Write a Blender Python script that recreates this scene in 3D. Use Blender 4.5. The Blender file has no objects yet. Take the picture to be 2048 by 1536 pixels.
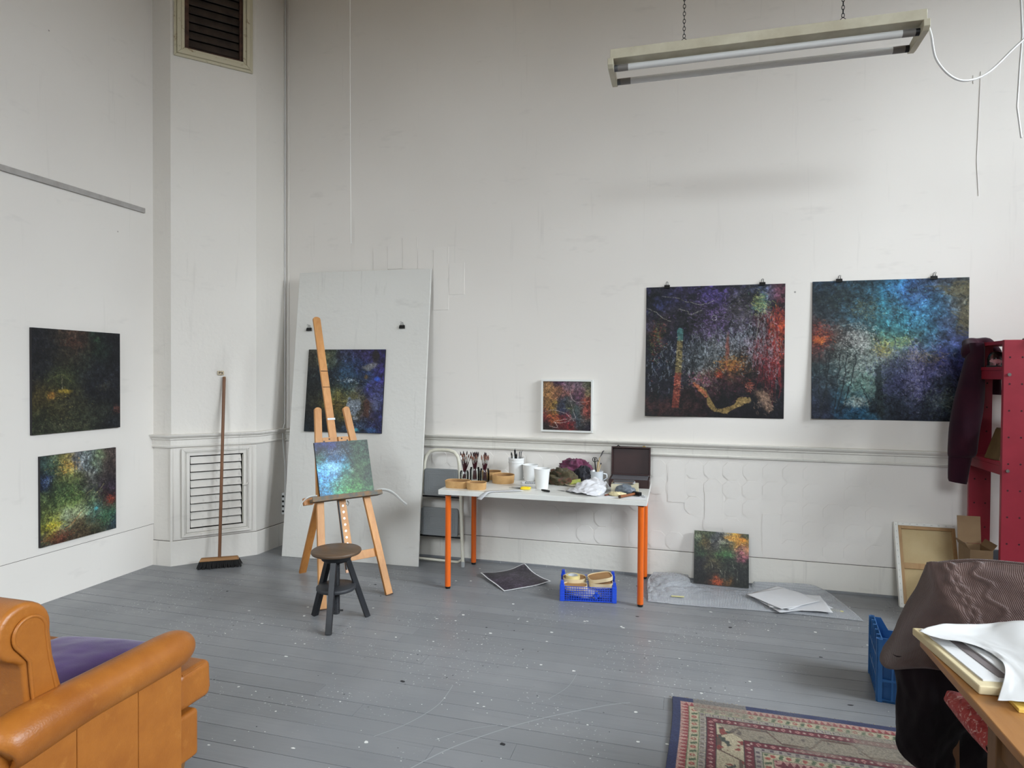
import bpy, bmesh, math, random
import numpy as np
from mathutils import Vector, Matrix

SC = bpy.context.scene
COL = SC.collection
PI = math.pi

# ------------------------------------------------------------------ camera
yaw, pitch, roll = math.radians(15.5), math.radians(-0.91), math.radians(0.37)
_f = Vector((-math.sin(yaw)*math.cos(pitch), math.cos(yaw)*math.cos(pitch), math.sin(pitch)))
_r0 = Vector((math.cos(yaw), math.sin(yaw), 0)); _u0 = _r0.cross(_f)
_r = math.cos(roll)*_r0 + math.sin(roll)*_u0; _u = _r.cross(_f)
cam = bpy.data.objects.new('camera', bpy.data.cameras.new('camera'))
COL.objects.link(cam)
cam.data.sensor_width = 36.0
cam.data.lens = 36.0*1275.0/2048.0
cam.data.clip_start = 0.05
cam.matrix_world = Matrix(((_r.x, _u.x, -_f.x, 0), (_r.y, _u.y, -_f.y, 0), (_r.z, _u.z, -_f.z, 1.6), (0, 0, 0, 1)))
SC.camera = cam

# ------------------------------------------------------------------ world, daylight, exposure
W = bpy.data.worlds.new('overcast'); SC.world = W; W.use_nodes = True
_n = W.node_tree.nodes; _l = W.node_tree.links; _bg = _n['Background']
_tc = _n.new('ShaderNodeTexCoord'); _sx = _n.new('ShaderNodeSeparateXYZ'); _rp = _n.new('ShaderNodeValToRGB')
_l.new(_tc.outputs['Generated'], _sx.inputs[0]); _l.new(_sx.outputs['Z'], _rp.inputs[0]); _l.new(_rp.outputs[0], _bg.inputs[0])
_rp.color_ramp.elements[0].position = 0.0; _rp.color_ramp.elements[0].color = (0.10, 0.10, 0.09, 1)     # ground
_rp.color_ramp.elements[1].position = 0.04; _rp.color_ramp.elements[1].color = (0.74, 0.80, 0.88, 1)    # overcast sky
_bg.inputs[1].default_value = 1.0
SC.view_settings.view_transform = 'Standard'
SC.view_settings.look = 'None'
SC.view_settings.gamma = 1.0
SC.view_settings.use_curve_mapping = False
SC.view_settings.exposure = -0.36
SC.cycles.max_bounces = 5
SC.cycles.diffuse_bounces = 3
SC.cycles.glossy_bounces = 3
SC.cycles.transmission_bounces = 6
SC.cycles.transparent_max_bounces = 12
SC.cycles.caustics_reflective = False
SC.cycles.caustics_refractive = False

ROOM = dict(x0=-4.265, x1=4.4, y0=-2.6, y1=5.165, z1=5.3)
def window_light(name, loc, rot, sx, sz, watts, col=(1.0, 0.985, 0.965)):
    l = bpy.data.lights.new(name, 'AREA'); l.shape = 'RECTANGLE'; l.size = sx; l.size_y = sz
    l.energy = watts; l.color = col
    o = bpy.data.objects.new(name, l); COL.objects.link(o); o.location = loc; o.rotation_euler = rot
    return o
# daylight entering through the windows of the right wall and of the wall behind the camera
WIN_R = [(3.45, 2.2), (0.6, 2.2), (-1.6, 1.4)]      # centre y, width of each right wall window
WIN_Z = (1.1, 4.7)
WIN_B = [(-2.3, 1.8), (1.2, 1.8)]                   # centre x, width of each rear wall window
SKYC = (0.885, 0.93, 1.0)
# overcast sky outside, above the horizon: large soft sources facing the windows from outside
def sky_light(cx, cy, dx, dy, w, watts):
    p = Vector((cx+dx*3.6, cy+dy*3.6, 6.1)); d = Vector((cx, cy, 2.75))-p
    o = window_light('daylight', p, (0, 0, 0), w, 4.6, watts, SKYC); o.rotation_euler = d.to_track_quat('-Z', 'Y').to_euler()
for (cy, w), e in zip(WIN_R, (1850, 3100, 1000)): sky_light(ROOM['x1'], cy, 1, 0, w+2.0, e)
for cx, w in WIN_B: sky_light(cx, ROOM['y0'], 0, -1, w+1.6, 1450)

# ------------------------------------------------------------------ helpers
def lin(c):
    out = []
    for v in c[:3]:
        v = v/255.0
        out.append(v/12.92 if v <= 0.04045 else ((v+0.055)/1.055)**2.4)
    return tuple(out)
def lin4(c): return lin(c)+(1.0,)

class NT:
    def __init__(s, m): s.t = m.node_tree; s.n = s.t.nodes; s.l = s.t.links
    def new(s, typ, **kw):
        n = s.n.new(typ)
        for k, v in kw.items():
            if k in ('i',):
                for kk, vv in v.items(): n.inputs[kk].default_value = vv
            else: setattr(n, k, v)
        return n
    def link(s, a, b): s.l.new(a, b)
    def mix(s, fac, a, b, blend='MIX'):
        m = s.n.new('ShaderNodeMix'); m.data_type = 'RGBA'; m.blend_type = blend
        for idx, v in ((0, fac), (6, a), (7, b)):
            if hasattr(v, 'links') or hasattr(v, 'is_linked'): s.l.new(v, m.inputs[idx])
            else: m.inputs[idx].default_value = v if idx == 0 else (tuple(v)+(1.0,))[:4]
        return m.outputs[2]
    def ramp(s, src, stops, interp='LINEAR'):
        r = s.n.new('ShaderNodeValToRGB'); r.color_ramp.interpolation = interp
        e = r.color_ramp.elements
        while len(e) < len(stops): e.new(0.5)
        for el, (p, c) in zip(e, stops):
            el.position = p; el.color = (c, c, c, 1) if isinstance(c, (int, float)) else tuple(c)+(1.0,)
        s.l.new(src, r.inputs[0]); return r.outputs[0]
    def coords(s, scale=(1, 1, 1), kind='Object', rot=(0, 0, 0)):
        tc = s.n.new('ShaderNodeTexCoord'); mp = s.n.new('ShaderNodeMapping')
        mp.inputs['Scale'].default_value = scale; mp.inputs['Rotation'].default_value = rot
        s.l.new(tc.outputs[kind], mp.inputs[0]); return mp.outputs[0]
    def noise(s, vec, scale, detail=3, rough=0.55, dist=0.0):
        n = s.n.new('ShaderNodeTexNoise'); n.inputs['Scale'].default_value = scale
        n.inputs['Detail'].default_value = detail; n.inputs['Roughness'].default_value = rough
        n.inputs['Distortion'].default_value = dist
        if vec is not None: s.l.new(vec, n.inputs['Vector'])
        return n.outputs['Fac']

def base_mat(name):
    m = bpy.data.materials.new(name); m.use_nodes = True
    return m, NT(m), m.node_tree.nodes['Principled BSDF']

def mat(name, col, rough=0.5, metal=0.0, var=None, bump=None, coat=0.0, trans=0.0, ior=1.45, alpha=1.0, sheen=0.0, spec=0.5, thick=0.0, stretch=(1, 1, 1), sub=0.0):
    """Plain procedural material: colour with noise variation, noise bump."""
    m, t, p = base_mat(name)
    p.inputs['Roughness'].default_value = rough; p.inputs['Metallic'].default_value = metal
    p.inputs['Specular IOR Level'].default_value = spec; p.inputs['IOR'].default_value = ior
    p.inputs['Coat Weight'].default_value = coat; p.inputs['Transmission Weight'].default_value = trans
    p.inputs['Alpha'].default_value = alpha; p.inputs['Sheen Weight'].default_value = sheen
    p.inputs['Subsurface Weight'].default_value = sub
    if sub: p.inputs['Subsurface Radius'].default_value = (0.01, 0.01, 0.01)
    vec = t.coords(stretch)
    if var:
        sc, c2 = var[0], var[1]; lo, hi = (var[2], var[3]) if len(var) > 3 else (0.35, 0.65)
        f = t.ramp(t.noise(vec, sc, 4), [(lo, 0.0), (hi, 1.0)])
        t.link(t.mix(f, lin(col), lin(c2)), p.inputs['Base Color'])
    else: p.inputs['Base Color'].default_value = lin4(col)
    if bump:
        b = t.new('ShaderNodeBump', i={'Strength': bump[1], 'Distance': bump[2] if len(bump) > 2 else 0.01})
        t.link(t.noise(vec, bump[0], 3), b.inputs['Height']); t.link(b.outputs[0], p.inputs['Normal'])
    return m

def wood(name, c1, c2, scale=(30, 30, 2), rough=0.45, spec=0.4, bump=0.15):
    m, t, p = base_mat(name); vec = t.coords(scale)
    n1 = t.noise(vec, 1.0, 5, 0.6, 0.6); n2 = t.noise(t.coords((2, 2, 2)), 1.5, 2)
    f = t.ramp(n1, [(0.3, 0.0), (0.7, 1.0)])
    c = t.mix(f, lin(c1), lin(c2)); c = t.mix(t.ramp(n2, [(0.35, 0.0), (0.7, 0.35)]), c, lin([v*0.72 for v in c1]))
    t.link(c, p.inputs['Base Color']); p.inputs['Roughness'].default_value = rough; p.inputs['Specular IOR Level'].default_value = spec
    b = t.new('ShaderNodeBump', i={'Strength': bump, 'Distance': 0.004}); t.link(n1, b.inputs['Height']); t.link(b.outputs[0], p.inputs['Normal'])
    return m

class B:
    """Collects shapes of one part; build() links them as one mesh object."""
    def __init__(s): s.v = []; s.f = []; s.col = None
    def add(s, vs, fs):
        o = len(s.v); s.v += [tuple(float(c) for c in v) for v in vs]; s.f += [tuple(i+o for i in f) for f in fs]; return s
    def box(s, x0, x1, y0, y1, z0, z1):
        return s.add([(x0,y0,z0),(x1,y0,z0),(x1,y1,z0),(x0,y1,z0),(x0,y0,z1),(x1,y0,z1),(x1,y1,z1),(x0,y1,z1)],
                     [(0,3,2,1),(4,5,6,7),(0,1,5,4),(1,2,6,5),(2,3,7,6),(3,0,4,7)])
    def obox(s, c, ax, h):
        c = Vector(c); ax = [Vector(a) for a in ax]; vs = []
        for k in (-1, 1):
            for (i, j) in ((-1,-1),(1,-1),(1,1),(-1,1)): vs.append(c+ax[0]*h[0]*i+ax[1]*h[1]*j+ax[2]*h[2]*k)
        return s.add(vs, [(0,3,2,1),(4,5,6,7),(0,1,5,4),(1,2,6,5),(2,3,7,6),(3,0,4,7)])
    def beam(s, p0, p1, w, d, side, w1=None, d1=None):
        """rectangular bar p0->p1, w across 'side', d across the third axis"""
        p0, p1 = Vector(p0), Vector(p1); ax = (p1-p0).normalized(); sd = Vector(side); sd = (sd-ax*sd.dot(ax)).normalized(); th = ax.cross(sd)
        w1 = w if w1 is None else w1; d1 = d if d1 is None else d1; vs = []
        for p, a, b in ((p0, w, d), (p1, w1, d1)):
            for (i, j) in ((-1,-1),(1,-1),(1,1),(-1,1)): vs.append(p+sd*a*i/2+th*b*j/2)
        return s.add(vs, [(0,3,2,1),(4,5,6,7),(0,1,5,4),(1,2,6,5),(2,3,7,6),(3,0,4,7)])
    def cyl(s, p0, p1, r0, r1=None, n=16, caps=True):
        return s.tube([p0, p1], [r0, r0 if r1 is None else r1], n, caps)
    def tube(s, pts, r, n=8, caps=True, flat=1.0, closed=False):
        P = [Vector(p) for p in pts]; k = len(P)
        R = list(r) if hasattr(r, '__len__') else [r]*k
        T = []
        for i in range(k):
            if closed: a = P[(i+1) % k]-P[i-1]
            else: a = P[min(i+1, k-1)]-P[max(i-1, 0)]
            T.append(a.normalized() if a.length > 1e-9 else Vector((0,0,1)))
        ref = Vector((0,0,1)) if abs(T[0].z) < 0.9 else Vector((1,0,0))
        nrm = (ref-T[0]*ref.dot(T[0])).normalized(); vs = []
        for i in range(k):
            nrm = (nrm-T[i]*nrm.dot(T[i]))
            nrm = nrm.normalized() if nrm.length > 1e-6 else T[i].orthogonal().normalized()
            bi = T[i].cross(nrm)
            for j in range(n):
                a = 2*PI*j/n; vs.append(P[i]+nrm*math.cos(a)*R[i]*flat+bi*math.sin(a)*R[i])
        fs = []
        for i in range(k if closed else k-1):
            i2 = (i+1) % k
            for j in range(n): fs.append((i*n+j, i*n+(j+1) % n, i2*n+(j+1) % n, i2*n+j))
        if caps and not closed: fs += [tuple(range(n-1, -1, -1)), tuple((k-1)*n+j for j in range(n))]
        return s.add(vs, fs)
    def lathe(s, prof, n=32, c=(0,0,0), sx=1.0, sy=1.0, pw=2.0):
        """prof: (r, z) list; closed solid if first/last r is 0; pw>2 makes a rounded-square plan"""
        vs = []; fs = []; k = len(prof)
        for r, z in prof:
            for j in range(n):
                a = 2*PI*j/n; ca, sa = math.cos(a), math.sin(a)
                q = 1.0 if pw == 2.0 else (abs(ca)**pw+abs(sa)**pw)**(-1.0/pw)
                vs.append((c[0]+r*ca*q*sx, c[1]+r*sa*q*sy, c[2]+z))
        for i in range(k-1):
            for j in range(n): fs.append((i*n+j, i*n+(j+1) % n, (i+1)*n+(j+1) % n, (i+1)*n+j))
        if prof[0] == prof[-1]: return s.add(vs, fs)
        if prof[0][0] > 0: fs.append(tuple(range(n-1, -1, -1)))
        if prof[-1][0] > 0: fs.append(tuple((k-1)*n+j for j in range(n)))
        return s.add(vs, fs)
    def prism(s, poly, t0, t1, f=lambda a, b, t: (a, b, t)):
        n = len(poly)
        vs = [f(a, b, t0) for a, b in poly]+[f(a, b, t1) for a, b in poly]
        return s.add(vs, [tuple(range(n-1, -1, -1)), tuple(range(n, 2*n))]+[(i, (i+1) % n, n+(i+1) % n, n+i) for i in range(n)])
    def grid(s, P, flip=False, wrap=False):
        P = np.asarray(P, float); nu, nv = P.shape[:2]; o = len(s.v)
        s.v += [tuple(p) for p in P.reshape(-1, 3)]
        for i in range(nu-1 if not wrap else nu):
            for j in range(nv-1):
                a, b, c, d = i*nv+j, ((i+1) % nu)*nv+j, ((i+1) % nu)*nv+j+1, i*nv+j+1
                s.f.append(tuple(o+q for q in ((a, b, c, d) if not flip else (a, d, c, b))))
        return s
    def sweep(s, path, prof, closed=False, z=0.0):
        """mitred sweep of prof [(out, z)] along a 2D path; out is to the right of travel"""
        k = len(path); P = [Vector((p[0], p[1])) for p in path]; rings = []
        for i in range(k):
            d0 = (P[i]-P[i-1]).normalized() if (i > 0 or closed) else None
            d1 = (P[(i+1) % k]-P[i]).normalized() if (i < k-1 or closed) else None
            n0 = Vector((d0.y, -d0.x)) if d0 else None; n1 = Vector((d1.y, -d1.x)) if d1 else None
            if n0 and n1: m = (n0+n1); m = m/max(0.2, m.length_squared/2)
            else: m = n0 or n1
            rings.append([(P[i].x+m.x*o, P[i].y+m.y*o, z+h) for o, h in prof])
        n = len(prof); vs = [q for r in rings for q in r]; fs = []
        for i in range(k-1 if not closed else k):
            i2 = (i+1) % k
            for j in range(n): fs.append((i*n+j, i*n+(j+1) % n, i2*n+(j+1) % n, i2*n+j))
        if not closed: fs += [tuple(range(n)), tuple((k-1)*n+j for j in range(n-1, -1, -1))]
        return s.add(vs, fs)
    def mesh(s, name):
        me = bpy.data.meshes.new(name); me.from_pydata(s.v, [], s.f)
        bm = bmesh.new(); bm.from_mesh(me); bmesh.ops.recalc_face_normals(bm, faces=bm.faces); bm.to_mesh(me); bm.free()
        return me
    def build(s, name, m, parent=None, loc=(0,0,0), rotz=0.0, smooth=None, bevel=0.0, seg=2, solid=0.0, recalc=True, subsurf=0):
        if recalc: me = s.mesh(name)
        else:
            me = bpy.data.meshes.new(name); me.from_pydata(s.v, [], s.f)
        if m is not None: me.materials.append(m)
        if smooth is not None:
            me.polygons.foreach_set('use_smooth', [True]*len(me.polygons))
            if smooth < 180: me.set_sharp_from_angle(angle=math.radians(smooth))
        o = bpy.data.objects.new(name, me); COL.objects.link(o); o.location = loc; o.rotation_euler = (0, 0, rotz)
        if parent is not None: o.parent = parent
        if solid:
            md = o.modifiers.new('thickness', 'SOLIDIFY'); md.thickness = solid; md.offset = 0
        if subsurf:
            md = o.modifiers.new('round', 'SUBSURF'); md.levels = subsurf; md.render_levels = subsurf
        if bevel:
            md = o.modifiers.new('edge', 'BEVEL'); md.width = bevel; md.segments = seg; md.limit_method = 'ANGLE'; md.angle_limit = math.radians(35)
            if smooth is None:
                me.polygons.foreach_set('use_smooth', [True]*len(me.polygons)); me.set_sharp_from_angle(angle=math.radians(40)); md.harden_normals = True
        return o

def tag(o, label=None, cat=None, group=None, kind=None):
    if label: o['label'] = label
    if cat: o['category'] = cat
    if group: o['group'] = group
    if kind: o['kind'] = kind
    return o
def thing(name, label, cat, loc=(0,0,0), rotz=0.0, group=None):
    o = bpy.data.objects.new(name, None); COL.objects.link(o); o.empty_display_size = 0.1
    o.location = loc; o.rotation_euler = (0, 0, rotz)
    return tag(o, label, cat, group)
def copy_tree(o, parent=None):
    c = o.copy(); COL.objects.link(c); c.parent = parent
    for ch in list(o.children): copy_tree(ch, c)
    return c
def catmull(P, t):
    P = [np.asarray(p, float) for p in P]; n = len(P)-1; out = []
    for q in np.atleast_1d(t):
        x = q*n; i = min(int(x), n-1); f = x-i
        p0, p1, p2, p3 = P[max(i-1, 0)], P[i], P[i+1], P[min(i+2, n)]
        out.append(0.5*((2*p1)+(-p0+p2)*f+(2*p0-5*p1+4*p2-p3)*f*f+(-p0+3*p1-3*p2+p3)*f**3))
    return np.array(out)
def patch(ctrl, nu, nv):
    """smooth surface through a grid of control points"""
    C = np.asarray(ctrl, float); rows = np.array([catmull(r, np.linspace(0, 1, nv)) for r in C])
    return np.array([catmull(rows[:, j], np.linspace(0, 1, nu)) for j in range(nv)]).transpose(1, 0, 2)
def vnoise(nx, ny, sx, sy, seed, octs=4, gain=0.5):
    """fractal value noise on an nx x ny raster, about 0..1"""
    rng = np.random.default_rng(seed); out = np.zeros((nx, ny)); amp = 1.0; tot = 0.0
    for o in range(octs):
        gx, gy = int(sx*2**o)+3, int(sy*2**o)+3; g = rng.random((gx, gy))
        x = np.linspace(0, sx*2**o, nx); y = np.linspace(0, sy*2**o, ny)
        xi = x.astype(int); yi = y.astype(int); fx = x-xi; fy = y-yi
        fx = (fx*fx*(3-2*fx))[:, None]; fy = (fy*fy*(3-2*fy))[None, :]
        a = g[np.ix_(xi, yi)]; b = g[np.ix_(xi+1, yi)]; c = g[np.ix_(xi, yi+1)]; d = g[np.ix_(xi+1, yi+1)]
        out += amp*((a*(1-fx)+b*fx)*(1-fy)+(c*(1-fx)+d*fx)*fy); tot += amp; amp *= gain
    return out/tot
# ------------------------------------------------------------------ materials of the room
def wall_paint(name, col, marks=1.0, grime=0.0, bump=0.07, rough=0.78):
    m, t, p = base_mat(name); vec = t.coords()
    c = lin(col)
    big = t.ramp(t.noise(vec, 0.7, 2, 0.6), [(0.3, 0.0), (0.75, 1.0)])
    cc = t.mix(big, c, tuple(v*f for v, f in zip(c, (0.93, 0.925, 0.92))))
    sm = t.ramp(t.noise(t.coords((1.0, 1.0, 3.0)), 2.4, 3, 0.75), [(0.62, 0.0), (0.80, 0.22*marks)])
    cc = t.mix(sm, cc, lin((150, 146, 140)))
    streak = t.ramp(t.noise(t.coords((9.0, 9.0, 0.6)), 1.3, 3, 0.75), [(0.63-0.22*grime, 0.0), (0.80-0.22*grime, 0.16*marks+grime*0.8)])
    cc = t.mix(streak, cc, lin((112, 106, 98)))
    v = t.new('ShaderNodeTexVoronoi', i={'Scale': 3.1, 'Randomness': 1.0}); t.link(vec, v.inputs['Vector'])
    dots = t.ramp(v.outputs['Distance'], [(0.0, 0.75), (0.018, 0.6), (0.026, 0.0)])
    hit = t.ramp(t.noise(vec, 0.9, 0), [(0.52, 0.0), (0.56, 1.0)])
    mul = t.new('ShaderNodeMath', operation='MULTIPLY'); t.link(dots, mul.inputs[0]); t.link(hit, mul.inputs[1])
    cc = t.mix(mul.outputs[0], cc, lin((70, 64, 58)))
    t.link(cc, p.inputs['Base Color']); p.inputs['Roughness'].default_value = rough; p.inputs['Specular IOR Level'].default_value = 0.3
    if bump < 0.1: return m
    b = t.new('ShaderNodeBump', i={'Strength': bump, 'Distance': 0.01})
    add = t.new('ShaderNodeMath', operation='ADD'); t.link(t.noise(vec, 28.0, 2), add.inputs[0]); t.link(t.noise(vec, 5.0, 1), add.inputs[1])
    t.link(add.outputs[0], b.inputs['Height']); t.link(b.outputs[0], p.inputs['Normal'])
    return m
M_WALL = wall_paint('wall_paint', (236, 231, 224), 0.7)
M_WALL_L = wall_paint('wall_paint_side', (234, 229, 222), 0.7)
M_TRIM = wall_paint('trim_gloss', (230, 226, 217), 0.9, 0.14, 0.2, 0.42)
M_CORNER = wall_paint('corner_paint', (230, 225, 217), 0.8, 0.0, 0.2, 0.6)
M_CORNER_D = wall_paint('corner_trim_paint', (230, 225, 217), 1.2, 0.20, 0.2, 0.55)
M_CEIL = mat('ceiling_paint', (242, 216, 180), 0.8)
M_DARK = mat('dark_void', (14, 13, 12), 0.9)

def floor_paint():
    m, t, p = base_mat('grey_floor_paint'); vec = t.coords((1, 1, 1), 'Object')
    geo = t.new('ShaderNodeNewGeometry'); pos = geo.outputs['Position']
    info = t.new('ShaderNodeObjectInfo')
    c = t.mix(t.ramp(info.outputs['Random'], [(0.0, 0.0), (1.0, 1.0)]), lin((127, 128, 130)), lin((140, 141, 143)))
    n = t.ramp(t.noise(pos, 1.3, 3, 0.65), [(0.35, 0.0), (0.7, 1.0)]); c = t.mix(n, c, lin((123, 125, 128)))
    mp = t.new('ShaderNodeMapping', i={'Scale': (2.0, 26.0, 1.0)}); t.link(pos, mp.inputs[0])
    g = t.ramp(t.noise(mp.outputs[0], 1.0, 3, 0.7), [(0.56, 0.0), (0.78, 0.4)]); c = t.mix(g, c, lin((108, 110, 112)))
    ms = t.ramp(t.noise(pos, 1.9, 1), [(0.5, 0.0), (0.6, 0.9)])
    for sc, lo, hi, colr, seed in ((9.0, 0.030, 0.040, (214, 214, 212), 0.0), (22.0, 0.05, 0.07, (190, 191, 191), 3.0), (5.0, 0.022, 0.03, (40, 41, 44), 7.0)):
        mp2 = t.new('ShaderNodeMapping', i={'Location': (seed, seed*1.7, 0)}); t.link(pos, mp2.inputs[0])
        v = t.new('ShaderNodeTexVoronoi', i={'Scale': sc}); v.voronoi_dimensions = '2D'; t.link(mp2.outputs[0], v.inputs['Vector'])
        sp = t.ramp(v.outputs['Distance'], [(lo, 1.0), (hi, 0.0)])
        mu = t.new('ShaderNodeMath', operation='MULTIPLY'); t.link(sp, mu.inputs[0]); t.link(ms, mu.inputs[1])
        c = t.mix(mu.outputs[0], c, lin(colr))
    t.link(c, p.inputs['Base Color'])
    r = t.ramp(t.noise(pos, 3.0, 2, 0.7), [(0.3, 0.30), (0.75, 0.52)]); t.link(r, p.inputs['Roughness'])
    p.inputs['Specular IOR Level'].default_value = 0.5
    b = t.new('ShaderNodeBump', i={'Strength': 0.18, 'Distance': 0.006}); t.link(t.noise(mp.outputs[0], 1.5, 1), b.inputs['Height']); t.link(b.outputs[0], p.inputs['Normal'])
    return m
M_FLOOR = floor_paint()
M_SUB = mat('floor_gap_dirt', (34, 32, 30), 0.95)
M_GLASSW = None
def window_glass(name, tint=(0.96, 0.98, 0.98)):
    m = bpy.data.materials.new(name); m.use_nodes = True; t = NT(m); t.n.remove(t.n['Principled BSDF'])
    tr = t.new('ShaderNodeBsdfTransparent', i={'Color': tint+(1,)}); gl = t.new('ShaderNodeBsdfGlossy', i={'Roughness': 0.02})
    fr = t.new('ShaderNodeFresnel', i={'IOR': 1.45}); mx = t.new('ShaderNodeMixShader')
    t.link(fr.outputs[0], mx.inputs[0]); t.link(tr.outputs[0], mx.inputs[1]); t.link(gl.outputs[0], mx.inputs[2]); t.link(mx.outputs[0], t.n['Material Output'].inputs[0])
    return m
M_PANE = window_glass('window_glass')
M_GLASS = window_glass('thin_glass', (0.90, 0.92, 0.91))

M_WHITEBOARD = wall_paint("board_paint", (220, 218, 212), 1.2, 0.06, 0.15, 0.6)
M_BOARDEDGE = mat('board_edge', (214, 211, 204), 0.6)
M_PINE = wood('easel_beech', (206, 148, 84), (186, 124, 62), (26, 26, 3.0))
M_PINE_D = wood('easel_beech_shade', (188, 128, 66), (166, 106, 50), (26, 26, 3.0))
M_TRAYWOOD = mat('tray_painted', (138, 108, 76), 0.7, var=(30, (98, 100, 94)))
M_BLACKWOOD = mat('black_paint', (33, 34, 38), 0.42, var=(14, (25, 26, 29)), bump=(40, 0.1))
M_SEATWOOD = wood('stool_walnut', (104, 84, 66), (84, 66, 50), (4, 34, 34), 0.38)
M_BLACK = mat('black_plastic', (22, 22, 23), 0.4)
M_BLACKMETAL = mat('black_metal', (30, 30, 32), 0.35, 0.6)
M_STEEL = mat('steel', (176, 176, 172), 0.3, 1.0)
M_ORANGE = mat('orange_enamel', (222, 102, 24), 0.28, var=(3, (212, 94, 20)), coat=0.3)
M_TABLE = mat('table_white', (222, 221, 215), 0.3, var=(7, (204, 202, 194), 0.52, 0.8))
M_CREAM = mat('ladder_cream', (212, 208, 192), 0.35, var=(9, (196, 190, 172), 0.5, 0.8))
M_STEPGREY = mat('step_rubber', (128, 131, 132), 0.6, bump=(90, 0.25))
M_PAPERW = mat('white_paper', (220, 220, 220), 0.75)
M_CUP = mat('white_cup', (226, 226, 224), 0.4)
M_KRAFT = mat('kraft_card', (200, 160, 108), 0.75, var=(18, (188, 146, 94)), bump=(70, 0.1))
M_KRAFT_IN = mat('kraft_inside_shade', (158, 120, 76), 0.75, var=(14, (140, 104, 66)))  # darker copy of the card: shade inside the trays put into the colour
M_JARGLASS = window_glass('jar_glass', (0.94, 0.955, 0.95))
# ------------------------------------------------------------------ the room
def struct(o): o['kind'] = 'structure'; return o
X0, X1, Y0, Y1, Z1 = ROOM['x0'], ROOM['x1'], ROOM['y0'], ROOM['y1'], ROOM['z1']
rnd = random.Random(7)

floor = struct(B().box(X0-0.3, X1+0.3, Y0-0.3, Y1+0.3, -0.12, -0.022).build('floor', M_SUB))
PW = 0.1165
unit = B().box(0, 1, 0, 1, -0.022, 0.0).mesh('plank')
unit.materials.append(M_FLOOR)
yy = Y0; row = 0
while yy < Y1+0.02:
    x = X0-0.05-rnd.uniform(0, 2.5)
    while x < X1:
        ln = rnd.uniform(3.2, 4.8); xa, xb = max(x, X0-0.02), min(x+ln, X1+0.02)
        if xb-xa > 0.05:
            gap = rnd.choice((0.0018, 0.0024, 0.003, 0.0045)) + (0.0045 if (xa > -1.6 and 3.0 < yy < 4.0 and rnd.random() < 0.6) else 0.0)
            o = bpy.data.objects.new('plank', unit); COL.objects.link(o); o.parent = floor
            o.location = (xa+0.0006, yy+gap*0.5, rnd.uniform(-0.0009, 0.0)); o.scale = (xb-xa-0.0012, min(PW-gap, Y1-0.004-yy if yy+PW > Y1 else PW), 1)
        x += ln
    yy += PW; row += 1

# wall behind the table
wall_back = struct(B().box(X0-0.3, X1+0.3, Y1, Y1+0.25, -0.02, Z1).build('wall_back', M_WALL))
struct(B().box(X0-0.3, X1+0.3, Y0-0.3, Y1+0.25, Z1, Z1+0.2).build('ceiling', M_CEIL))
# left wall
wall_left = struct(B().box(X0-0.25, X0, Y0-0.3, Y1, -0.02, Z1).build('wall_left', M_WALL_L))
struct(B().box(X0, X0+0.004, Y0, 4.283, 0.0, 0.338).build('baseboard_left', M_WALL_L, bevel=0.002, seg=1))
# right and rear walls with window openings (outside the frame; they let the daylight in)
def windowed_wall(name, along, axis, p, thick, wins, a0, a1):
    b = B(); cuts = sorted(wins); z0, z1 = WIN_Z
    def seg(s0, s1, h0, h1):
        lo, hi = min(p, p+thick), max(p, p+thick)
        if axis == 'x': b.box(lo, hi, s0, s1, h0, h1)
        else: b.box(s0, s1, lo, hi, h0, h1)
    s = a0
    for c, w in cuts:
        seg(s, c-w/2, -0.02, Z1); seg(c-w/2, c+w/2, -0.02, z0); seg(c-w/2, c+w/2, z1, Z1); s = c+w/2
    seg(s, a1, -0.02, Z1)
    return struct(b.build(name, M_WALL))
windowed_wall('wall_right', 'y', 'x', X1, 0.3, WIN_R, Y0-0.3, Y1+0.25)
windowed_wall('wall_rear', 'x', 'y', Y0-0.3, 0.3, WIN_B, X0-0.25, X1)
wn = 0
M_FRAMEW = mat('window_frame_white', (228, 227, 222), 0.4)
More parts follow.
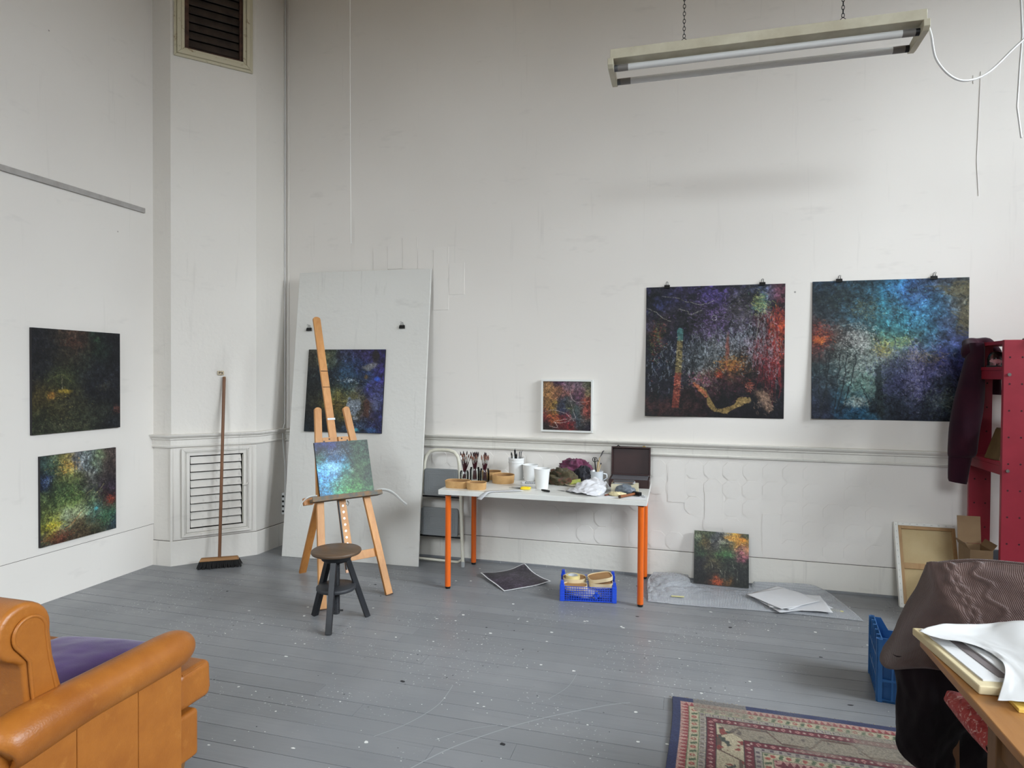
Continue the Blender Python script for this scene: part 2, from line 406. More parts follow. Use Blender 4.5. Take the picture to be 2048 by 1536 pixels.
for (c, w, ax) in [(c, w, 'x') for c, w in WIN_R]+[(c, w, 'y') for c, w in WIN_B]:
    wn += 1; z0, z1 = WIN_Z; t = 0.06
    pl = X1+0.15 if ax == 'x' else Y0-0.15
    def bar(b, a0, a1, h0, h1, d=0.03):
        if ax == 'x': b.box(pl-d, pl+d, a0, a1, h0, h1)
        else: b.box(a0, a1, pl-d, pl+d, h0, h1)
    fr = B(); bar(fr, c-w/2, c-w/2+t, z0, z1); bar(fr, c+w/2-t, c+w/2, z0, z1); bar(fr, c-w/2+t, c+w/2-t, z0, z0+t); bar(fr, c-w/2+t, c+w/2-t, z1-t, z1)
    bar(fr, c-0.02, c+0.02, z0+t, z1-t, 0.02)
    for k in (1, 2): bar(fr, c-w/2+t, c-0.02, z0+(z1-z0)*k/3-0.02, z0+(z1-z0)*k/3+0.02, 0.02); bar(fr, c+0.02, c+w/2-t, z0+(z1-z0)*k/3-0.02, z0+(z1-z0)*k/3+0.02, 0.02)
    fo = struct(fr.build('window_%d' % wn, M_FRAMEW))
    for sx in (-1, 1):
        for k in range(3):
            pb = B(); a0, a1 = (c-w/2+t, c-0.02) if sx < 0 else (c+0.02, c+w/2-t)
            h0 = z0+(z1-z0)*k/3+(t if k == 0 else 0.02); h1 = z0+(z1-z0)*(k+1)/3-(t if k == 2 else 0.02)
            bar(pb, a0, a1, h0, h1, 0.003); pb.build('pane', M_PANE, fo)
    sl = B()
    if ax == 'x': sl.box(X1-0.05, X1+0.12, c-w/2-0.05, c+w/2+0.05, z0-0.035, z0)
    else: sl.box(c-w/2-0.05, c+w/2+0.05, Y0-0.12, Y0+0.05, z0-0.035, z0)
    sl.build('window_sill', M_FRAMEW, fo)

# chimney corner: strip A-B, splayed face B-C with two vents, strip C-D
CA, CB_, CC, CD = Vector((X0, 4.285)), Vector((-4.088, 4.287)), Vector((-3.645, 4.775)), Vector((-3.625, Y1))
ud = (CC-CB_).normalized(); un = Vector((ud.y, -ud.x)); UL = (CC-CB_).length
def cw(u, z, d=0.0):
    """point on the splayed face: u along, z up, d out into the room"""
    q = CB_+ud*u+un*d; return (q.x, q.y, z)
V1 = (0.136, 0.551, 0.290, 0.900)      # louvred door opening u0,u1,z0,z1
V2 = (0.102, 0.550, 4.255, 5.02)       # upper grille opening
cb = B()
def quad(b, p): b.add(p, [(0, 1, 2, 3)])
quad(cb, [(CA.x, CA.y, 0), (CB_.x, CB_.y, 0), (CB_.x, CB_.y, Z1), (CA.x, CA.y, Z1)])
quad(cb, [(CC.x, CC.y, 0), (CD.x, CD.y, 0), (CD.x, CD.y, Z1), (CC.x, CC.y, Z1)])
zs = [0, V1[2], V1[3], V2[2], V2[3], Z1]
quad(cb, [cw(0, 0), cw(UL, 0), cw(UL, V1[2]), cw(0, V1[2])])
quad(cb, [cw(0, V1[3]), cw(UL, V1[3]), cw(UL, V2[2]), cw(0, V2[2])])
quad(cb, [cw(0, V2[3]), cw(UL, V2[3]), cw(UL, Z1), cw(0, Z1)])
for V in (V1, V2):
    quad(cb, [cw(0, V[2]), cw(V[0], V[2]), cw(V[0], V[3]), cw(0, V[3])])
    quad(cb, [cw(V[1], V[2]), cw(UL, V[2]), cw(UL, V[3]), cw(V[1], V[3])])
wall_corner = struct(cb.build('wall_corner', M_CORNER))
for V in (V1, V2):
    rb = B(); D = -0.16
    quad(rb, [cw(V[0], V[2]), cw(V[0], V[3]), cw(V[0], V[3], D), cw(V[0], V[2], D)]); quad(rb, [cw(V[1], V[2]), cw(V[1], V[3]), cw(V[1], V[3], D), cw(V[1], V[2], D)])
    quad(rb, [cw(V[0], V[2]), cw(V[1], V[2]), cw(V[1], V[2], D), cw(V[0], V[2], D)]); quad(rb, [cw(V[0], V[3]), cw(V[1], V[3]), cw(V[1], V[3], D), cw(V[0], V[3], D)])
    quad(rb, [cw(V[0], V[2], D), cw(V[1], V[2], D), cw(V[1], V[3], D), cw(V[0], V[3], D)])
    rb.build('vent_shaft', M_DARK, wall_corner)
# plinth of the corner and corner bead
PLZ = 0.205
cpath = [CA, CB_, CC, CD]
struct(B().sweep(cpath, [(0, 0), (0.014, 0), (0.014, PLZ-0.006), (0.009, PLZ), (0, PLZ)]).build('baseboard_corner', M_CORNER_D))
B().tube([cw(0.0, PLZ, 0.004), cw(0.0, 0.965, 0.004)], 0.012, 8).build('corner_bead', M_CORNER_D, wall_corner, smooth=60)
struct(B().box(-3.60, -3.585, Y1-0.007, Y1, 1.08, Z1).build('trim_1', M_WALL, bevel=0.003))
# dado rail round the corner and along the back wall
DADO = [(0, 0), (0.014, 0), (0.020, 0.008), (0.020, 0.016), (0.013, 0.020), (0.013, 0.060), (0.018, 0.064), (0.024, 0.068), (0.024, 0.076), (0.030, 0.080), (0.042, 0.092), (0.047, 0.100), (0.047, 0.107), (0.0, 0.109)]
rail_y = Y1
dado = struct(B().sweep([CD, (X1, Y1)], DADO, z=0.962).build('trim_2', M_TRIM, smooth=40))
DADOC = [(o*1.0, h) for o, h in DADO]
struct(B().sweep([(CA.x-0.0, CA.y-0.0), CB_, CC, CD], DADOC, z=0.975).build('trim_3', M_CORNER_D, smooth=40))
struct(B().sweep([CD, (X1, Y1)], [(0, 0), (0.011, 0), (0.011, 0.207), (0.007, 0.213), (0, 0.213)]).build('baseboard_back', M_TRIM))
M_CRACK = mat('crack_shade', (96, 90, 82), 0.9)  # dark of the crack above each baseboard, put into a thin coloured strip
B().box(-3.62, X1, Y1-0.0085, Y1, 0.2131, 0.2155).build('crack_shade', M_CRACK, wall_back)
B().box(X0, X0+0.0034, Y0, 4.283, 0.3381, 0.3400).build('crack_shade', M_CRACK, wall_left)
B().sweep(cpath, [(0, 0), (0.0105, 0), (0.0105, 0.0022), (0, 0.0022)], z=PLZ+0.0001).build('crack_shade', M_CRACK, wall_corner)
# grey paint run along the foot of the wall
struct(B().box(-3.62, X1, Y1-0.022, Y1-0.010, 0, 0.016).build('trim_4', M_FLOOR))

# picture batten on the left wall
bat = struct(B().box(X0, X0+0.018, 1.2, 4.193, 2.880, 2.919).build('trim_5', mat('batten_grey', (176, 172, 168), 0.5, var=(12, (160, 155, 150))), bevel=0.003))

# faint octagonal wall tiles under the paint below the dado, proud by about a millimetre
TS = 0.142; cut = 0.036
def octagon(w, h, c):
    return [(c, 0), (w-c, 0), (w, c), (w, h-c), (w-c, h), (c, h), (0, h-c), (0, c)]
oct_me = B().prism([(a-TS/2, b-TS/2) for a, b in octagon(TS-0.006, TS-0.006, cut)], 0, 0.0036, lambda a, b, t: (a, -t, b)).mesh('tile'); oct_me.materials.append(M_WALL)
strip_me = B().prism([(0, 0), (TS-0.003, 0), (TS-0.003, 0.27), (0, 0.27)], 0, 0.004, lambda a, b, t: (a, -t, b)).mesh('tile'); strip_me.materials.append(M_WALL)
for i in range(25):
    for j in range(5):
        x = -2.08+i*TS; z = 0.300+j*TS
        if x > 1.48 or rnd.random() < 0.10: continue
        if i in (10, 12, 13, 14) and j in (1, 2) and rnd.random() < 0.6: continue
        o = bpy.data.objects.new('tile', oct_me); COL.objects.link(o); o.parent = wall_back
        o.location = (x+rnd.uniform(-0.003, 0.003), Y1+0.0004+rnd.uniform(0, 0.0006), z+rnd.uniform(-0.003, 0.003))
for (x, z) in ((-2.72, 1.30+0.85), (-2.58, 2.52), (-2.435, 2.52), (-2.29, 2.40), (-2.145, 2.42), (-2.435, 2.25), (-2.72, 2.45), (-2.145, 2.15), (-0.15, 0.60), (0.13, 0.42), (0.55, 0.28), (-2.0, 2.28)):
    o = bpy.data.objects.new('tile', strip_me); COL.objects.link(o); o.parent = wall_back; o.location = (x, Y1+0.0004, z)

# ---- louvred vent door in the corner
def mitre_frame(b, u0, u1, z0, z1, w, d0, d1):
    """picture-frame bars of width w outside the opening"""
    for (pa, pb, qa, qb) in (((u0, z0), (u1, z0), (u0-w, z0-w), (u1+w, z0-w)), ((u1, z0), (u1, z1), (u1+w, z0-w), (u1+w, z1+w)),
                             ((u1, z1), (u0, z1), (u1+w, z1+w), (u0-w, z1+w)), ((u0, z1), (u0, z0), (u0-w, z1+w), (u0-w, z0-w))):
        v = [cw(*pa, d0), cw(*pb, d0), cw(*qb, d0), cw(*qa, d0), cw(*pa, d1), cw(*pb, d1), cw(*qb, d1), cw(*qa, d1)]
        b.add(v, [(0,3,2,1),(4,5,6,7),(0,1,5,4),(1,2,6,5),(2,3,7,6),(3,0,4,7)])
lv = thing('louvred_vent', 'white painted louvred vent door low in the splayed corner', 'vent')
b = B(); mitre_frame(b, 0.136, 0.551, 0.290, 0.900, 0.026, 0.0, 0.010); b.build('door_frame', M_CORNER_D, lv, bevel=0.002)
b = B(); mitre_frame(b, 0.105, 0.582, 0.259, 0.931, 0.010, 0.0, 0.020); mitre_frame(b, 0.115, 0.572, 0.269, 0.921, 0.008, 0.0, 0.014); mitre_frame(b, 0.095, 0.592, 0.249, 0.941, 0.022, 0.0, 0.026); b.build('surround', M_CORNER_D, lv, bevel=0.003)
for k in range(9):
    z = 0.300+k*0.0665; b = B()
    b.add([cw(0.140, z, 0.010), cw(0.535, z, 0.010), cw(0.535, z+0.054, -0.024), cw(0.140, z+0.054, -0.024), cw(0.140, z+0.004, 0.014), cw(0.535, z+0.004, 0.014), cw(0.535, z+0.058, -0.020), cw(0.140, z+0.058, -0.020)],
          [(0,3,2,1),(4,5,6,7),(0,1,5,4),(1,2,6,5),(2,3,7,6),(3,0,4,7)])
    b.build('slat', M_CORNER_D, lv, bevel=0.0015, seg=1)
B().tube([cw(0.545, z_, 0.004) for z_ in (0.30, 0.5, 0.7, 0.89)], 0.003, 6).build('control_rod', M_CREAM, lv)
B().tube([cw(0.548, 0.625, 0.008), cw(0.560, 0.622, 0.022), cw(0.578, 0.632, 0.024), cw(0.588, 0.650, 0.020)], [0.006, 0.007, 0.006, 0.004], 8).build('latch', M_CORNER, lv, smooth=60)

# ---- upper grille
M_OLDWHITE = mat('old_cream_paint', (206, 198, 172), 0.55, var=(22, (150, 128, 98), 0.60, 0.72), bump=(30, 0.3))
M_DKSLAT = mat('dark_brown_slat', (66, 56, 50), 0.6, var=(10, (50, 42, 38)))
M_DKFRAME = mat('dark_brown_frame', (58, 36, 28), 0.55, var=(16, (86, 58, 46)))
gv = thing('louvred_vent', 'dark louvred grille in a peeling cream frame near the ceiling', 'vent')
b = B(); mitre_frame(b, 0.102, 0.550, 4.255, 5.02, 0.026, 0.0, 0.022); mitre_frame(b, 0.076, 0.576, 4.229, 5.046, 0.030, 0.0, 0.034); mitre_frame(b, 0.046, 0.606, 4.199, 5.076, 0.022, 0.0, 0.018); b.build('frame', M_OLDWHITE, gv, bevel=0.004)
b = B(); mitre_frame(b, 0.135, 0.525, 4.275, 5.0, 0.030, -0.05, -0.004); b.build('inner_frame', M_DKFRAME, gv)
for k in range(10):
    z = 4.285+k*0.070; b = B()
    b.add([cw(0.136, z, -0.022), cw(0.524, z, -0.022), cw(0.524, z+0.066, -0.048), cw(0.136, z+0.066, -0.048), cw(0.136, z+0.004, -0.016), cw(0.524, z+0.004, -0.016), cw(0.524, z+0.070, -0.042), cw(0.136, z+0.070, -0.042)],
          [(0,3,2,1),(4,5,6,7),(0,1,5,4),(1,2,6,5),(2,3,7,6),(3,0,4,7)])
    b.build('slat', M_DKSLAT, gv)

# ---- paint spatter and scratches on the floor boards
M_SPECK = mat('white_paint_drop', (226, 226, 222), 0.6); M_SPECKD = mat('dark_paint_drop', (38, 38, 42), 0.5); M_SCR = mat('floor_scratch', (158, 160, 162), 0.7)
def specks(n, m, name, seed, rmin, rmax):
    r = random.Random(seed); b = B()
    for _ in range(n):
        x = r.gauss(-0.7, 1.1) if r.random() < 0.7 else r.uniform(-3.0, 1.6); y = r.uniform(2.2, 5.0)
        rr = rmin+(rmax-rmin)*r.random()**4; e = r.uniform(0.5, 1.0); a0 = r.uniform(0, 6.28)
        pts = [(x+rr*math.cos(a)*q, y+rr*e*math.sin(a)*q) for a, q in [(a0+k*PI/4, r.uniform(0.65, 1.15)) for k in range(8)]]
        b.prism(pts, 0.0, 0.0007)
    tag(b.build(name, m, floor), kind='stuff')
specks(300, M_SPECK, 'paint_drop', 3, 0.0022, 0.012)
specks(60, M_SPECKD, 'paint_drop', 5, 0.003, 0.016)
def scratch(pts, w):
    C = catmull([(p[0], p[1], 0.0) for p in pts], np.linspace(0, 1, 24)); b = B(); L = []
    for i in range(24):
        d = C[min(i+1, 23)]-C[max(i-1, 0)]; nn = np.array([-d[1], d[0], 0])/(np.linalg.norm(d)+1e-9); L.append([C[i]-nn*w*0.5, C[i]+nn*w*0.5])
    P = np.array(L); P[..., 2] = 0.0006; b.grid(P); b.build('scratch', M_SCR, floor)
scratch([(-1.10, 2.30), (-0.95, 2.55), (-0.70, 2.82), (-0.40, 3.05), (-0.26, 3.13)], 0.006)
scratch([(-1.32, 2.52), (-1.22, 2.66), (-1.15, 2.85), (-1.15, 3.05)], 0.004)
scratch([(-1.05, 2.57), (-0.95, 2.68), (-0.82, 2.76)], 0.003)
scratch([(-0.65, 3.05), (-0.58, 3.2), (-0.56, 3.35)], 0.003)
# ------------------------------------------------------------------ large leaning board
def frame3(o, ex, ez):
    ex = Vector(ex).normalized(); ez = Vector(ez); ez = (ez-ex*ez.dot(ex)).normalized(); ey = ez.cross(ex)  # ey points away from the viewer side
    return Vector(o), ex, ey, ez
BO, BX, BY, BZ = frame3((-3.400, 4.790, 0.0), (1.259, 0.055, 0.0), (-0.035, 0.282, 2.51))
def on_board(u, v, d=0.0): return BO+BX*u+BZ*v-BY*d          # d is towards the room
def obx(b, fr, u0, u1, d0, d1, v0, v1):
    o, ex, ey, ez = fr; vs = []
    for v in (v0, v1):
        for (u, d) in ((u0, d0), (u1, d0), (u1, d1), (u0, d1)): vs.append(o+ex*u-ey*d+ez*v)
    b.add(vs, [(0,3,2,1),(4,5,6,7),(0,1,5,4),(1,2,6,5),(2,3,7,6),(3,0,4,7)])
BF = (BO, BX, BY, BZ)
b = B(); obx(b, BF, 0, 1.262, -0.018, 0.0, 0.0, 2.52)
tag(b.build('leaning_board', M_WHITEBOARD, bevel=0.003), 'tall white painted board leaning on the wall behind the easel', 'board')

def binder_clip(fr, u, v, d, label, s=1.0, group=None, upright=True):
    """black spring clip with two wire loops"""
    o, ex, ey, ez = fr; pt = lambda a, e, c: o+ex*(u+a*s)-ey*(d+e*s)+ez*(v+c*s)
    t = thing('binder_clip', label, 'clip', pt(0, 0, 0), group=group); base = pt(0, 0, 0)
    P = lambda a, e, c: tuple(pt(a, e, c)-base)
    b = B(); w = 0.021
    b.add([P(-w, 0.001, -0.012), P(w, 0.001, -0.012), P(w, 0.005, 0.012), P(-w, 0.005, 0.012), P(-w, 0.017, -0.0115), P(w, 0.017, -0.0115), P(w, 0.009, 0.013), P(-w, 0.009, 0.013)],
          [(0,3,2,1),(4,5,6,7),(0,1,5,4),(1,2,6,5),(2,3,7,6),(3,0,4,7)])
    b.build('spring', M_BLACK, t)
    for e0, lean in ((0.004, 0.004), (0.012, 0.022)):
        loop = [P(-0.010, e0, 0.011), P(-0.006, e0+lean*0.4, 0.022), P(-0.007, e0+lean*0.8, 0.032), P(0, e0+lean, 0.036), P(0.007, e0+lean*0.8, 0.032), P(0.006, e0+lean*0.4, 0.022), P(0.010, e0, 0.011)]
        B().tube(loop, 0.0012, 5).build('wire_loop', M_BLACKMETAL, t)
    return t
binder_clip(BF, 0.135, 1.997, 0.0, 'black binder clip on the leaning board, half behind the easel mast', 1.15)
binder_clip(BF, 1.022, 2.011, 0.0, 'black binder clip on the leaning board, right of the easel mast', 1.15)

# ------------------------------------------------------------------ easel
EL, ER = Vector((-2.359, 3.771, 0)), Vector((-2.06, 4.173, 0)); EM = (EL+ER)/2
ed = (ER-EL).normalized(); en = Vector((ed.y, -ed.x, 0)); LEAN = math.tan(math.radians(18))
eup = (Vector((0, 0, 1))-en*LEAN).normalized()
efn = (en+Vector((0, 0, LEAN))).normalized()               # front normal of the leaning plane
def ep(s, z, d=0.0): return ed*s-en*(LEAN*z)+Vector((0, 0, z))+efn*d   # local to the easel base
es = thing('easel', 'beech wood studio easel with a tall mast and ratchet', 'easel', EM)
def rounded_bar(b, p0, p1, w, d, side):
    p0, p1 = Vector(p0), Vector(p1); ax = (p1-p0).normalized(); sd = Vector(side); sd = (sd-ax*sd.dot(ax)).normalized(); th = ax.cross(sd); L = (p1-p0).length
    pts = [(-w/2, 0), (w/2, 0), (w/2, L-w*0.35)]+[(w/2*math.cos(a), L-w*0.35+w*0.35*math.sin(a)) for a in [PI*k/8 for k in range(1, 8)]]+[(-w/2, L-w*0.35)]
    n = len(pts); vs = [p0+sd*a+ax*c-th*d/2 for a, c in pts]+[p0+sd*a+ax*c+th*d/2 for a, c in pts]
    b.add(vs, [tuple(range(n-1, -1, -1)), tuple(range(n, 2*n))]+[(i, (i+1) % n, n+(i+1) % n, n+i) for i in range(n)])
for s0, s1 in ((-0.245, -0.115), (0.25, 0.10)):
    b = B(); rounded_bar(b, ep(s0, 0.0, -0.012), ep(s1, 1.345, -0.012), 0.052, 0.026, ed); lg = b.build('leg', M_PINE, es, bevel=0.003)
    bb = B(); a0, a1 = ep(s0, 0.0, -0.012), ep(s0+(s1-s0)*0.006, 0.008, -0.012); bb.beam(a0, a1, 0.053, 0.027, ed); bb.build('foot_pad', mat('foot_rubber', (70, 52, 40), 0.8), lg)
b = B(); rounded_bar(b, ep(0.0, 0.36, -0.046), ep(-0.028, 2.045, -0.046), 0.058, 0.020, ed); ms = b.build('mast', M_PINE, es, bevel=0.003)
b = B(); b.beam(ep(-0.012, 1.258, -0.034), ep(-0.012, 1.272, -0.034), 0.059, 0.004, ed); b.build('tape_band', M_PAPERW, ms)
for z_, dd in ((1.62, 0.006), (1.50, 0.005)):
    b = B(); b.beam(ep(-0.020, z_, -0.0352), ep(-0.020, z_+dd, -0.0352), 0.056, 0.001, ed); b.build('joint_line', mat('joint_dark', (92, 58, 28), 0.7), ms)
# back leg
bf = Vector((-2.963, 4.446, 0))-EM
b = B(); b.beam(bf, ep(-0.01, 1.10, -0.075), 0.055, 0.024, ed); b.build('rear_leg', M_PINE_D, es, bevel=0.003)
# crossbars
b = B(); b.beam(ep(-0.200, 0.30, -0.028), ep(0.205, 0.30, -0.028), 0.060, 0.018, eup); b.build('crossbar', M_PINE, es, bevel=0.002)
b = B(); b.beam(ep(-0.15, 1.10, -0.034), ep(0.13, 1.10, -0.034), 0.060, 0.018, eup); ub = b.build('crossbar', M_PINE, es, bevel=0.002)
for s_ in (-0.075, 0.06):
    b = B(); c = ep(s_, 1.10, -0.018); sg = 1 if s_ > 0 else -1
    pts = [(-0.045, -0.03), (0.02, -0.03)]+[(0.02+0.03*math.cos(a), 0.03*math.sin(a)) for a in [-PI/2+PI*k/8 for k in range(1, 8)]]+[(0.02, 0.03), (-0.045, 0.03)]
    b.prism([(p*sg, q) for p, q in pts], -0.006, 0.006, lambda a, c2, t, c=c: tuple(c+ed*a+eup*c2+efn*t)); pk = b.build('clamp_plate', M_PINE, es)
    for (da, dc) in ((-0.02*sg, 0.016), (-0.02*sg, -0.016), (0.022*sg, 0.0)):
        B().cyl(c+ed*da+eup*dc+efn*0.004, c+ed*da+eup*dc+efn*0.0085, 0.006, n=10).build('screw', M_BLACKMETAL, pk)
b = B(); b.beam(ep(-0.005, 0.20, -0.064), ep(-0.008, 1.05, -0.064), 0.050, 0.014, ed); rt = b.build('ratchet_bar', wood('ratchet_pink', (214, 168, 132), (196, 146, 108), (26, 26, 3)), es)
for k in range(11):
    z_ = 0.26+k*0.043
    B().cyl(ep(-0.005, z_, -0.0395), ep(-0.005, z_, -0.034), 0.010, 0.008, 10).build('ratchet_stop', M_STEEL, rt, smooth=50)
b = B(); b.beam(ep(-0.032, 0.22, -0.040), ep(-0.034, 0.70, -0.040), 0.007, 0.020, ed); b.build('ratchet_edge', M_BLACKWOOD, rt)
# tray with spilled paint
b = B(); c0, c1 = ep(-0.26, 0.695, 0.030), ep(0.265, 0.695, 0.030); b.beam(c0, c1, 0.022, 0.085, eup); tr = b.build('tray', M_TRAYWOOD, es, bevel=0.002)
b = B(); b.beam(ep(-0.26, 0.700, 0.074), ep(0.265, 0.700, 0.074), 0.034, 0.009, eup); b.build('tray_lip', M_TRAYWOOD, tr, bevel=0.002)
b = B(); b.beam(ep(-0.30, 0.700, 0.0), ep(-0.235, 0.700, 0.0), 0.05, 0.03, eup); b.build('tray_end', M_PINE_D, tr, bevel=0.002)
B().tube([ep(0.01, 0.672, 0.02), ep(0.015, 0.655, 0.03), ep(0.01, 0.640, 0.02), ep(0.0, 0.652, 0.01)], 0.004, 6).build('wing_nut', M_STEEL, tr, smooth=60)

# loose tape strips curling off the tray ends
M_TAPE = mat('tracing_tape', (226, 226, 222), 0.5, alpha=0.62)
def ribbon(name, pts, width, side, m, label, cat, n=24, twist=0.0, thick=0.0004):
    C = catmull(pts, np.linspace(0, 1, n)); sd = np.array(Vector(side).normalized()); L = []
    for i in range(n):
        a = twist*i/(n-1); w = sd*math.cos(a)+np.array((0, 0, 1.0))*math.sin(a); L.append([C[i]-w*width/2, C[i]+w*width/2])
    o = B().grid(np.array(L)).build(name, m, smooth=180, solid=thick)
    return tag(o, label, cat)
e2w = lambda s, z, d=0.0: tuple(EM+ep(s, z, d))
ribbon('tape_strip', [e2w(0.225, 0.716, 0.05), e2w(0.30, 0.712, 0.055), e2w(0.36, 0.68, 0.06), e2w(0.415, 0.62, 0.065), e2w(0.45, 0.585, 0.07)], 0.030, (0.5, -0.4, 0.75), M_TAPE, 'translucent tape strip curling off the right end of the easel tray', 'tape')
ribbon('tape_strip', [e2w(-0.215, 0.724, 0.05), e2w(-0.275, 0.722, 0.07), e2w(-0.335, 0.69, 0.085), e2w(-0.375, 0.625, 0.10)], 0.020, (0.35, -0.45, 0.8), M_TAPE, 'translucent tape strip curling off the left end of the easel tray', 'tape')

# ------------------------------------------------------------------ stool
st = thing('screw_stool', 'black three-legged screw stool with a round brown wooden seat', 'stool', (-2.166, 3.622, 0))
SH = 0.470
B().lathe([(0, SH-0.030), (0.134, SH-0.030), (0.152, SH-0.024), (0.158, SH-0.014), (0.156, SH-0.005), (0.149, SH), (0, SH+0.001)], 48).build('seat', M_SEATWOOD, st, smooth=50)
B().lathe([(0, SH-0.075), (0.075, SH-0.075), (0.092, SH-0.062), (0.098, SH-0.045), (0.100, SH-0.031), (0, SH-0.031)], 32).build('hub', M_BLACKWOOD, st, smooth=50)
feet = [(-0.187+0.0, 0.04), (0.057, -0.189), (0.138, 0.145)]
feet = [(-0.176, 0.055), (0.060, -0.186), (0.140, 0.140)]
for fx, fy in feet:
    L = math.hypot(fx, fy); dx, dy = fx/L, fy/L
    b = B(); b.beam((dx*0.205, dy*0.205, 0.0), (dx*0.062, dy*0.062, SH-0.045), 0.036, 0.034, (-dy, dx, 0)); b.build('leg', M_BLACKWOOD, st, bevel=0.003)
B().lathe([(0.020, 0.212), (0.118, 0.212), (0.124, 0.218), (0.124, 0.232), (0.118, 0.238), (0.020, 0.238)], 40).build('footrest_disc', mat('disc_grey', (50, 51, 54), 0.5, bump=(50, 0.1)), st, smooth=50)
pr = [(0, 0.055)]
for k in range(60):
    z_ = 0.055+k*0.0068; pr += [(0.021, z_), (0.0235, z_+0.0034)]
pr += [(0.021, 0.465), (0, 0.465)]
B().lathe(pr, 20).build('screw_shaft', M_BLACKWOOD, st, smooth=30)
B().cyl((0, 0, 0.075), (0.042, 0.012, 0.075), 0.006, n=8).build('stop_pin', M_BLACK, st)

# ------------------------------------------------------------------ step ladder
ld = thing('step_ladder', 'folded cream step ladder with two grey treads behind the table', 'ladder', (-2.0, 5.0, 0))
def lad(u, v, d=0.0):      # u across, v up the ladder, d towards the room
    f = v/1.0; return (u, 0.075*(v/1.0)*1.0-d-0.02, v*0.996)
def lad_loop(w0, w1, h, r, d):
    pts = [lad(-w0, 0.02, d), lad(-w0*0.7-w1*0.3, h*0.3, d), lad(-w0*0.35-w1*0.65, h*0.65, d), lad(-w1, h-0.10, d), lad(-w1+0.012, h-0.05, d), lad(-w1+0.045, h-0.012, d), lad(-w1+0.09, h, d), lad(0, h+0.003, d), lad(w1-0.09, h, d), lad(w1-0.045, h-0.012, d), lad(w1-0.012, h-0.05, d), lad(w1, h-0.10, d), lad(w0*0.35+w1*0.65, h*0.65, d), lad(w0*0.7+w1*0.3, h*0.3, d), lad(w0, 0.02, d)]
    return pts
lo = thing  # keep name short for parts below
B().tube(lad_loop(0.215, 0.155, 0.955, 0.015, 0.03), 0.0145, 10).build('front_frame', M_CREAM, ld, smooth=60)
rearp = [lad(-0.20, 0.75, -0.0), lad(-0.235, 0.10, 0.0), lad(-0.225, 0.055, 0.0), lad(-0.195, 0.032, 0.0), lad(0.16, 0.028, 0.0), lad(0.195, 0.05, 0.0), lad(0.20, 0.10, 0.0), lad(0.175, 0.75, 0.0)]
B().tube(rearp, 0.011, 8).build('rear_frame', M_CREAM, ld, smooth=60)
for i, (v0, v1, w) in enumerate(((0.245, 0.475, 0.165), (0.575, 0.800, 0.150))):
    b = B(); q = []
    n = 5
    for (cx_, cy_, a0) in ((w-0.02, v1-0.02, 0), (-w+0.02, v1-0.02, PI/2), (-w+0.02, v0+0.02, PI), (w-0.02, v0+0.02, 1.5*PI)):
        for k in range(n): a = a0+PI/2*k/(n-1); q.append((cx_+0.02*math.cos(a), cy_+0.02*math.sin(a)))
    b.prism(q, 0.028, 0.048, lambda a, c, t: lad(a, c, t)); tr_ = b.build('tread', M_STEPGREY, ld, bevel=0.002)
    for k in range(5):
        g = 0.012+k*0.016; q2 = [(-w+g, v0+g), (w-g, v0+g), (w-g, v1-g), (-w+g, v1-g)]
        B().tube([lad(a, c, 0.0485) for a, c in q2], 0.0016, 4, closed=True).build('rib', M_STEPGREY, tr_)
    B().tube([lad(-0.20, v0-0.012, 0.02), lad(0.19, v0-0.012, 0.02)], 0.007, 8).build('tread_rod', M_BLACKMETAL, ld, smooth=60)
for u in (-0.215, 0.215):
    B().tube([lad(u, 0.0, 0.03), lad(u*0.995, 0.045, 0.03)], 0.017, 10).build('foot', mat('foot_grey', (150, 152, 152), 0.6), ld, smooth=60)

# ------------------------------------------------------------------ trestle table
TBL = (-1.027, 4.768, 0.0); TR = math.radians(1.15)
tb = thing('table', 'long white table on round orange metal legs', 'table', TBL, TR)
TZ = 0.742
B().box(-0.755, 0.755, -0.375, 0.365, TZ-0.036, TZ).build('tabletop', M_TABLE, tb, bevel=0.002)
for sx in (-1, 1):
    for sy in (-1, 1):
        lx, ly = (-0.695 if sx < 0 else 0.713), (-0.322 if sy < 0 else 0.305)
        lg = B().cyl((lx, ly, 0.016), (lx, ly, TZ-0.0365), 0.0215, n=28).build('leg', M_ORANGE, tb, smooth=50)
        B().lathe([(0, 0), (0.0185, 0), (0.0195, 0.004), (0.0195, 0.0165), (0, 0.0165)], 20, (lx, ly, 0)).build('foot_cap', M_BLACK, lg, smooth=50)
        B().cyl((lx, ly, TZ-0.042), (lx, ly, TZ-0.0362), 0.04, n=20).build('mount_plate', M_BLACKMETAL, lg)
def T(x, y): return (x, y, TZ)         # world position on the tabletop

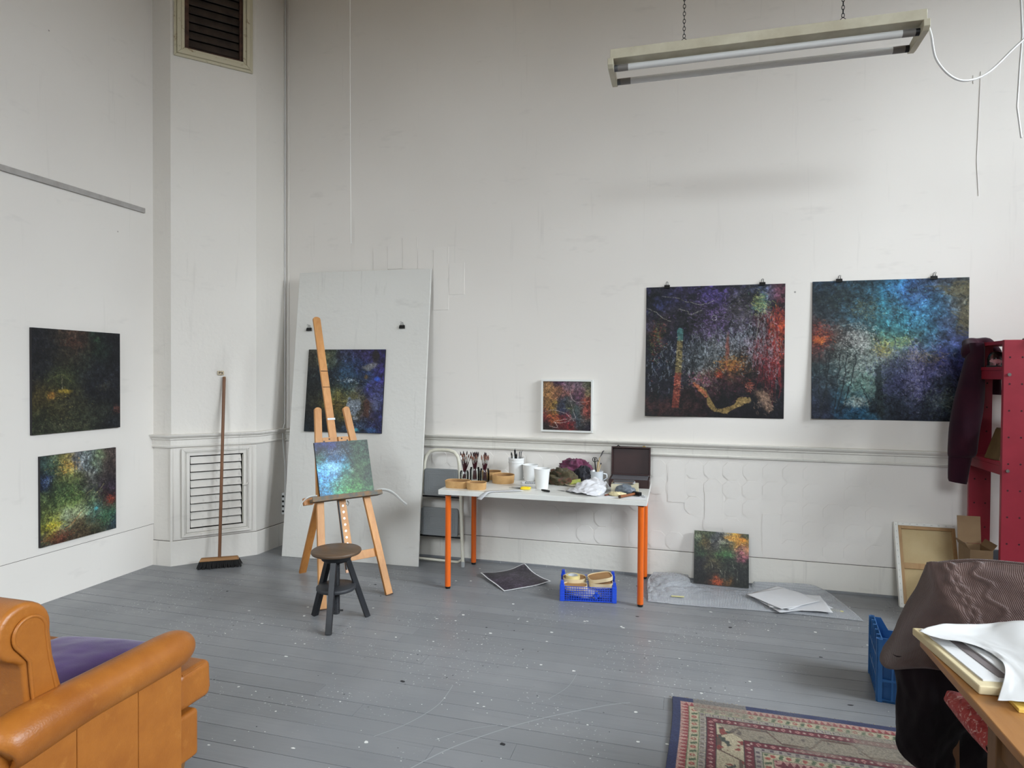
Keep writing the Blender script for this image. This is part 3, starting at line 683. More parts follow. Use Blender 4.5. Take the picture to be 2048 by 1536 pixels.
# kraft boxes
def kraft(name, label, x, y, a, bw, h, rz, pw, inner=True, tilt=None, m=None):
    t = thing(name, label, 'box', T(x, y), rz)
    B().lathe([(0, 0), (0.94, 0), (0.97, h*0.04), (1.0, h*0.5), (1.0, h), (0.965, h), (0.96, 0.006), (0, 0.006)] if False else [(0, 0), (a*0.93, 0), (a*0.95, 0.003), (a, h), (a-0.004, h), (a*0.95-0.004, 0.004), (0, 0.004)], 44, sx=1.0, sy=bw/a, pw=pw).build('tray', m or M_KRAFT, t, smooth=40)
    B().tube([(c[0], c[1], h) for c in [((a-0.001)*math.cos(q)*k, (a-0.001)*math.sin(q)*k*bw/a) for q, k in [(2*PI*i/44, (abs(math.cos(2*PI*i/44))**pw+abs(math.sin(2*PI*i/44))**pw)**(-1/pw)) for i in range(44)]]], 0.0022, 5, closed=True).build('rim', M_KRAFT, t, smooth=60)
    B().lathe([(a-0.0045, h-0.002), (a*0.95-0.0045, 0.006), (a*0.95-0.006, 0.006), (a-0.006, h-0.002), (a-0.0045, h-0.002)], 44, sx=1.0, sy=bw/a, pw=pw).build('inner_wall', M_KRAFT_IN, t, smooth=40)  # thin ring added to carry the painted inside shade
    return t
def clutter(parent, n, rx, ry, z, seed, cols):
    r = random.Random(seed)
    for i in range(n):
        a = r.uniform(0, 6.28); q = r.random()**0.5; x, y = rx*q*math.cos(a), ry*q*math.sin(a); an = r.uniform(0, PI); L = r.uniform(0.012, 0.03)
        B().tube([(x-L*math.cos(an), y-L*math.sin(an), z+0.004), (x, y, z+r.uniform(0.005, 0.02)), (x+L*math.cos(an), y+L*math.sin(an), z+r.uniform(0.006, 0.025))], [0.003, 0.005, 0.003], 6).build('paint_tube', cols[i % len(cols)], parent, smooth=60)
M_GREYBIT = mat('grey_metal_bits', (104, 104, 106), 0.4, 0.5); M_BROWNBIT = mat('brown_bits', (84, 58, 40), 0.6)
k1 = kraft('kraft_box', 'long oval kraft tray at the front left corner of the table', -1.672, 4.520, 0.095, 0.068, 0.050, 0.05, 3.2)
B().prism([(0.094*math.cos(2*PI*i/30), 0.066*math.sin(2*PI*i/30)) for i in range(30)], 0.010, 0.012).build('lining', M_KRAFT_IN, k1)
k2 = kraft('kraft_box', 'small kraft tray holding grey metal bits at the table front edge', -1.515, 4.492, 0.074, 0.056, 0.050, 0.12, 3.0)
clutter(k2, 9, 0.045, 0.035, 0.012, 4, [M_GREYBIT, M_BLACKMETAL, M_STEEL])
k3 = kraft('kraft_bowl', 'round kraft bowl in front of the white tubs on the table', -1.405, 4.822, 0.090, 0.090, 0.062, 0.0, 2.0)
clutter(k3, 7, 0.05, 0.05, 0.012, 6, [M_BROWNBIT, M_GREYBIT])
k4 = kraft('kraft_bowl', 'kraft bowl half hidden behind the round kraft bowl', -1.545, 4.960, 0.080, 0.07, 0.062, 0.3, 3.0)

# brushes in glass jars
M_HANDLE = mat('brush_handle_burgundy', (72, 22, 32), 0.28, var=(20, (50, 16, 24)))
M_FERR = mat('brush_ferrule', (206, 204, 200), 0.3, 0.9); M_BRIST = mat('brush_bristle', (150, 110, 92), 0.8, var=(40, (92, 50, 46)))
M_BRISTD = mat('brush_bristle_dark', (58, 40, 42), 0.8)
def make_brush(L, r, flat, mb):
    t = thing('paint_brush', 'burgundy handled paint brush', 'brush')
    B().lathe([(0, 0), (r*0.45, 0.002), (r*0.8, L*0.2), (r*1.05, L*0.52), (r*0.75, L*0.70), (0, L*0.70)], 8).build('handle', M_HANDLE, t, smooth=60)
    B().lathe([(0, L*0.695), (r*0.85, L*0.695), (r*0.85, L*0.76), (r*1.0, L*0.85), (0, L*0.85)], 8, sy=flat).build('ferrule', M_FERR, t, smooth=60)
    B().lathe([(0, L*0.848), (r*0.98, L*0.848), (r*1.15, L*0.91), (r*0.8, L*0.965), (r*0.15, L)], 8, sy=flat).build('bristles', mb, t, smooth=60)
    return t
protos = [make_brush(0.205, 0.0048, 1.0, M_BRIST), make_brush(0.225, 0.0055, 0.6, M_BRISTD), make_brush(0.19, 0.0042, 1.0, M_BRIST)]
used = [False]*3
def jar(x, y, r, h, label):
    t = thing('glass_jar', label, 'jar', T(x, y))
    B().lathe([(0, 0.0005), (r*0.96, 0.0005), (r, 0.006), (r, h*0.86), (r*0.9, h*0.93), (r*0.9, h), (r*0.86, h), (r*0.86, h*0.93), (r*0.95, h*0.85), (r*0.95, 0.008), (0, 0.008)], 24).build('body', M_JARGLASS, t, smooth=50)
    B().tube([(r*0.9*math.cos(2*PI*i/20), r*0.9*math.sin(2*PI*i/20), h-0.001) for i in range(20)], 0.0018, 5, closed=True).build('rim', M_JARGLASS, t, smooth=60)
    return t
def place_brushes(x, y, r, n, tilt, seed, label, group):
    rg = random.Random(seed)
    for i in range(n):
        k = rg.randrange(3); o = protos[k] if not used[k] else copy_tree(protos[k]); used[k] = True
        a = 2*PI*(i+rg.uniform(-0.3, 0.3))/n; tl = rg.uniform(0.25, 1.0)*tilt
        bx_, by_ = x-r*0.45*math.cos(a), y-r*0.45*math.sin(a)
        o.location = (bx_, by_, TZ+0.011); d = Vector((math.cos(a)*math.sin(tl), math.sin(a)*math.sin(tl), math.cos(tl)))
        o.rotation_mode = 'QUATERNION'; o.rotation_quaternion = d.to_track_quat('Z', 'Y')
        tag(o, label, 'brush', group)
for (x, y, r, h, n, tl, sd, jl, bl, gr) in ((-1.740, 4.850, 0.036, 0.072, 10, 0.42, 1, 'short glass jar of brushes nearest the table left end', 'thin burgundy paint brush in the leftmost glass jar', 'brushes in the leftmost jar'),
        (-1.648, 4.842, 0.040, 0.105, 26, 0.28, 2, 'middle glass jar crammed with brushes on the table', 'burgundy paint brush crammed into the middle glass jar', 'brushes in the middle jar'),
        (-1.560, 4.828, 0.038, 0.100, 17, 0.32, 5, 'glass jar of brushes beside the round kraft bowl', 'burgundy paint brush in the glass jar beside the round kraft bowl', 'brushes in the right jar')):
    jar(x, y, r, h, jl); place_brushes(x, y, r*0.85, n, tl, sd, bl, gr)

# white tub with palette knives, two paper cups
tub = thing('plastic_tub', 'white ribbed plastic tub with black tools sticking out', 'tub', T(-1.352, 5.02))
B().lathe([(0, 0), (0.056, 0), (0.058, 0.004), (0.060, 0.132), (0.064, 0.134), (0.064, 0.146), (0.0615, 0.148), (0.0615, 0.154), (0.065, 0.156), (0.065, 0.172), (0.061, 0.174), (0.060, 0.172), (0.057, 0.006), (0, 0.006)], 36).build('body', M_CUP, tub, smooth=40)
for i, (dx, dy, L, w, m) in enumerate(((-0.03, 0.0, 0.20, 0.007, M_BLACK), (-0.012, 0.012, 0.225, 0.008, M_BLACKMETAL), (0.004, -0.01, 0.195, 0.008, M_BLACK), (0.018, 0.01, 0.21, 0.005, M_GREYBIT), (0.032, 0.0, 0.215, 0.004, M_GREYBIT), (-0.02, -0.02, 0.19, 0.005, M_STEEL))):
    t = thing('palette_knife', ('leftmost black tool in the white ribbed tub', 'tallest black tool in the middle of the white ribbed tub', 'short black tool in front in the white ribbed tub', 'grey tool right of the middle in the white ribbed tub', 'rightmost thin grey tool in the white ribbed tub', 'short steel tool at the left front of the white ribbed tub')[i], 'tool', (TBL[0]-0.325+dx*0.5, 5.02+dy*0.5, TZ+0.008))
    B().tube([(0, 0, 0), (dx*0.7, dy*0.7, L*0.8), (dx*0.85, dy*0.85, L)], [w*0.5, w*0.7, w], 7).build('handle', m, t, smooth=60)
    B().tube([(dx*0.85, dy*0.85, L), (dx*1.1+0.004, dy, L+0.012)], [w*0.8, w*0.2], 7).build('tip', M_GREYBIT, t, smooth=60)
def cup(x, y, r0, r1, h, label):
    t = thing('paper_cup', label, 'cup', T(x, y))
    B().lathe([(0, 0.006), (r0-0.004, 0.006), (r0-0.002, 0), (r0, 0), (r0+0.0005, 0.012), (r0+0.002, 0.016), (r1, h), (r1-0.0025, h), (r0-0.001, 0.012), (0, 0.010)], 40).build('wall', M_CUP, t, smooth=40)
    B().tube([(r1*math.cos(2*PI*i/40), r1*math.sin(2*PI*i/40), h) for i in range(40)], 0.0028, 6, closed=True).build('rolled_rim', M_CUP, t, smooth=60)
cup(-1.225, 4.985, 0.048, 0.062, 0.125, 'white paper cup behind, partly hidden by the nearer cup')
cup(-1.056, 4.665, 0.046, 0.060, 0.148, 'white paper cup standing alone nearest the table front edge')

# crumpled rags: displaced closed lumps resting on the table
def lump(name, label, cat, loc, rx, ry, rz, seed, m, amp=0.35, freq=2.2, n=40, floorz=0.0, group=None):
    from mathutils import noise as mn
    b = B(); P = np.zeros((n, n//2+1, 3)); rows = n//2+1
    for i in range(n):
        for j in range(rows):
            a = 2*PI*i/n; e = -PI/2+PI*j/(rows-1); d = Vector((math.cos(e)*math.cos(a), math.cos(e)*math.sin(a), math.sin(e)))
            q = d*freq+Vector((seed*7.3, seed*3.1, seed*1.7)); f = 1.0+amp*(1.3*(1-abs(mn.noise(q))*2)-0.6)+amp*0.6*(1-2*abs(mn.noise(q*2.3)))*0.6
            p = (d.x*rx*f, d.y*ry*f, d.z*rz*f+rz*0.72); P[i, j] = (p[0], p[1], max(floorz, p[2]))
    b.grid(P, wrap=True)
    o = b.build(name, m, loc=loc, smooth=180); tag(o, label, cat, group); return o
def cloth_mat(name, c1, c2, c3, scale=9.0, rough=0.9):
    m, t, p = base_mat(name); v = t.coords(); n = t.noise(v, scale, 4, 0.6, 0.8); c = t.mix(t.ramp(n, [(0.38, 0), (0.52, 1)]), lin(c1), lin(c2)); n2 = t.noise(v, scale*1.7, 3, 0.6, 1.0)
    c = t.mix(t.ramp(n2, [(0.55, 0), (0.66, 1)]), c, lin(c3)); t.link(c, p.inputs['Base Color']); p.inputs['Roughness'].default_value = rough; p.inputs['Sheen Weight'].default_value = 0.15; p.inputs['Specular IOR Level'].default_value = 0.2
    b = t.new('ShaderNodeBump', i={'Strength': 0.4, 'Distance': 0.004}); t.link(t.noise(v, 260, 2), b.inputs['Height']); t.link(b.outputs[0], p.inputs['Normal'])
    return m
lump('paint_rag', 'crumpled olive and brown paint-stained rag behind the cups', 'rag', T(-0.955, 4.90), 0.098, 0.075, 0.062, 2, cloth_mat('rag_olive', (64, 60, 44), (86, 78, 58), (104, 58, 50)), 0.42, 2.0, 64)
lump('paint_rag', 'crumpled purple rag heaped behind the plastic bag', 'rag', (-0.872, 5.045, TZ+0.045), 0.105, 0.060, 0.070, 5, cloth_mat('rag_purple', (88, 52, 70), (122, 66, 92), (58, 50, 60)), 0.42, 1.9, 64, floorz=-0.045)
lump('paint_rag', 'crumpled black rag beside the white mug', 'rag', T(-0.795, 4.995), 0.062, 0.055, 0.068, 9, cloth_mat('rag_black', (34, 34, 38), (52, 52, 58), (70, 66, 70)), 0.40, 2.0, 56)
dish = thing('saucer', 'cream saucer under a small yellow and green card', 'dish', T(-0.83, 4.86))
B().lathe([(0, 0), (0.06, 0), (0.066, 0.004), (0.092, 0.015), (0.090, 0.017), (0.062, 0.007), (0, 0.006)], 40).build('plate', mat('cream_glaze', (226, 214, 186), 0.3), dish, smooth=50)
o = tag(B().box(-0.048, 0.048, -0.006, 0.006, 0, 0.032).build('paint_card', mat('yellow_green_card', (186, 178, 84), 0.6, var=(22, (120, 150, 84))), loc=(-0.838, 4.855, TZ+0.014), rotz=0.12), 'small yellow and green card standing on the saucer', 'card')
o.rotation_euler = (-0.5, -0.18, 0.12)

# white mug with brushes and scissors
mug = thing('mug', 'white enamel mug holding pale brushes beside the rags', 'mug', T(-0.690, 4.985))
B().lathe([(0, 0), (0.048, 0), (0.051, 0.004), (0.051, 0.098), (0.053, 0.101), (0.050, 0.102), (0.047, 0.098), (0.047, 0.006), (0, 0.006)], 36).build('body', mat('mug_white', (226, 230, 234), 0.25), mug, smooth=40)
B().tube([(0.050, 0.02, 0.08), (0.075, 0.03, 0.075), (0.08, 0.03, 0.045), (0.05, 0.02, 0.025)], 0.005, 8).build('handle', mug.children[0].active_material, mug, smooth=60)
M_PALEW = wood('pale_handle', (212, 190, 150), (190, 164, 122), (20, 20, 3)); 
for i, (dx, dy, L, m, lb) in enumerate(((0.035, 0.0, 0.20, M_PALEW, 'pale wooden brush with a wide grey head in the white mug'), (0.012, 0.012, 0.165, M_PALEW, 'pale wooden brush handle leaning in the white mug'), (-0.02, 0.0, 0.17, M_BLACK, 'black handled scissors upright in the white mug'), (0.045, 0.01, 0.145, M_PALEW, 'short pale brush handle in the white mug, rightmost'))):
    t = thing('hand_tool', lb, 'tool', (-0.690-dx*0.3, 4.985, TZ+0.008))
    B().tube([(0, 0, 0), (dx*0.5, dy*0.5, L*0.5), (dx, dy, L)], [0.003, 0.005, 0.0045], 8).build('handle', m, t, smooth=60)
    if i == 0: B().tube([(dx, dy, L), (dx+0.012, dy, L+0.02), (dx+0.022, dy, L+0.045), (dx+0.034, dy, L+0.055)], [0.005, 0.011, 0.013, 0.006], 8, flat=0.4).build('bristles', M_GREYBIT, t, smooth=60)
    elif i == 2:
        for q in (-1, 1): B().tube([(dx+0.010*math.cos(a)+q*0.007, dy, L+0.012+0.016*math.sin(a)) for a in [2*PI*k/14 for k in range(14)]], 0.003, 6, closed=True).build('finger_loop', M_BLACK, t, smooth=60)
    else: B().tube([(dx, dy, L), (dx*1.05, dy, L+0.012)], [0.005, 0.003], 8).build('tip', M_BLACK, t, smooth=60)

# printed strip pack
pk = thing('paint_set', 'flat white pack with grey print lying behind the front cup', 'pack', T(-1.165, 4.845), 0.03)
B().box(-0.085, 0.085, -0.02, 0.02, 0, 0.012).build('pack', M_PAPERW, pk, bevel=0.002)
for i in range(9): B().box(-0.062+i*0.0135, -0.052+i*0.0135, -0.0215, -0.0195, 0.003+(i % 2)*0.0008, 0.0098).build('printed_mark', M_GREYBIT if i % 3 else M_BLACK, pk)
for i in range(9): B().box(-0.062+i*0.0135, -0.052+i*0.0135, -0.012, 0.012, 0.0118, 0.0126).build('printed_mark', M_GREYBIT if i % 2 else M_BLACK, pk)

# yellow scissors
sc_ = thing('scissors', 'scissors with yellow handles lying open on the table', 'scissors', T(-1.175, 4.590), 0.1)
M_YEL = mat('yellow_plastic', (240, 208, 40), 0.35)
B().add([(-0.115, 0.010, 0.003), (-0.02, 0.004, 0.003), (-0.02, -0.006, 0.003), (-0.115, 0.010, 0.005), (-0.02, 0.004, 0.006), (-0.02, -0.006, 0.006)], [(0,2,1), (3,4,5), (0,1,4,3), (1,2,5,4), (2,0,3,5)]).build('blade', M_BLACKMETAL, sc_)
B().add([(-0.100, 0.022, 0.006), (-0.02, 0.010, 0.006), (-0.02, 0.0, 0.006), (-0.100, 0.022, 0.008), (-0.02, 0.010, 0.009), (-0.02, 0.0, 0.009)], [(0,2,1), (3,4,5), (0,1,4,3), (1,2,5,4), (2,0,3,5)]).build('blade', M_BLACKMETAL, sc_)
for cy_, z_ in ((-0.014, 0.006), (0.018, 0.009)): B().tube([(0.012+0.034*math.cos(a), cy_+0.015*math.sin(a), z_) for a in [2*PI*k/18 for k in range(18)]], 0.0055, 8, closed=True).build('handle', M_YEL, sc_, smooth=60)
# craft knife
kn = thing('craft_knife', 'craft knife with a black grip at the table front edge', 'knife', T(-1.005, 4.535), -0.52)
B().tube([(-0.03, 0, 0.009), (0.0, 0, 0.009), (0.045, 0, 0.009)], [0.006, 0.0085, 0.008], 8).build('grip', M_BLACK, kn, smooth=60)
B().add([(-0.03, -0.003, 0.008), (-0.095, 0.0, 0.003), (-0.03, 0.003, 0.008), (-0.03, -0.003, 0.0095), (-0.095, 0.0, 0.004), (-0.03, 0.003, 0.0095)], [(0,1,2), (3,5,4), (0,3,4,1), (1,4,5,2), (2,5,3,0)]).build('blade', M_STEEL, kn)
pn = thing('palette_knife', 'thin grey palette knife lying beside the plastic bag', 'tool', T(-0.855, 4.575), -0.45)
B().tube([(-0.085, 0, 0.003), (-0.03, 0, 0.004), (0.0, 0, 0.005)], [0.001, 0.006, 0.003], 8, flat=0.4).build('blade', M_GREYBIT, pn, smooth=60)
B().tube([(0.0, 0, 0.006), (0.07, 0, 0.006)], 0.005, 8).build('handle', M_GREYBIT, pn, smooth=60)

# strip of clear tape hanging over the front edge
ribbon('tape_strip', [(-1.18, 4.52, TZ+0.004), (-1.27, 4.46, TZ+0.006), (-1.36, 4.405, TZ+0.006), (-1.40, 4.380, TZ+0.002), (-1.425, 4.366, TZ-0.022), (-1.450, 4.362, TZ-0.050)], 0.056, (0.80, -0.60, 0.0), mat('paper_strip', (226, 227, 230), 0.5, alpha=0.8), 'pale paper strip hanging over the front edge of the table', 'strip')

# plastic bag
def crumple(name, ctrl, nu, nv, m, label, cat, amp, seed, sx=7, sy=7, loc=(0,0,0), solid=0.0006, zmin=None):
    P = patch(ctrl, nu, nv); N = vnoise(nu, nv, sx, sy, seed, 4, 0.55); R = np.abs(N-0.5)*2
    env = np.outer(np.sin(np.linspace(0.06, PI-0.06, nu)), np.sin(np.linspace(0.06, PI-0.06, nv)))**0.4
    P[..., 2] += (R-0.35)*amp*env
    P[..., 0] += (vnoise(nu, nv, sx, sy, seed+1)-0.5)*amp*0.8*env; P[..., 1] += (vnoise(nu, nv, sx, sy, seed+2)-0.5)*amp*0.8*env
    if zmin is not None: P[..., 2] = np.maximum(P[..., 2], zmin)
    o = B().grid(P).build(name, m, smooth=180, solid=solid, loc=loc); return tag(o, label, cat)
M_BAG = mat('white_plastic_bag', (226, 226, 229), 0.35, alpha=0.90)
z = TZ+0.004
crumple('plastic_bag', [[(-0.86, 4.60, z), (-0.80, 4.52, z+0.012), (-0.70, 4.462, z+0.012), (-0.61, 4.452, z)],
                        [(-0.82, 4.70, z+0.01), (-0.76, 4.62, z+0.055), (-0.64, 4.58, z+0.055), (-0.575, 4.56, z+0.010)],
                        [(-0.78, 4.82, z+0.02), (-0.70, 4.78, z+0.078), (-0.60, 4.74, z+0.066), (-0.565, 4.70, z+0.025)],
                        [(-0.75, 4.89, z+0.02), (-0.68, 4.87, z+0.050), (-0.60, 4.84, z+0.040), (-0.565, 4.80, z+0.01)]], 46, 46, M_BAG, 'crumpled white plastic bag in the middle of the table clutter', 'bag', 0.050, 21, 5, 5, zmin=TZ+0.001)

# brown case with the lid open
cs = thing('case', 'dark brown case standing open at the right end of the table', 'case', T(-0.432, 4.985), 0.02)
M_CASE = mat('case_brown', (56, 32, 30), 0.45, var=(6, (48, 28, 27))); M_CASEIN = mat('case_lining', (62, 36, 36), 0.6); M_CASEGREY = mat('case_grey_felt', (86, 84, 88), 0.85)
def casebox(b, w, d, h, t=0.012):
    b.box(-w, w, -d, d, 0, t); b.box(-w, -w+t, -d, d, t, h); b.box(w-t, w, -d, d, t, h); b.box(-w+t, w-t, -d, -d+t, t, h); b.box(-w+t, w-t, d-t, d, t, h)
b = B(); casebox(b, 0.152, 0.11, 0.062); b.build('base', M_CASE, cs, bevel=0.002)
b = B()
lid0 = Vector((0, 0.112, 0.064)); lzv = Vector((0, 0.10, 1)).normalized(); lyv = Vector((0, 1, -0.10)).normalized()
for (u0, u1, d0, d1, v0, v1) in ((-0.152, 0.152, 0, 0.010, 0, 0.222), (-0.152, -0.142, -0.035, 0, 0, 0.222), (0.142, 0.152, -0.035, 0, 0, 0.222), (-0.142, 0.142, -0.035, 0, 0, 0.010), (-0.142, 0.142, -0.035, 0, 0.212, 0.222)):
    vs = [lid0+Vector((u, 0, 0))+lyv*d+lzv*v for v in (v0, v1) for (u, d) in ((u0, d0), (u1, d0), (u1, d1), (u0, d1))]
    b.add(vs, [(0,3,2,1),(4,5,6,7),(0,1,5,4),(1,2,6,5),(2,3,7,6),(3,0,4,7)])
b.build('lid', M_CASE, cs, bevel=0.002)
b = B(); b.box(-0.138, 0.138, -0.095, 0.096, 0.05, 0.066); b.build('felt_insert', M_CASEGREY, cs, bevel=0.003)
for sx in (-0.10, 0.10): B().tube([(sx-0.012, 0.122, 0.286), (sx, 0.122, 0.296), (sx+0.012, 0.122, 0.286)], 0.004, 6).build('clasp', M_BLACKMETAL if sx < 0 else mat('brass', (196, 164, 92), 0.35, 0.9), cs)

# cream box with papers, tile-like swatches
bx = thing('card_box', 'cream cardboard box in front of the open brown case', 'box', T(-0.442, 4.700), 0.06)
M_CREAMBOX = mat('cream_card', (212, 204, 178), 0.7, var=(10, (200, 190, 160)))
B().box(-0.098, 0.098, -0.055, 0.055, 0, 0.062).build('body', M_CREAMBOX, bx, bevel=0.002)
B().box(-0.026, 0.006, -0.0565, -0.0552, 0.044, 0.060).build('sticker', M_PAPERW, bx)
for i in range(5):
    sh = tag(B().box(-0.075, 0.075, -0.045, 0.045, 0, 0.0035).build('sheet', (M_PAPERW, M_GREYBIT, M_PAPERW, mat('brown_sheet', (150, 116, 92), 0.7), M_GREYBIT)[i], loc=(-0.455+0.006*(i % 3), 4.705-0.004*i, TZ+0.0625+i*0.0045), rotz=(0.05, -0.06, 0.1, -0.02, 0.08)[i]), ('lowest white card on the cream box', 'grey card second from the bottom on the cream box', 'white card in the middle of the stack on the cream box', 'brown card second from the top on the cream box', 'topmost grey card on the cream box')[i], 'card')

# hammer, crumpled grey wrapper and ivory lump on a sheet of paper
tag(B().box(-0.165, 0.165, -0.075, 0.075, 0, 0.0012).build('paper_sheet', M_PAPERW, loc=T(-0.445, 4.520), rotz=0.02), 'white sheet of paper under the hammer at the table right end', 'paper')
hm = thing('hammer', 'hammer with a worn wooden handle on the white sheet', 'hammer', (-0.405, 4.505, TZ+0.002), 0)
B().tube([(-0.045, -0.075, 0.013), (0.0, -0.01, 0.013), (0.05, 0.06, 0.016)], [0.0115, 0.009, 0.009], 12).build('handle', wood('hammer_handle', (150, 92, 54), (112, 64, 36), (20, 20, 3)), hm, smooth=60)
B().tube([(-0.0455, -0.0757, 0.013), (-0.048, -0.080, 0.013)], [0.0118, 0.0105], 12).build('handle_end', M_BROWNBIT, hm, smooth=60)
B().obox((0.050, 0.062, 0.017), [(0.82, -0.57, 0), (0.57, 0.82, 0), (0, 0, 1)], (0.046, 0.014, 0.013)).build('head', M_BLACKMETAL, hm, bevel=0.004)
lump('grey_wrapper', 'crumpled blue-grey wrapper beside the hammer head', 'wrapper', (-0.43, 4.60, TZ+0.003), 0.060, 0.038, 0.036, 12, mat('bluegrey_foil', (120, 128, 136), 0.35, var=(16, (88, 96, 106))), 0.34, 1.7, 36)
lump('wax_lump', 'knobbly ivory lump lying on the white sheet', 'lump', (-0.475, 4.520, TZ+0.002), 0.055, 0.020, 0.016, 15, mat('ivory_wax', (226, 212, 168), 0.5, var=(60, (120, 108, 74), 0.6, 0.66)), 0.3, 3.4, 44)
wd = thing('wood_stick', 'short reddish wooden stick poking out from under the plastic bag', 'stick', (-0.535, 4.53, TZ+0.003), 1.05)
B().beam((-0.05, 0, 0.006), (0.05, 0, 0.006), 0.012, 0.010, (0, 1, 0)).build('stick', wood('red_stick', (122, 72, 52), (92, 50, 36), (3, 20, 20)), wd, bevel=0.002)
B().beam((0.04, 0, 0.012), (0.062, 0, 0.014), 0.014, 0.006, (0, 1, 0)).build('tip', M_BLACK, wd)
pp = thing('printed_slip', 'small slip with grey print at the table right corner', 'slip', T(-0.305, 4.56), 0.25)
B().box(-0.020, 0.020, -0.06, 0.06, 0, 0.001).build('slip', M_PAPERW, pp)
for i in range(6): B().box(-0.012, 0.008+0.004*(i % 3), -0.045+i*0.016, -0.038+i*0.016, 0.001, 0.0014).build('printed_mark', M_GREYBIT, pp)
# ------------------------------------------------------------------ broom, hook, power strip, cords
br = thing('broom', 'wooden broom with black bristles leaning in the corner', 'broom', (-3.690, 4.372, 0), math.atan2(0.537, 0.843))
M_BROOMW = wood('broom_wood', (166, 122, 72), (140, 96, 52), (3, 26, 26))
b = B(); b.add([(-0.150, -0.028, 0.058), (0.150, -0.028, 0.058), (0.150, 0.028, 0.058), (-0.150, 0.028, 0.058), (-0.138, -0.020, 0.085), (0.138, -0.020, 0.085), (0.138, 0.020, 0.085), (-0.138, 0.020, 0.085)], [(0,3,2,1),(4,5,6,7),(0,1,5,4),(1,2,6,5),(2,3,7,6),(3,0,4,7)])
b.build('head', M_BROOMW, br, bevel=0.006)
rb_ = random.Random(2); b = B()
for i in range(34):
    for j in range(5):
        x, y = -0.145+i*0.0088, -0.024+j*0.012; sp = 1.12; dx, dy = x*(sp-1)+rb_.uniform(-0.006, 0.006), y*0.7+rb_.uniform(-0.006, 0.006)
        b.tube([(x, y, 0.060), (x+dx*0.5, y+dy*0.5, 0.03), (x+dx, y+dy, rb_.uniform(0.0, 0.006))], [0.0048, 0.0055, 0.003], 4)
b.build('bristles', mat('broom_bristle', (30, 29, 29), 0.8), br)
bi = Matrix.Rotation(-br.rotation_euler.z, 3, 'Z'); top = bi@(Vector((-3.806, 4.568, 1.555))-Vector(br.location))
B().tube([(0, 0, 0.08), tuple(top*0.5+Vector((0, 0, 0.04))), tuple(top)], 0.0125, 10).build('handle', wood('broom_handle', (134, 92, 62), (112, 72, 46), (26, 26, 3)), br, smooth=60)
B().tube([tuple(top), tuple(top+Vector((0, 0, 0.006)))], [0.0125, 0.009], 10).build('handle_tip', M_BROOMW, br, smooth=60)
hk = thing('wall_hook', 'small rusty cream plate hook above the broom handle', 'hook', cw(0.372, 1.592, 0.002))
c = Vector(cw(0.372, 1.592, 0.002)); dU = Vector((ud.x, ud.y, 0)); dN = Vector((un.x, un.y, 0)); zz = Vector((0, 0, 1))
B().obox(dN*0.006, [dU, dN, zz], (0.026, 0.006, 0.018)).build('plate', mat('hook_cream', (206, 190, 162), 0.5, var=(60, (110, 84, 56), 0.5, 0.62)), hk, bevel=0.004)
for s_ in (-0.012, 0.010): B().cyl(tuple(dU*s_+dN*0.012), tuple(dU*s_+dN*0.016), 0.005, n=10).build('screw', M_BLACKMETAL, hk)
ps = thing('power_strip', 'white power strip hung on the wall at the corner', 'power strip', (-3.606, Y1-0.012, 0.385))
B().box(-0.016, 0.016, -0.050, 0.010, -0.100, 0.100).build('body', M_CUP, ps, bevel=0.004)
for k in range(4): B().cyl((0.0, -0.0495, -0.07+k*0.046), (0.0, -0.052, -0.07+k*0.046), 0.011, n=14).build('socket', M_BLACK, ps)
B().tube([(-0.005, -0.012, 0.100), (-0.008, -0.010, 0.35), (-0.004, -0.050, 0.60), (-0.006, -0.052, 0.68), (-0.010, -0.010, 0.75), (-0.012, -0.008, 2.2), (-0.012, -0.008, 4.9)], 0.0045, 8).build('lead', M_CUP, ps, smooth=60)
tag(B().tube([(-2.642, 4.6, Z1), (-2.636, 4.6, 3.9), (-2.628, 4.6, 3.0), (-2.624, 4.6, 2.64)], 0.0028, 6).build('pull_string', mat('string_white', (232, 230, 224), 0.7)), 'white string hanging from the ceiling above the board', 'string')
tag(B().tube([(1.95, 4.6, Z1), (1.93, 4.58, 4.4), (1.915, 4.58, 3.9), (1.935, 4.6, 3.68), (1.925, 4.6, 3.50), (1.915, 4.6, 3.25), (1.94, 4.6, 3.06)], 0.006, 7).build('hanging_cable', M_CUP), 'thin white cable hanging at the far right edge near the lamp', 'cable')
for pts in (([(1.93, Y1-0.001, 3.72), (1.925, Y1-0.001, 3.5), (1.915, Y1-0.001, 3.1), (1.93, Y1-0.001, 2.86)]), [(1.885, Y1-0.001, 3.70), (1.886, Y1-0.001, 3.64)]):
    B().tube(pts, 0.0022, 5, flat=0.3).build('paint_drip', M_CUP, wall_back)

# ------------------------------------------------------------------ hanging fluorescent lamp (off)
lp = thing('fluorescent_lamp', 'unlit twin-tube fluorescent lamp hanging on chains', 'lamp', (0.325, 3.52, 3.28))
M_LAMP = mat('lamp_enamel', (206, 200, 178), 0.45, var=(9, (190, 182, 158))); M_TUBE = mat('lamp_tube', (226, 226, 224), 0.25)
B().box(-0.752, 0.752, -0.045, 0.030, 0.020, 0.072).build('channel', M_LAMP, lp, bevel=0.003)
B().add([(-0.750, 0.030, 0.024), (0.750, 0.030, 0.024), (0.750, 0.100, 0.050), (-0.750, 0.100, 0.050), (-0.750, 0.030, 0.026), (0.750, 0.030, 0.026), (0.750, 0.100, 0.052), (-0.750, 0.100, 0.052)], [(0,3,2,1),(4,5,6,7),(0,1,5,4),(1,2,6,5),(2,3,7,6),(3,0,4,7)]).build('reflector', M_LAMP, lp)
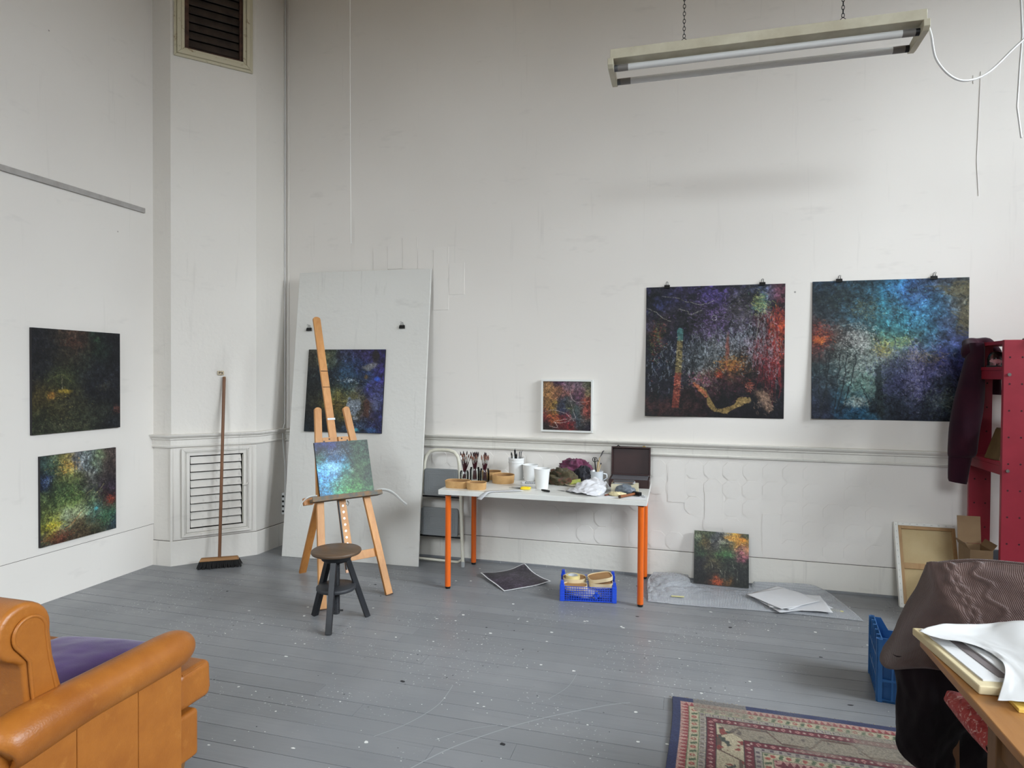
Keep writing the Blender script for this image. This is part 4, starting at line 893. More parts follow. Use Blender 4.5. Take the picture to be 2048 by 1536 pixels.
for s_ in (-1, 1):
    x0, x1 = sorted((s_*0.735, s_*0.765))
    prof = [(-0.048, 0.024), (-0.048, -0.010), (-0.030, -0.026), (0.150, -0.034), (0.190, -0.030), (0.196, -0.012), (0.186, 0.002), (0.05, 0.024)]
    e_ = B().prism(prof, x0, x1, lambda a, c2, t: (t, a, c2)).build('end_bracket', M_LAMP, lp, bevel=0.003)
    for y_, z_ in ((0.012, -0.008), (0.165, -0.014)):
        B().cyl((s_*0.735, y_, z_), (s_*0.715, y_, z_), 0.0175, n=16).build('tube_holder', M_BLACK if s_ > 0 else M_GREYBIT, e_, smooth=50)
for y_, z_ in ((0.012, -0.008), (0.165, -0.014)):
    B().cyl((-0.716, y_, z_), (0.716, y_, z_), 0.0178, n=20).build('tube', M_TUBE, lp, smooth=60)
    for s_ in (-1, 1): B().cyl((s_*0.716, y_, z_), (s_*0.66, y_, z_), 0.0181, 0.0179, n=20).build('tube_end', mat('tube_end_grey', (128, 124, 120), 0.4), lp, smooth=60)
for x_ in (-0.52, 0.46): B().lathe([(0, -0.034), (0.010, -0.033), (0.013, -0.027), (0, -0.026)], 12, (x_, 0.05, 0.045)).build('clip_button', M_GREYBIT, lp, smooth=60)
lk = B().tube([(0.0065*math.cos(a), 0, 0.012*math.sin(a)) for a in [2*PI*k/10 for k in range(10)]], 0.0017, 5, closed=True).mesh('link'); lk.materials.append(M_BLACKMETAL)
for x_ in (-0.368, 0.393):
    B().tube([(x_-0.028, -0.01, 0.072), (x_, -0.01, 0.100), (x_+0.028, -0.01, 0.072)], 0.002, 6).build('hanger', M_BLACKMETAL, lp)
    nl = int((Z1-3.28-0.10)/0.0195)
    for k in range(nl):
        o = bpy.data.objects.new('link', lk); COL.objects.link(o); o.parent = lp; o.location = (x_, -0.01, 0.108+k*0.0195); o.rotation_euler = (0, 0, (k % 2)*PI/2)
B().tube([tuple(q) for q in catmull([(0.765, 0.0, 0.02), (0.785, 0.01, -0.03), (0.82, 0.05, -0.13), (0.90, 0.10, -0.20), (0.985, 0.14, -0.215), (1.10, 0.20, -0.16), (1.24, 0.25, -0.02), (1.40, 0.30, 0.13), (1.62, 0.40, 0.34), (1.9, 0.5, 0.9), (2.0, 0.5, 1.9)], np.linspace(0, 1, 70))], 0.0055, 8).build('flex_cable', M_CUP, lp, smooth=60)

# ------------------------------------------------------------------ blue vegetable crates
M_CRATE = mat('crate_blue', (30, 70, 196), 0.35, var=(6, (38, 82, 208)))
M_CRATE2 = mat('crate_steel_blue', (52, 104, 160), 0.45, var=(5, (44, 92, 146)))
def lattice(b, w, h, nx, nz, bar, f, t=0.006):
    for i in range(nx+1):
        a = -w/2+w*i/nx; b.prism([(a-bar/2, 0), (a+bar/2, 0), (a+bar/2, h), (a-bar/2, h)], 0, t, f)
    for k in range(nz+1):
        c = h*k/nz; b.prism([(-w/2, c-bar/2+bar/2), (w/2, c-bar/2+bar/2), (w/2, c+bar), (-w/2, c+bar)], 0.0005, t-0.0005, f)
cr = thing('blue_crate', 'bright blue lattice crate of wooden lids under the table', 'crate', (-0.688, 4.575, 0), math.radians(9.0))
cw_, cd_ = 0.395, 0.285
B().box(-cw_/2, cw_/2, -cd_/2, cd_/2, 0.004, 0.010).build('base', M_CRATE, cr)
for sgn, nm in ((-1, 'front_panel'), (1, 'rear_panel')):
    b = B(); lattice(b, cw_-0.03, 0.098, 22, 6, 0.0034, lambda a, c2, t, s=sgn: (a, s*(cd_/2-0.008+t*0.7), 0.004+c2)); pnl = b.build(nm, M_CRATE, cr)
    if sgn < 0:
        B().prism([(-0.022, 0.0), (0.0, -0.026), (0.022, 0.0), (0.0, 0.026)], 0, 0.003, lambda a, c2, t: (a+0.058, -cd_/2-0.002-t, 0.052+c2)).build('badge', M_CRATE, pnl)
        B().tube([(0.044, -cd_/2-0.0052, 0.052), (0.052, -cd_/2-0.0052, 0.062), (0.064, -cd_/2-0.0052, 0.062), (0.056, -cd_/2-0.0052, 0.050), (0.068, -cd_/2-0.0052, 0.036)], [0.002, 0.004, 0.003, 0.003, 0.001], 6, flat=0.5).build('badge_mark', mat('navy_mark', (16, 26, 74), 0.5), pnl)
for sgn in (-1, 1):
    b = B(); lattice(b, cd_-0.03, 0.098, 16, 6, 0.0034, lambda a, c2, t, s=sgn: (s*(cw_/2-0.008+t*0.7), a, 0.004+c2)); b.build('side_panel', M_CRATE, cr)
    for s2 in (-1, 1):
        b = B(); x0, x1 = sorted((sgn*(cw_/2-0.030), sgn*cw_/2)); y0, y1 = sorted((s2*(cd_/2-0.040), s2*(cd_/2+0.002)))
        b.box(x0, x1, y0, y1, 0.0, 0.118); b.box(x0+0.004, x1-0.004, y0+0.004, y1-0.004, 0.118, 0.142)
        for k in range(5): b.box(x0-0.0016, x1+0.0016, y0-0.0016, y1+0.0016, 0.012+k*0.022, 0.018+k*0.022)
        b.build('corner_post', M_CRATE, cr, bevel=0.002, seg=1)
M_LID = wood('lid_wood', (178, 136, 90), (160, 118, 76), (4, 24, 24), 0.6); M_LIDRIM = mat('lid_rim', (224, 204, 164), 0.6)
crM = Matrix.Translation(Vector(cr.location))@Matrix.Rotation(cr.rotation_euler.z, 4, 'Z')
def lid(x, y, z, a, bw, h, rz, pw, label, tx=0.0, ty=0.0):
    t = thing('wooden_tray', label, 'lid', crM@Vector((x, y, z)), cr.rotation_euler.z+rz); t.rotation_euler.x = tx; t.rotation_euler.y = ty
    B().lathe([(0, h*0.3), (a-0.004, h*0.3), (a-0.004, h*0.75), (0, h*0.75)], 40, sx=1.0, sy=bw/a, pw=pw).build('board', M_LID, t, smooth=40)
    B().lathe([(a-0.0042, 0), (a, 0), (a, h), (a-0.0042, h), (a-0.0042, 0)], 40, sx=1.0, sy=bw/a, pw=pw).build('rim', M_LIDRIM, t, smooth=40)
lid(-0.098, 0.045, 0.088, 0.085, 0.075, 0.030, 0.1, 2.4, 'rounded wooden lid under the masking tape roll in the blue crate')
lid(-0.090, -0.068, 0.070, 0.085, 0.055, 0.030, -0.05, 3.2, 'wooden lid at the front left of the blue crate')
lid(0.092, 0.0, 0.078, 0.086, 0.075, 0.030, 0.05, 3.0, 'dark wooden lid beneath the tilted one in the blue crate')
lid(0.088, 0.020, 0.116, 0.088, 0.062, 0.026, 0.25, 3.6, 'tilted wooden lid lying on top in the blue crate', 0.10, -0.12)
tp = thing('tape_roll', 'pale masking tape roll on a lid in the blue crate', 'tape', crM@Vector((-0.110, 0.025, 0.1115)))
B().lathe([(0.036, 0), (0.052, 0), (0.052, 0.025), (0.036, 0.025), (0.036, 0)], 36).build('tape', mat('masking_tape', (232, 214, 150), 0.6), tp, smooth=40)
B().lathe([(0.034, 0), (0.036, 0), (0.036, 0.025), (0.034, 0.025), (0.034, 0)], 36).build('core', mat('tape_core', (206, 208, 212), 0.6), tp, smooth=40)
lump('plastic_bag', 'pale crumpled plastic bag inside the blue crate', 'bag', crM@Vector((-0.02, -0.04, 0.011)), 0.10, 0.07, 0.030, 18, mat('bag_lilac', (206, 204, 218), 0.4), 0.3, 2.0, 36)

c2 = thing('plastic_crate', 'steel blue plastic crate beside the draped chair', 'crate', (1.16, 3.62, 0), math.radians(-8))
w2, d2, h2 = 0.46, 0.34, 0.31
B().box(-w2/2, w2/2, -d2/2, d2/2, 0.0, 0.010).build('base', M_CRATE2, c2)
def ribwall(f, w, hts, nx, name, dip):
    b = B()
    for k in range(nx+1):
        a = -w/2+w*k/nx; hh = h2 if (k in (0, nx)) else (h2*dip if dip < 1 else h2)
        b.prism([(a-0.005, 0), (a+0.005, 0), (a+0.005, hh), (a-0.005, hh)], 0.0, 0.020, f)
    for c_ in hts: b.prism([(-w/2, c_), (w/2, c_), (w/2, c_+0.012), (-w/2, c_+0.012)], 0.0, 0.022, f)
    b.prism([(-w/2, 0), (w/2, 0), (w/2, h2*0.22), (-w/2, h2*0.22)], 0.001, 0.006, f)
    if dip < 1:
        b.prism([(-w/2, 0), (w/2, 0), (w/2, h2), (w/2-0.05, h2), (w/2-0.085, h2*dip), (-w/2+0.085, h2*dip), (-w/2+0.05, h2), (-w/2, h2)], 0.001, 0.005, f)
    b.build(name, M_CRATE2, c2)
for s_ in (-1, 1):
    ribwall(lambda a, c_, t, s=s_: (s*(w2/2-0.022+t), a, c_), d2, (0.0, 0.10, 0.20), 5, 'end_wall', 0.999)
    ribwall(lambda a, c_, t, s=s_: (a, s*(d2/2-0.022+t), c_), w2, (0.0, 0.10, 0.20), 7, 'side_wall', 0.80)

# ------------------------------------------------------------------ bubble wrap, tissue sheets
def bubble_mat():
    m, t, p = base_mat('bubble_wrap'); v = t.coords(rot=(0, 0, 0.03))
    vo = t.new('ShaderNodeTexVoronoi', i={'Scale': 95.0, 'Randomness': 0.12}); t.link(v, vo.inputs['Vector'])
    h = t.ramp(vo.outputs['Distance'], [(0.0, 1.0), (0.42, 0.6), (0.55, 0.0)])
    p.inputs['Base Color'].default_value = lin4((214, 217, 222)); p.inputs['Roughness'].default_value = 0.22
    b = t.new('ShaderNodeBump', i={'Strength': 0.9, 'Distance': 0.004}); t.link(h, b.inputs['Height']); t.link(b.outputs[0], p.inputs['Normal'])
    al = t.ramp(h, [(0.0, 0.42), (1.0, 0.72)]); t.link(al, p.inputs['Alpha'])
    return m
yb = 5.135
BW = [[(-0.262, 4.560, 0.004), (-0.272, 4.70, 0.010), (-0.285, 4.85, 0.022), (-0.280, 5.00, 0.030), (-0.25, yb, 0.040)],
      [(-0.10, 4.556, 0.004), (-0.10, 4.70, 0.022), (-0.11, 4.86, 0.034), (-0.10, 5.02, 0.052), (-0.09, yb, 0.050)],
      [(0.15, 4.570, 0.004), (0.15, 4.74, 0.014), (0.15, 4.90, 0.012), (0.15, 5.04, 0.006), (0.15, yb, 0.030)],
      [(0.40, 4.592, 0.004), (0.40, 4.76, 0.008), (0.40, 4.92, 0.006), (0.40, 5.04, 0.006), (0.40, yb, 0.030)],
      [(0.70, 4.602, 0.004), (0.70, 4.76, 0.006), (0.70, 4.92, 0.006), (0.70, 5.06, 0.014), (0.70, yb, 0.046)],
      [(0.92, 4.600, 0.004), (0.92, 4.76, 0.006), (0.92, 4.92, 0.008), (0.90, 5.06, 0.022), (0.88, yb, 0.050)],
      [(1.115, 4.596, 0.003), (1.09, 4.76, 0.004), (1.06, 4.92, 0.004), (1.02, 5.06, 0.010), (0.98, yb, 0.020)]]
P = patch(BW, 130, 56); nn = vnoise(130, 56, 9, 5, 31, 4, 0.6); fall = np.clip((0.25-P[..., 0])/0.4, 0.25, 1.0)
P[..., 2] += np.abs(nn-0.5)*0.075*fall*np.sin(np.linspace(0.1, PI-0.1, 56))[None, :]; P[..., 2] = np.maximum(P[..., 2], 0.002)
keep = (P[..., 0] > 0.02) & (P[..., 0] < 0.48) & (P[..., 1] > 4.99); P[..., 2] = np.where(keep, np.minimum(P[..., 2], 0.006), P[..., 2])
tag(B().grid(P).build('bubble_wrap', bubble_mat(), smooth=180, solid=0.0012), 'clear bubble wrap sheet spread on the floor below the wall prints', 'bubble wrap')
for i, (x, y, rz, lb) in enumerate(((-0.06, 4.66, 0.1, 'pale yellow sticker on the left half of the bubble wrap'), (0.98, 4.74, -0.15, 'pale yellow sticker on the right half of the bubble wrap'))):
    tag(B().box(-0.045, 0.045, -0.012, 0.012, 0, 0.001).build('sticker', mat('sticker_yellow', (214, 208, 150), 0.6), loc=(x, y, 0.026 if i == 0 else 0.0065), rotz=rz), lb, 'sticker')
M_TISSUE = mat('tissue_paper', (226, 226, 228), 0.7, alpha=0.88)
def sheet(cx, cy, w, d, rz, z, seed, label, amp=0.008, m=None, name='tissue_sheet', cat='paper', lift=None):
    n = 26; u, v = np.meshgrid(np.linspace(-0.5, 0.5, n), np.linspace(-0.5, 0.5, n), indexing='ij')
    zz_ = (vnoise(n, n, 2, 2, seed, 3)-0.35)*amp*2
    if lift: zz_ = zz_+lift*np.clip(np.hypot(u+0.5, v-0.5)*-1+0.4, 0, 1)
    Q = np.stack([u*w, v*d, np.maximum(zz_, 0)], -1)
    o = B().grid(Q).build(name, m or M_TISSUE, loc=(cx, cy, z), rotz=rz, smooth=180, solid=0.0004); return tag(o, label, cat)
for i, (cx, cy, w, d, rz, lb) in enumerate(((0.70, 4.825, 0.42, 0.36, 0.50, 'white tissue sheet turned askew, lowest of the pile on the bubble wrap'), (0.735, 4.81, 0.40, 0.34, 0.05, 'white tissue sheet in the middle of the pile, its corners poking out right'),
        (0.66, 4.855, 0.36, 0.34, 0.85, 'white tissue sheet second from the top, pointing at the small painting'), (0.655, 4.83, 0.36, 0.32, 0.68, 'topmost white tissue sheet of the pile on the bubble wrap'))):
    sheet(cx, cy, w, d, rz, 0.012+0.006*i, 40+i, lb, 0.007)

# ------------------------------------------------------------------ stretched canvas seen from behind, box by the shelf
CO, CX_, CY_, CZ_ = frame3((1.428, 4.955, 0.0), (1, 0.0, 0), (0.0, 0.175, 0.565))
CF = (CO, CX_, CY_, CZ_)
cv = thing('stretched_canvas', 'stretched canvas turned to the wall showing its wooden stretcher', 'canvas')
M_CANVW = mat('primed_canvas', (232, 230, 222), 0.8, bump=(220, 0.2)); M_CANVB = mat('raw_canvas_back', (206, 184, 140), 0.85, var=(7, (196, 172, 128)), bump=(300, 0.2)); M_STR = wood('stretcher_wood', (190, 152, 104), (170, 130, 84), (24, 24, 3))
CWD, CHT = 0.408, 0.585
b = B(); obx(b, CF, 0.004, CWD-0.004, -0.030, -0.024, 0.004, CHT-0.004); b.build('canvas_back', M_CANVB, cv)
for (u0, u1, v0, v1) in ((0, 0.026, 0, CHT), (CWD-0.026, CWD, 0, CHT), (0.026, CWD-0.026, 0, 0.024), (0.026, CWD-0.026, CHT-0.024, CHT)):
    b = B(); obx(b, CF, u0, u1, -0.034, 0.0, v0, v1); b.build('folded_edge', M_CANVW, cv, bevel=0.003)
for (u0, u1, v0, v1, d1) in ((0.026, 0.046, 0.024, CHT-0.024, -0.004), (CWD-0.046, CWD-0.026, 0.024, CHT-0.024, -0.004), (0.046, CWD-0.046, 0.024, 0.044, -0.004), (0.046, CWD-0.046, CHT-0.046, CHT-0.024, -0.004), (0.046, CWD-0.046, 0.265, 0.305, -0.010)):
    b = B(); obx(b, CF, u0, u1, -0.024, d1, v0, v1); b.build('stretcher_bar', M_STR, cv, bevel=0.002)
for k in range(13):
    b = B(); obx(b, CF, 0.011, 0.0135, 0.0, 0.001, 0.02+k*0.045, 0.03+k*0.045); b.build('staple', M_STEEL, cv)
    if k < 8: b = B(); obx(b, CF, 0.05+k*0.045, 0.062+k*0.045, 0.0, 0.001, CHT-0.013, CHT-0.0105); b.build('staple', M_STEEL, cv)
M_BROWNCARD = mat('brown_cardboard', (134, 108, 78), 0.8, var=(5, (124, 98, 70)))
cbx = thing('cardboard_box', 'open brown cardboard box standing before the red shelf', 'box', (1.775, 4.70, 0.0), 0.0)
bw_, bd_, bh_ = 0.062, 0.09, 0.515
b = B(); b.box(-bw_, bw_, -bd_, -bd_+0.004, 0, bh_); b.box(-bw_, bw_, bd_-0.004, bd_, 0, bh_); b.box(-bw_, -bw_+0.004, -bd_+0.004, bd_-0.004, 0, bh_); b.box(bw_-0.004, bw_, -bd_+0.004, bd_-0.004, 0, bh_); b.box(-bw_, bw_, -bd_+0.004, bd_-0.004, 0, 0.004); b.build('body', M_BROWNCARD, cbx)
b = B(); b.obox((0, bd_+0.012, bh_+0.088), [(1, 0, 0), (0, 0.98, -0.12), (0, 0.12, 0.98)], (bw_+0.004, 0.002, 0.088)); b.build('flap', M_BROWNCARD, cbx)
for s_ in (-1, 1):
    b = B(); b.obox((s_*(bw_+0.012), 0, bh_+0.018), [(0.55, 0, s_*0.83), (0, 1, 0), (-s_*0.83, 0, 0.55)], (0.022, bd_-0.006, 0.0015)); b.build('flap', M_BROWNCARD, cbx)
B().box(-bw_+0.006, bw_-0.006, -bd_-0.0006, -bd_+0.0005, bh_-0.13, bh_-0.12).build('tape', mat('pinkish_label', (150, 96, 92), 0.7), cbx)
tag(B().box(-0.055, 0.055, -0.015, 0.015, 0, 0.135).build('grey_board', mat('slate_board', (74, 78, 84), 0.6), loc=(1.905, 4.66, 0.3775), bevel=0.002), 'slate grey board standing between the box and the red shelf', 'board')

# ------------------------------------------------------------------ red shelf unit
M_RED = mat('red_gloss', (150, 40, 54), 0.42, var=(3.5, (134, 32, 46)), bump=(14, 0.08)); M_REDHOLE = mat('peg_hole', (52, 12, 18), 0.8)
rs = thing('shelf_unit', 'tall red painted wooden shelf unit at the right edge', 'shelf', (1.84, 4.50, 0))
SHT = 1.826
for x0 in (0.0, 1.15):
    for y0 in (0.025, 0.49):
        p_ = B().box(x0, x0+0.128, y0, y0+0.026, 0, SHT).build('post', M_RED, rs, bevel=0.003)
        for k in range(11):
            for dx in (0.032, 0.096):
                B().cyl((x0+dx, y0-0.0008, 0.10+k*0.162), (x0+dx, y0+0.0005, 0.10+k*0.162), 0.0055, n=10).build('peg_hole', M_REDHOLE, p_)
    for z_ in (0.30, 1.00, 1.585):
        B().box(x0+0.004, x0+0.030, 0.052, 0.489, z_, z_+0.055).build('side_rail', M_RED, rs, bevel=0.002)
        for dy in (0.02,):
            B().cyl((x0+0.028, 0.0245, z_+0.03), (x0+0.028, 0.017, z_+0.03), 0.010, n=12).build('bolt', M_STEEL, rs, smooth=50)
for z_ in (0.355, 1.056, 1.641):
    B().box(0.0, 1.278, 0.053, 0.488, z_, z_+0.022).build('shelf_board', M_RED if z_ > 0.4 else M_RED, rs, bevel=0.002)
# things on the shelf
dm = thing('glass_dome', 'small glass dome on a black base on the red shelf', 'dome', (1.893, 4.76, 1.6635))
B().lathe([(0, 0), (0.050, 0), (0.052, 0.004), (0.050, 0.010), (0, 0.010)], 32).build('base', M_BLACK, dm, smooth=50)
B().lathe([(0.046, 0.010), (0.046, 0.052), (0.042, 0.074), (0.030, 0.092), (0.014, 0.100), (0.0, 0.1015)], 32).build('glass', M_GLASS, dm, smooth=60)
pg = thing('pig_figurine', 'tiny pink pig figurine under the glass dome', 'figurine', (1.895, 4.755, 1.674), PI)
M_PINK = mat('pink_glaze', (232, 150, 162), 0.35)
B().lathe([(0, -0.026), (0.010, -0.025), (0.016, -0.014), (0.0175, 0.0), (0.015, 0.014), (0.010, 0.022), (0, 0.024)], 16).build('body', M_PINK, pg, smooth=180)
pg.children[0].rotation_euler = (0, PI/2, 0); pg.children[0].location = (0, 0, 0.024)
B().lathe([(0, 0), (0.009, 0.001), (0.010, 0.008), (0.006, 0.014), (0.0055, 0.018), (0, 0.018)], 12).build('head', M_PINK, pg, smooth=60); pg.children[1].rotation_euler = (0, PI/2, 0); pg.children[1].location = (0.020, 0, 0.028)
for dx in (-0.013, 0.013):
    for dy in (-0.009, 0.009): B().cyl((dx, dy, 0.0), (dx, dy, 0.016), 0.004, 0.0055, 8).build('leg', M_PINK, pg, smooth=60)
for dy in (-0.006, 0.006): B().cyl((0.026, dy, 0.036), (0.024, dy*1.3, 0.044), 0.004, 0.001, 6).build('ear', M_PINK, pg)
bt = thing('glass_bottle', 'clear glass bottle neck standing on top of the red shelf', 'bottle', (2.03, 4.56, SHT+0.0005))
tag(bt, 'clear glass bottle standing on the red shelf top')
B().box(1.868-1.84, 1.24, 0.052, 0.489, SHT-0.022, SHT).build('shelf_board', M_RED, rs)
B().lathe([(0, 0), (0.075, 0), (0.078, 0.006), (0.072, 0.012), (0.045, 0.020), (0.034, 0.030), (0.032, 0.066), (0.040, 0.072), (0.040, 0.082), (0.034, 0.082), (0.028, 0.066), (0.030, 0.030), (0.06, 0.014), (0, 0.006)], 28).build('body', M_JARGLASS, bt, smooth=50)
wb = thing('wooden_box', 'brown wooden box leaning behind the maroon jumper on the shelf', 'box', (1.93, 4.72, 1.0785), 0.1)
B().add([(-0.075, -0.08, 0), (0.07, -0.08, 0), (0.07, 0.08, 0), (-0.075, 0.08, 0), (-0.01, -0.08, 0.19), (0.07, -0.08, 0.19), (0.07, 0.08, 0.19), (-0.01, 0.08, 0.19)], [(0,3,2,1),(4,5,6,7),(0,1,5,4),(1,2,6,5),(2,3,7,6),(3,0,4,7)]).build('body', wood('box_brown', (112, 90, 58), (94, 74, 46), (20, 20, 3)), wb, bevel=0.003)
B().box(-0.008, 0.068, -0.075, 0.075, 0.190, 0.196).build('lid', wood('box_lid', (96, 76, 48), (82, 62, 40), (20, 20, 3)), wb)
tag(B().box(0, 0.08, 0, 0.18, 0, 0.30).build('black_box', M_BLACK, loc=(1.925, 4.80, 1.2635), bevel=0.004), 'black box in the shadow under the upper red shelf', 'box')
bpy.data.objects['black_box'].location = (2.02, 4.72, 1.0785)
# maroon jumper hung over the rear post
def fabric(name, c1, c2, scale, freq, strength=0.6, sheen=0.3, rot=(0, 0, 0), wave=True):
    m, t, p = base_mat(name); v = t.coords((1, 1, 1), 'Object', rot)
    c = t.mix(t.ramp(t.noise(v, scale, 4), [(0.35, 0), (0.65, 1)]), lin(c1), lin(c2)); t.link(c, p.inputs['Base Color'])
    p.inputs['Roughness'].default_value = 0.95; p.inputs['Specular IOR Level'].default_value = 0.12; p.inputs['Sheen Weight'].default_value = sheen; p.inputs['Sheen Roughness'].default_value = 0.5
    b_ = t.new('ShaderNodeBump', i={'Strength': strength, 'Distance': 0.006})
    if wave:
        w_ = t.new('ShaderNodeTexWave', i={'Scale': freq, 'Distortion': 1.2, 'Detail': 2.0, 'Detail Scale': 3.0}); t.link(v, w_.inputs['Vector']); t.link(w_.outputs['Fac'], b_.inputs['Height'])
    else: t.link(t.noise(v, freq, 3), b_.inputs['Height'])
    t.link(b_.outputs[0], p.inputs['Normal']); return m
M_JUMP = fabric('maroon_jersey', (50, 19, 31), (40, 17, 29), 5, 400, 0.25, 0.1, wave=False)
jp = thing('jumper', 'maroon jumper hung over the rear post of the red shelf', 'jumper', (1.80, 4.93, 0.88))
secs = [(0.945, 1.80, 1.876, 0.045), (0.90, 1.792, 1.880, 0.060), (0.80, 1.765, 1.878, 0.070), (0.63, 1.727, 1.884, 0.075), (0.50, 1.703, 1.878, 0.078), (0.39, 1.689, 1.863, 0.078), (0.28, 1.683, 1.852, 0.074), (0.21, 1.681, 1.845, 0.068), (0.185, 1.684, 1.825, 0.055)]
rg_ = []
for z_, xl, xr, dp in [catmull(secs, t_)[0] for t_ in np.linspace(0, 1, 40)]:
    ring = []
    for k in range(36):
        a = 2*PI*k/36; wr = 1+0.05*math.sin(5*a+z_*14)+0.04*math.sin(3*a-z_*23)
        ring.append(((xl+xr)/2-1.80+(xr-xl)/2*math.cos(a)*(1 if math.cos(a) < 0 else 1), dp*math.sin(a)*wr-0.03, z_-0.0))
    rg_.append(ring)
b = B(); b.grid(np.array(rg_).transpose(1, 0, 2), wrap=True); b.build('sleeve', M_JUMP, jp, smooth=180)
cr_ = []
for z_, xl, xr, dp in ((0.20, 1.688, 1.822, 0.050), (0.16, 1.685, 1.815, 0.050), (0.08, 1.684, 1.803, 0.047), (0.03, 1.685, 1.796, 0.045), (0.012, 1.690, 1.792, 0.040)):
    cr_.append([((xl+xr)/2-1.80+(xr-xl)/2*math.cos(2*PI*k/36), dp*math.sin(2*PI*k/36)*(1+0.03*math.cos(18*2*PI*k/36))-0.03, z_+0.018*math.cos(2*PI*k/36)*-0.4) for k in range(36)])
b = B(); b.grid(np.array(cr_).transpose(1, 0, 2), wrap=True); b.add([(p[0], p[1], p[2]) for p in cr_[-1]], [tuple(range(36))]); b.build('cuff', M_JUMP, jp, smooth=60)
hood = [(0.0, -0.03, 0.86), (0.015, 0.03, 0.92), (0.05, 0.11, 0.945), (0.11, 0.135, 0.955), (0.165, 0.135, 0.945), (0.205, 0.135, 0.90), (0.215, 0.135, 0.80), (0.21, 0.135, 0.60)]
B().tube([tuple(p) for p in catmull(hood, np.linspace(0, 1, 30))], [0.035+0.012*math.sin(i*0.9)*0.5+0.008 for i in range(30)], 14, flat=0.8).build('shoulder', M_JUMP, jp, smooth=180)

# ------------------------------------------------------------------ desk
M_OAK = wood('oak_desk', (172, 122, 70), (152, 102, 54), (26, 3, 26), 0.4); M_OAKD = wood('oak_dark', (128, 92, 58), (108, 76, 46), (26, 26, 3), 0.5)
dk = thing('desk', 'oak desk at the lower right corner covered in papers', 'desk', (0.73, 1.60, 0))
B().box(0, 1.30, -0.75, 0.735, 0.725, 0.75).build('desktop', M_OAK, dk, bevel=0.004)
for (x0, y0, z0_) in ((0.055, 0.335, 0.0105), (0.055, -0.69, 0), (1.19, 0.335, 0), (1.19, -0.69, 0)): B().box(x0, x0+0.05, y0, y0+0.05, z0_, 0.724).build('leg', M_OAKD, dk, bevel=0.003)
B().box(0.075, 1.22, -0.66, -0.64, 0.62, 0.724).build('apron', M_OAKD, dk); 
for x0 in (0.068, 1.21): B().box(x0, x0+0.022, -0.64, 0.335, 0.60, 0.724).build('apron', M_OAKD, dk)
DZ = 0.7505
db = tag(B().box(-0.27, 0.27, -0.20, 0.20, 0, 0.024).build('sketch_pad', mat('pad_cream', (222, 208, 172), 0.7, var=(4, (206, 188, 146))), loc=(0.985, 2.165, DZ), rotz=0.10, bevel=0.004), 'thick cream sketch pad at the desk edge under the papers', 'pad')
db.location = (1.005, 2.19, DZ)
tag(B().box(-0.24, 0.24, -0.175, 0.175, 0, 0.004).build('white_card', M_PAPERW, loc=(0.995, 2.200, DZ+0.0245), rotz=0.12), 'lower white card lying on the cream sketch pad', 'card')
tag(B().box(-0.22, 0.22, -0.155, 0.155, 0, 0.0015).build('grey_card', mat('grey_card', (120, 112, 112), 0.7), loc=(1.020, 2.205, DZ+0.029), rotz=0.14), 'thin grey card between the white cards on the sketch pad', 'card')
wc = thing('white_card', 'upper white card with fine pencil lines on the sketch pad', 'card', (1.045, 2.200, DZ+0.031), 0.12)
B().box(-0.215, 0.215, -0.160, 0.160, 0, 0.004).build('card', M_PAPERW, wc)
for k in range(5): B().beam((-0.08+k*0.006, -0.12, 0.0042), (-0.12+k*0.009, 0.02, 0.0042), 0.0009, 0.0004, (1, 0, 0)).build('pencil_line', M_GREYBIT, wc)
TS_ = [[(0.700, 2.245, 0.805), (0.78, 2.300, 0.815), (0.90, 2.345, 0.812), (1.02, 2.40, 0.812), (1.25, 2.43, 0.82)],
       [(0.745, 2.215, 0.800), (0.80, 2.255, 0.800), (0.90, 2.29, 0.800), (1.02, 2.345, 0.835), (1.25, 2.36, 0.83)],
       [(0.83, 2.195, 0.797), (0.86, 2.215, 0.797), (0.92, 2.20, 0.800), (1.02, 2.25, 0.820), (1.25, 2.26, 0.825)],
       [(0.862, 2.13, 0.796), (0.88, 2.12, 0.797), (0.93, 2.11, 0.800), (1.02, 2.12, 0.805), (1.25, 2.12, 0.81)],
       [(0.842, 2.03, 0.795), (0.87, 2.01, 0.792), (0.93, 2.01, 0.79), (1.02, 2.01, 0.79), (1.25, 2.01, 0.79)],
       [(0.775, 1.905, 0.768), (0.83, 1.900, 0.772), (0.92, 1.89, 0.775), (1.02, 1.89, 0.775), (1.25, 1.89, 0.775)]]
P = patch(TS_, 50, 50); P[..., 2] += (vnoise(50, 50, 5, 5, 77, 4)-0.4)*0.010
tag(B().grid(P).build('tissue_sheet', mat('glassine_sheet', (222, 222, 221), 0.6, alpha=0.9), smooth=180, solid=0.0005), 'large rumpled tissue sheet covering the papers on the desk', 'paper')
tag(B().box(-0.12, 0.12, -0.042, 0.042, 0, 0.010).build('note_pad', mat('pad_yellow', (236, 196, 96), 0.6), loc=(0.935, 1.925, DZ), rotz=-0.03, bevel=0.001), 'yellow note pad poking out from under the tissue sheet', 'pad')

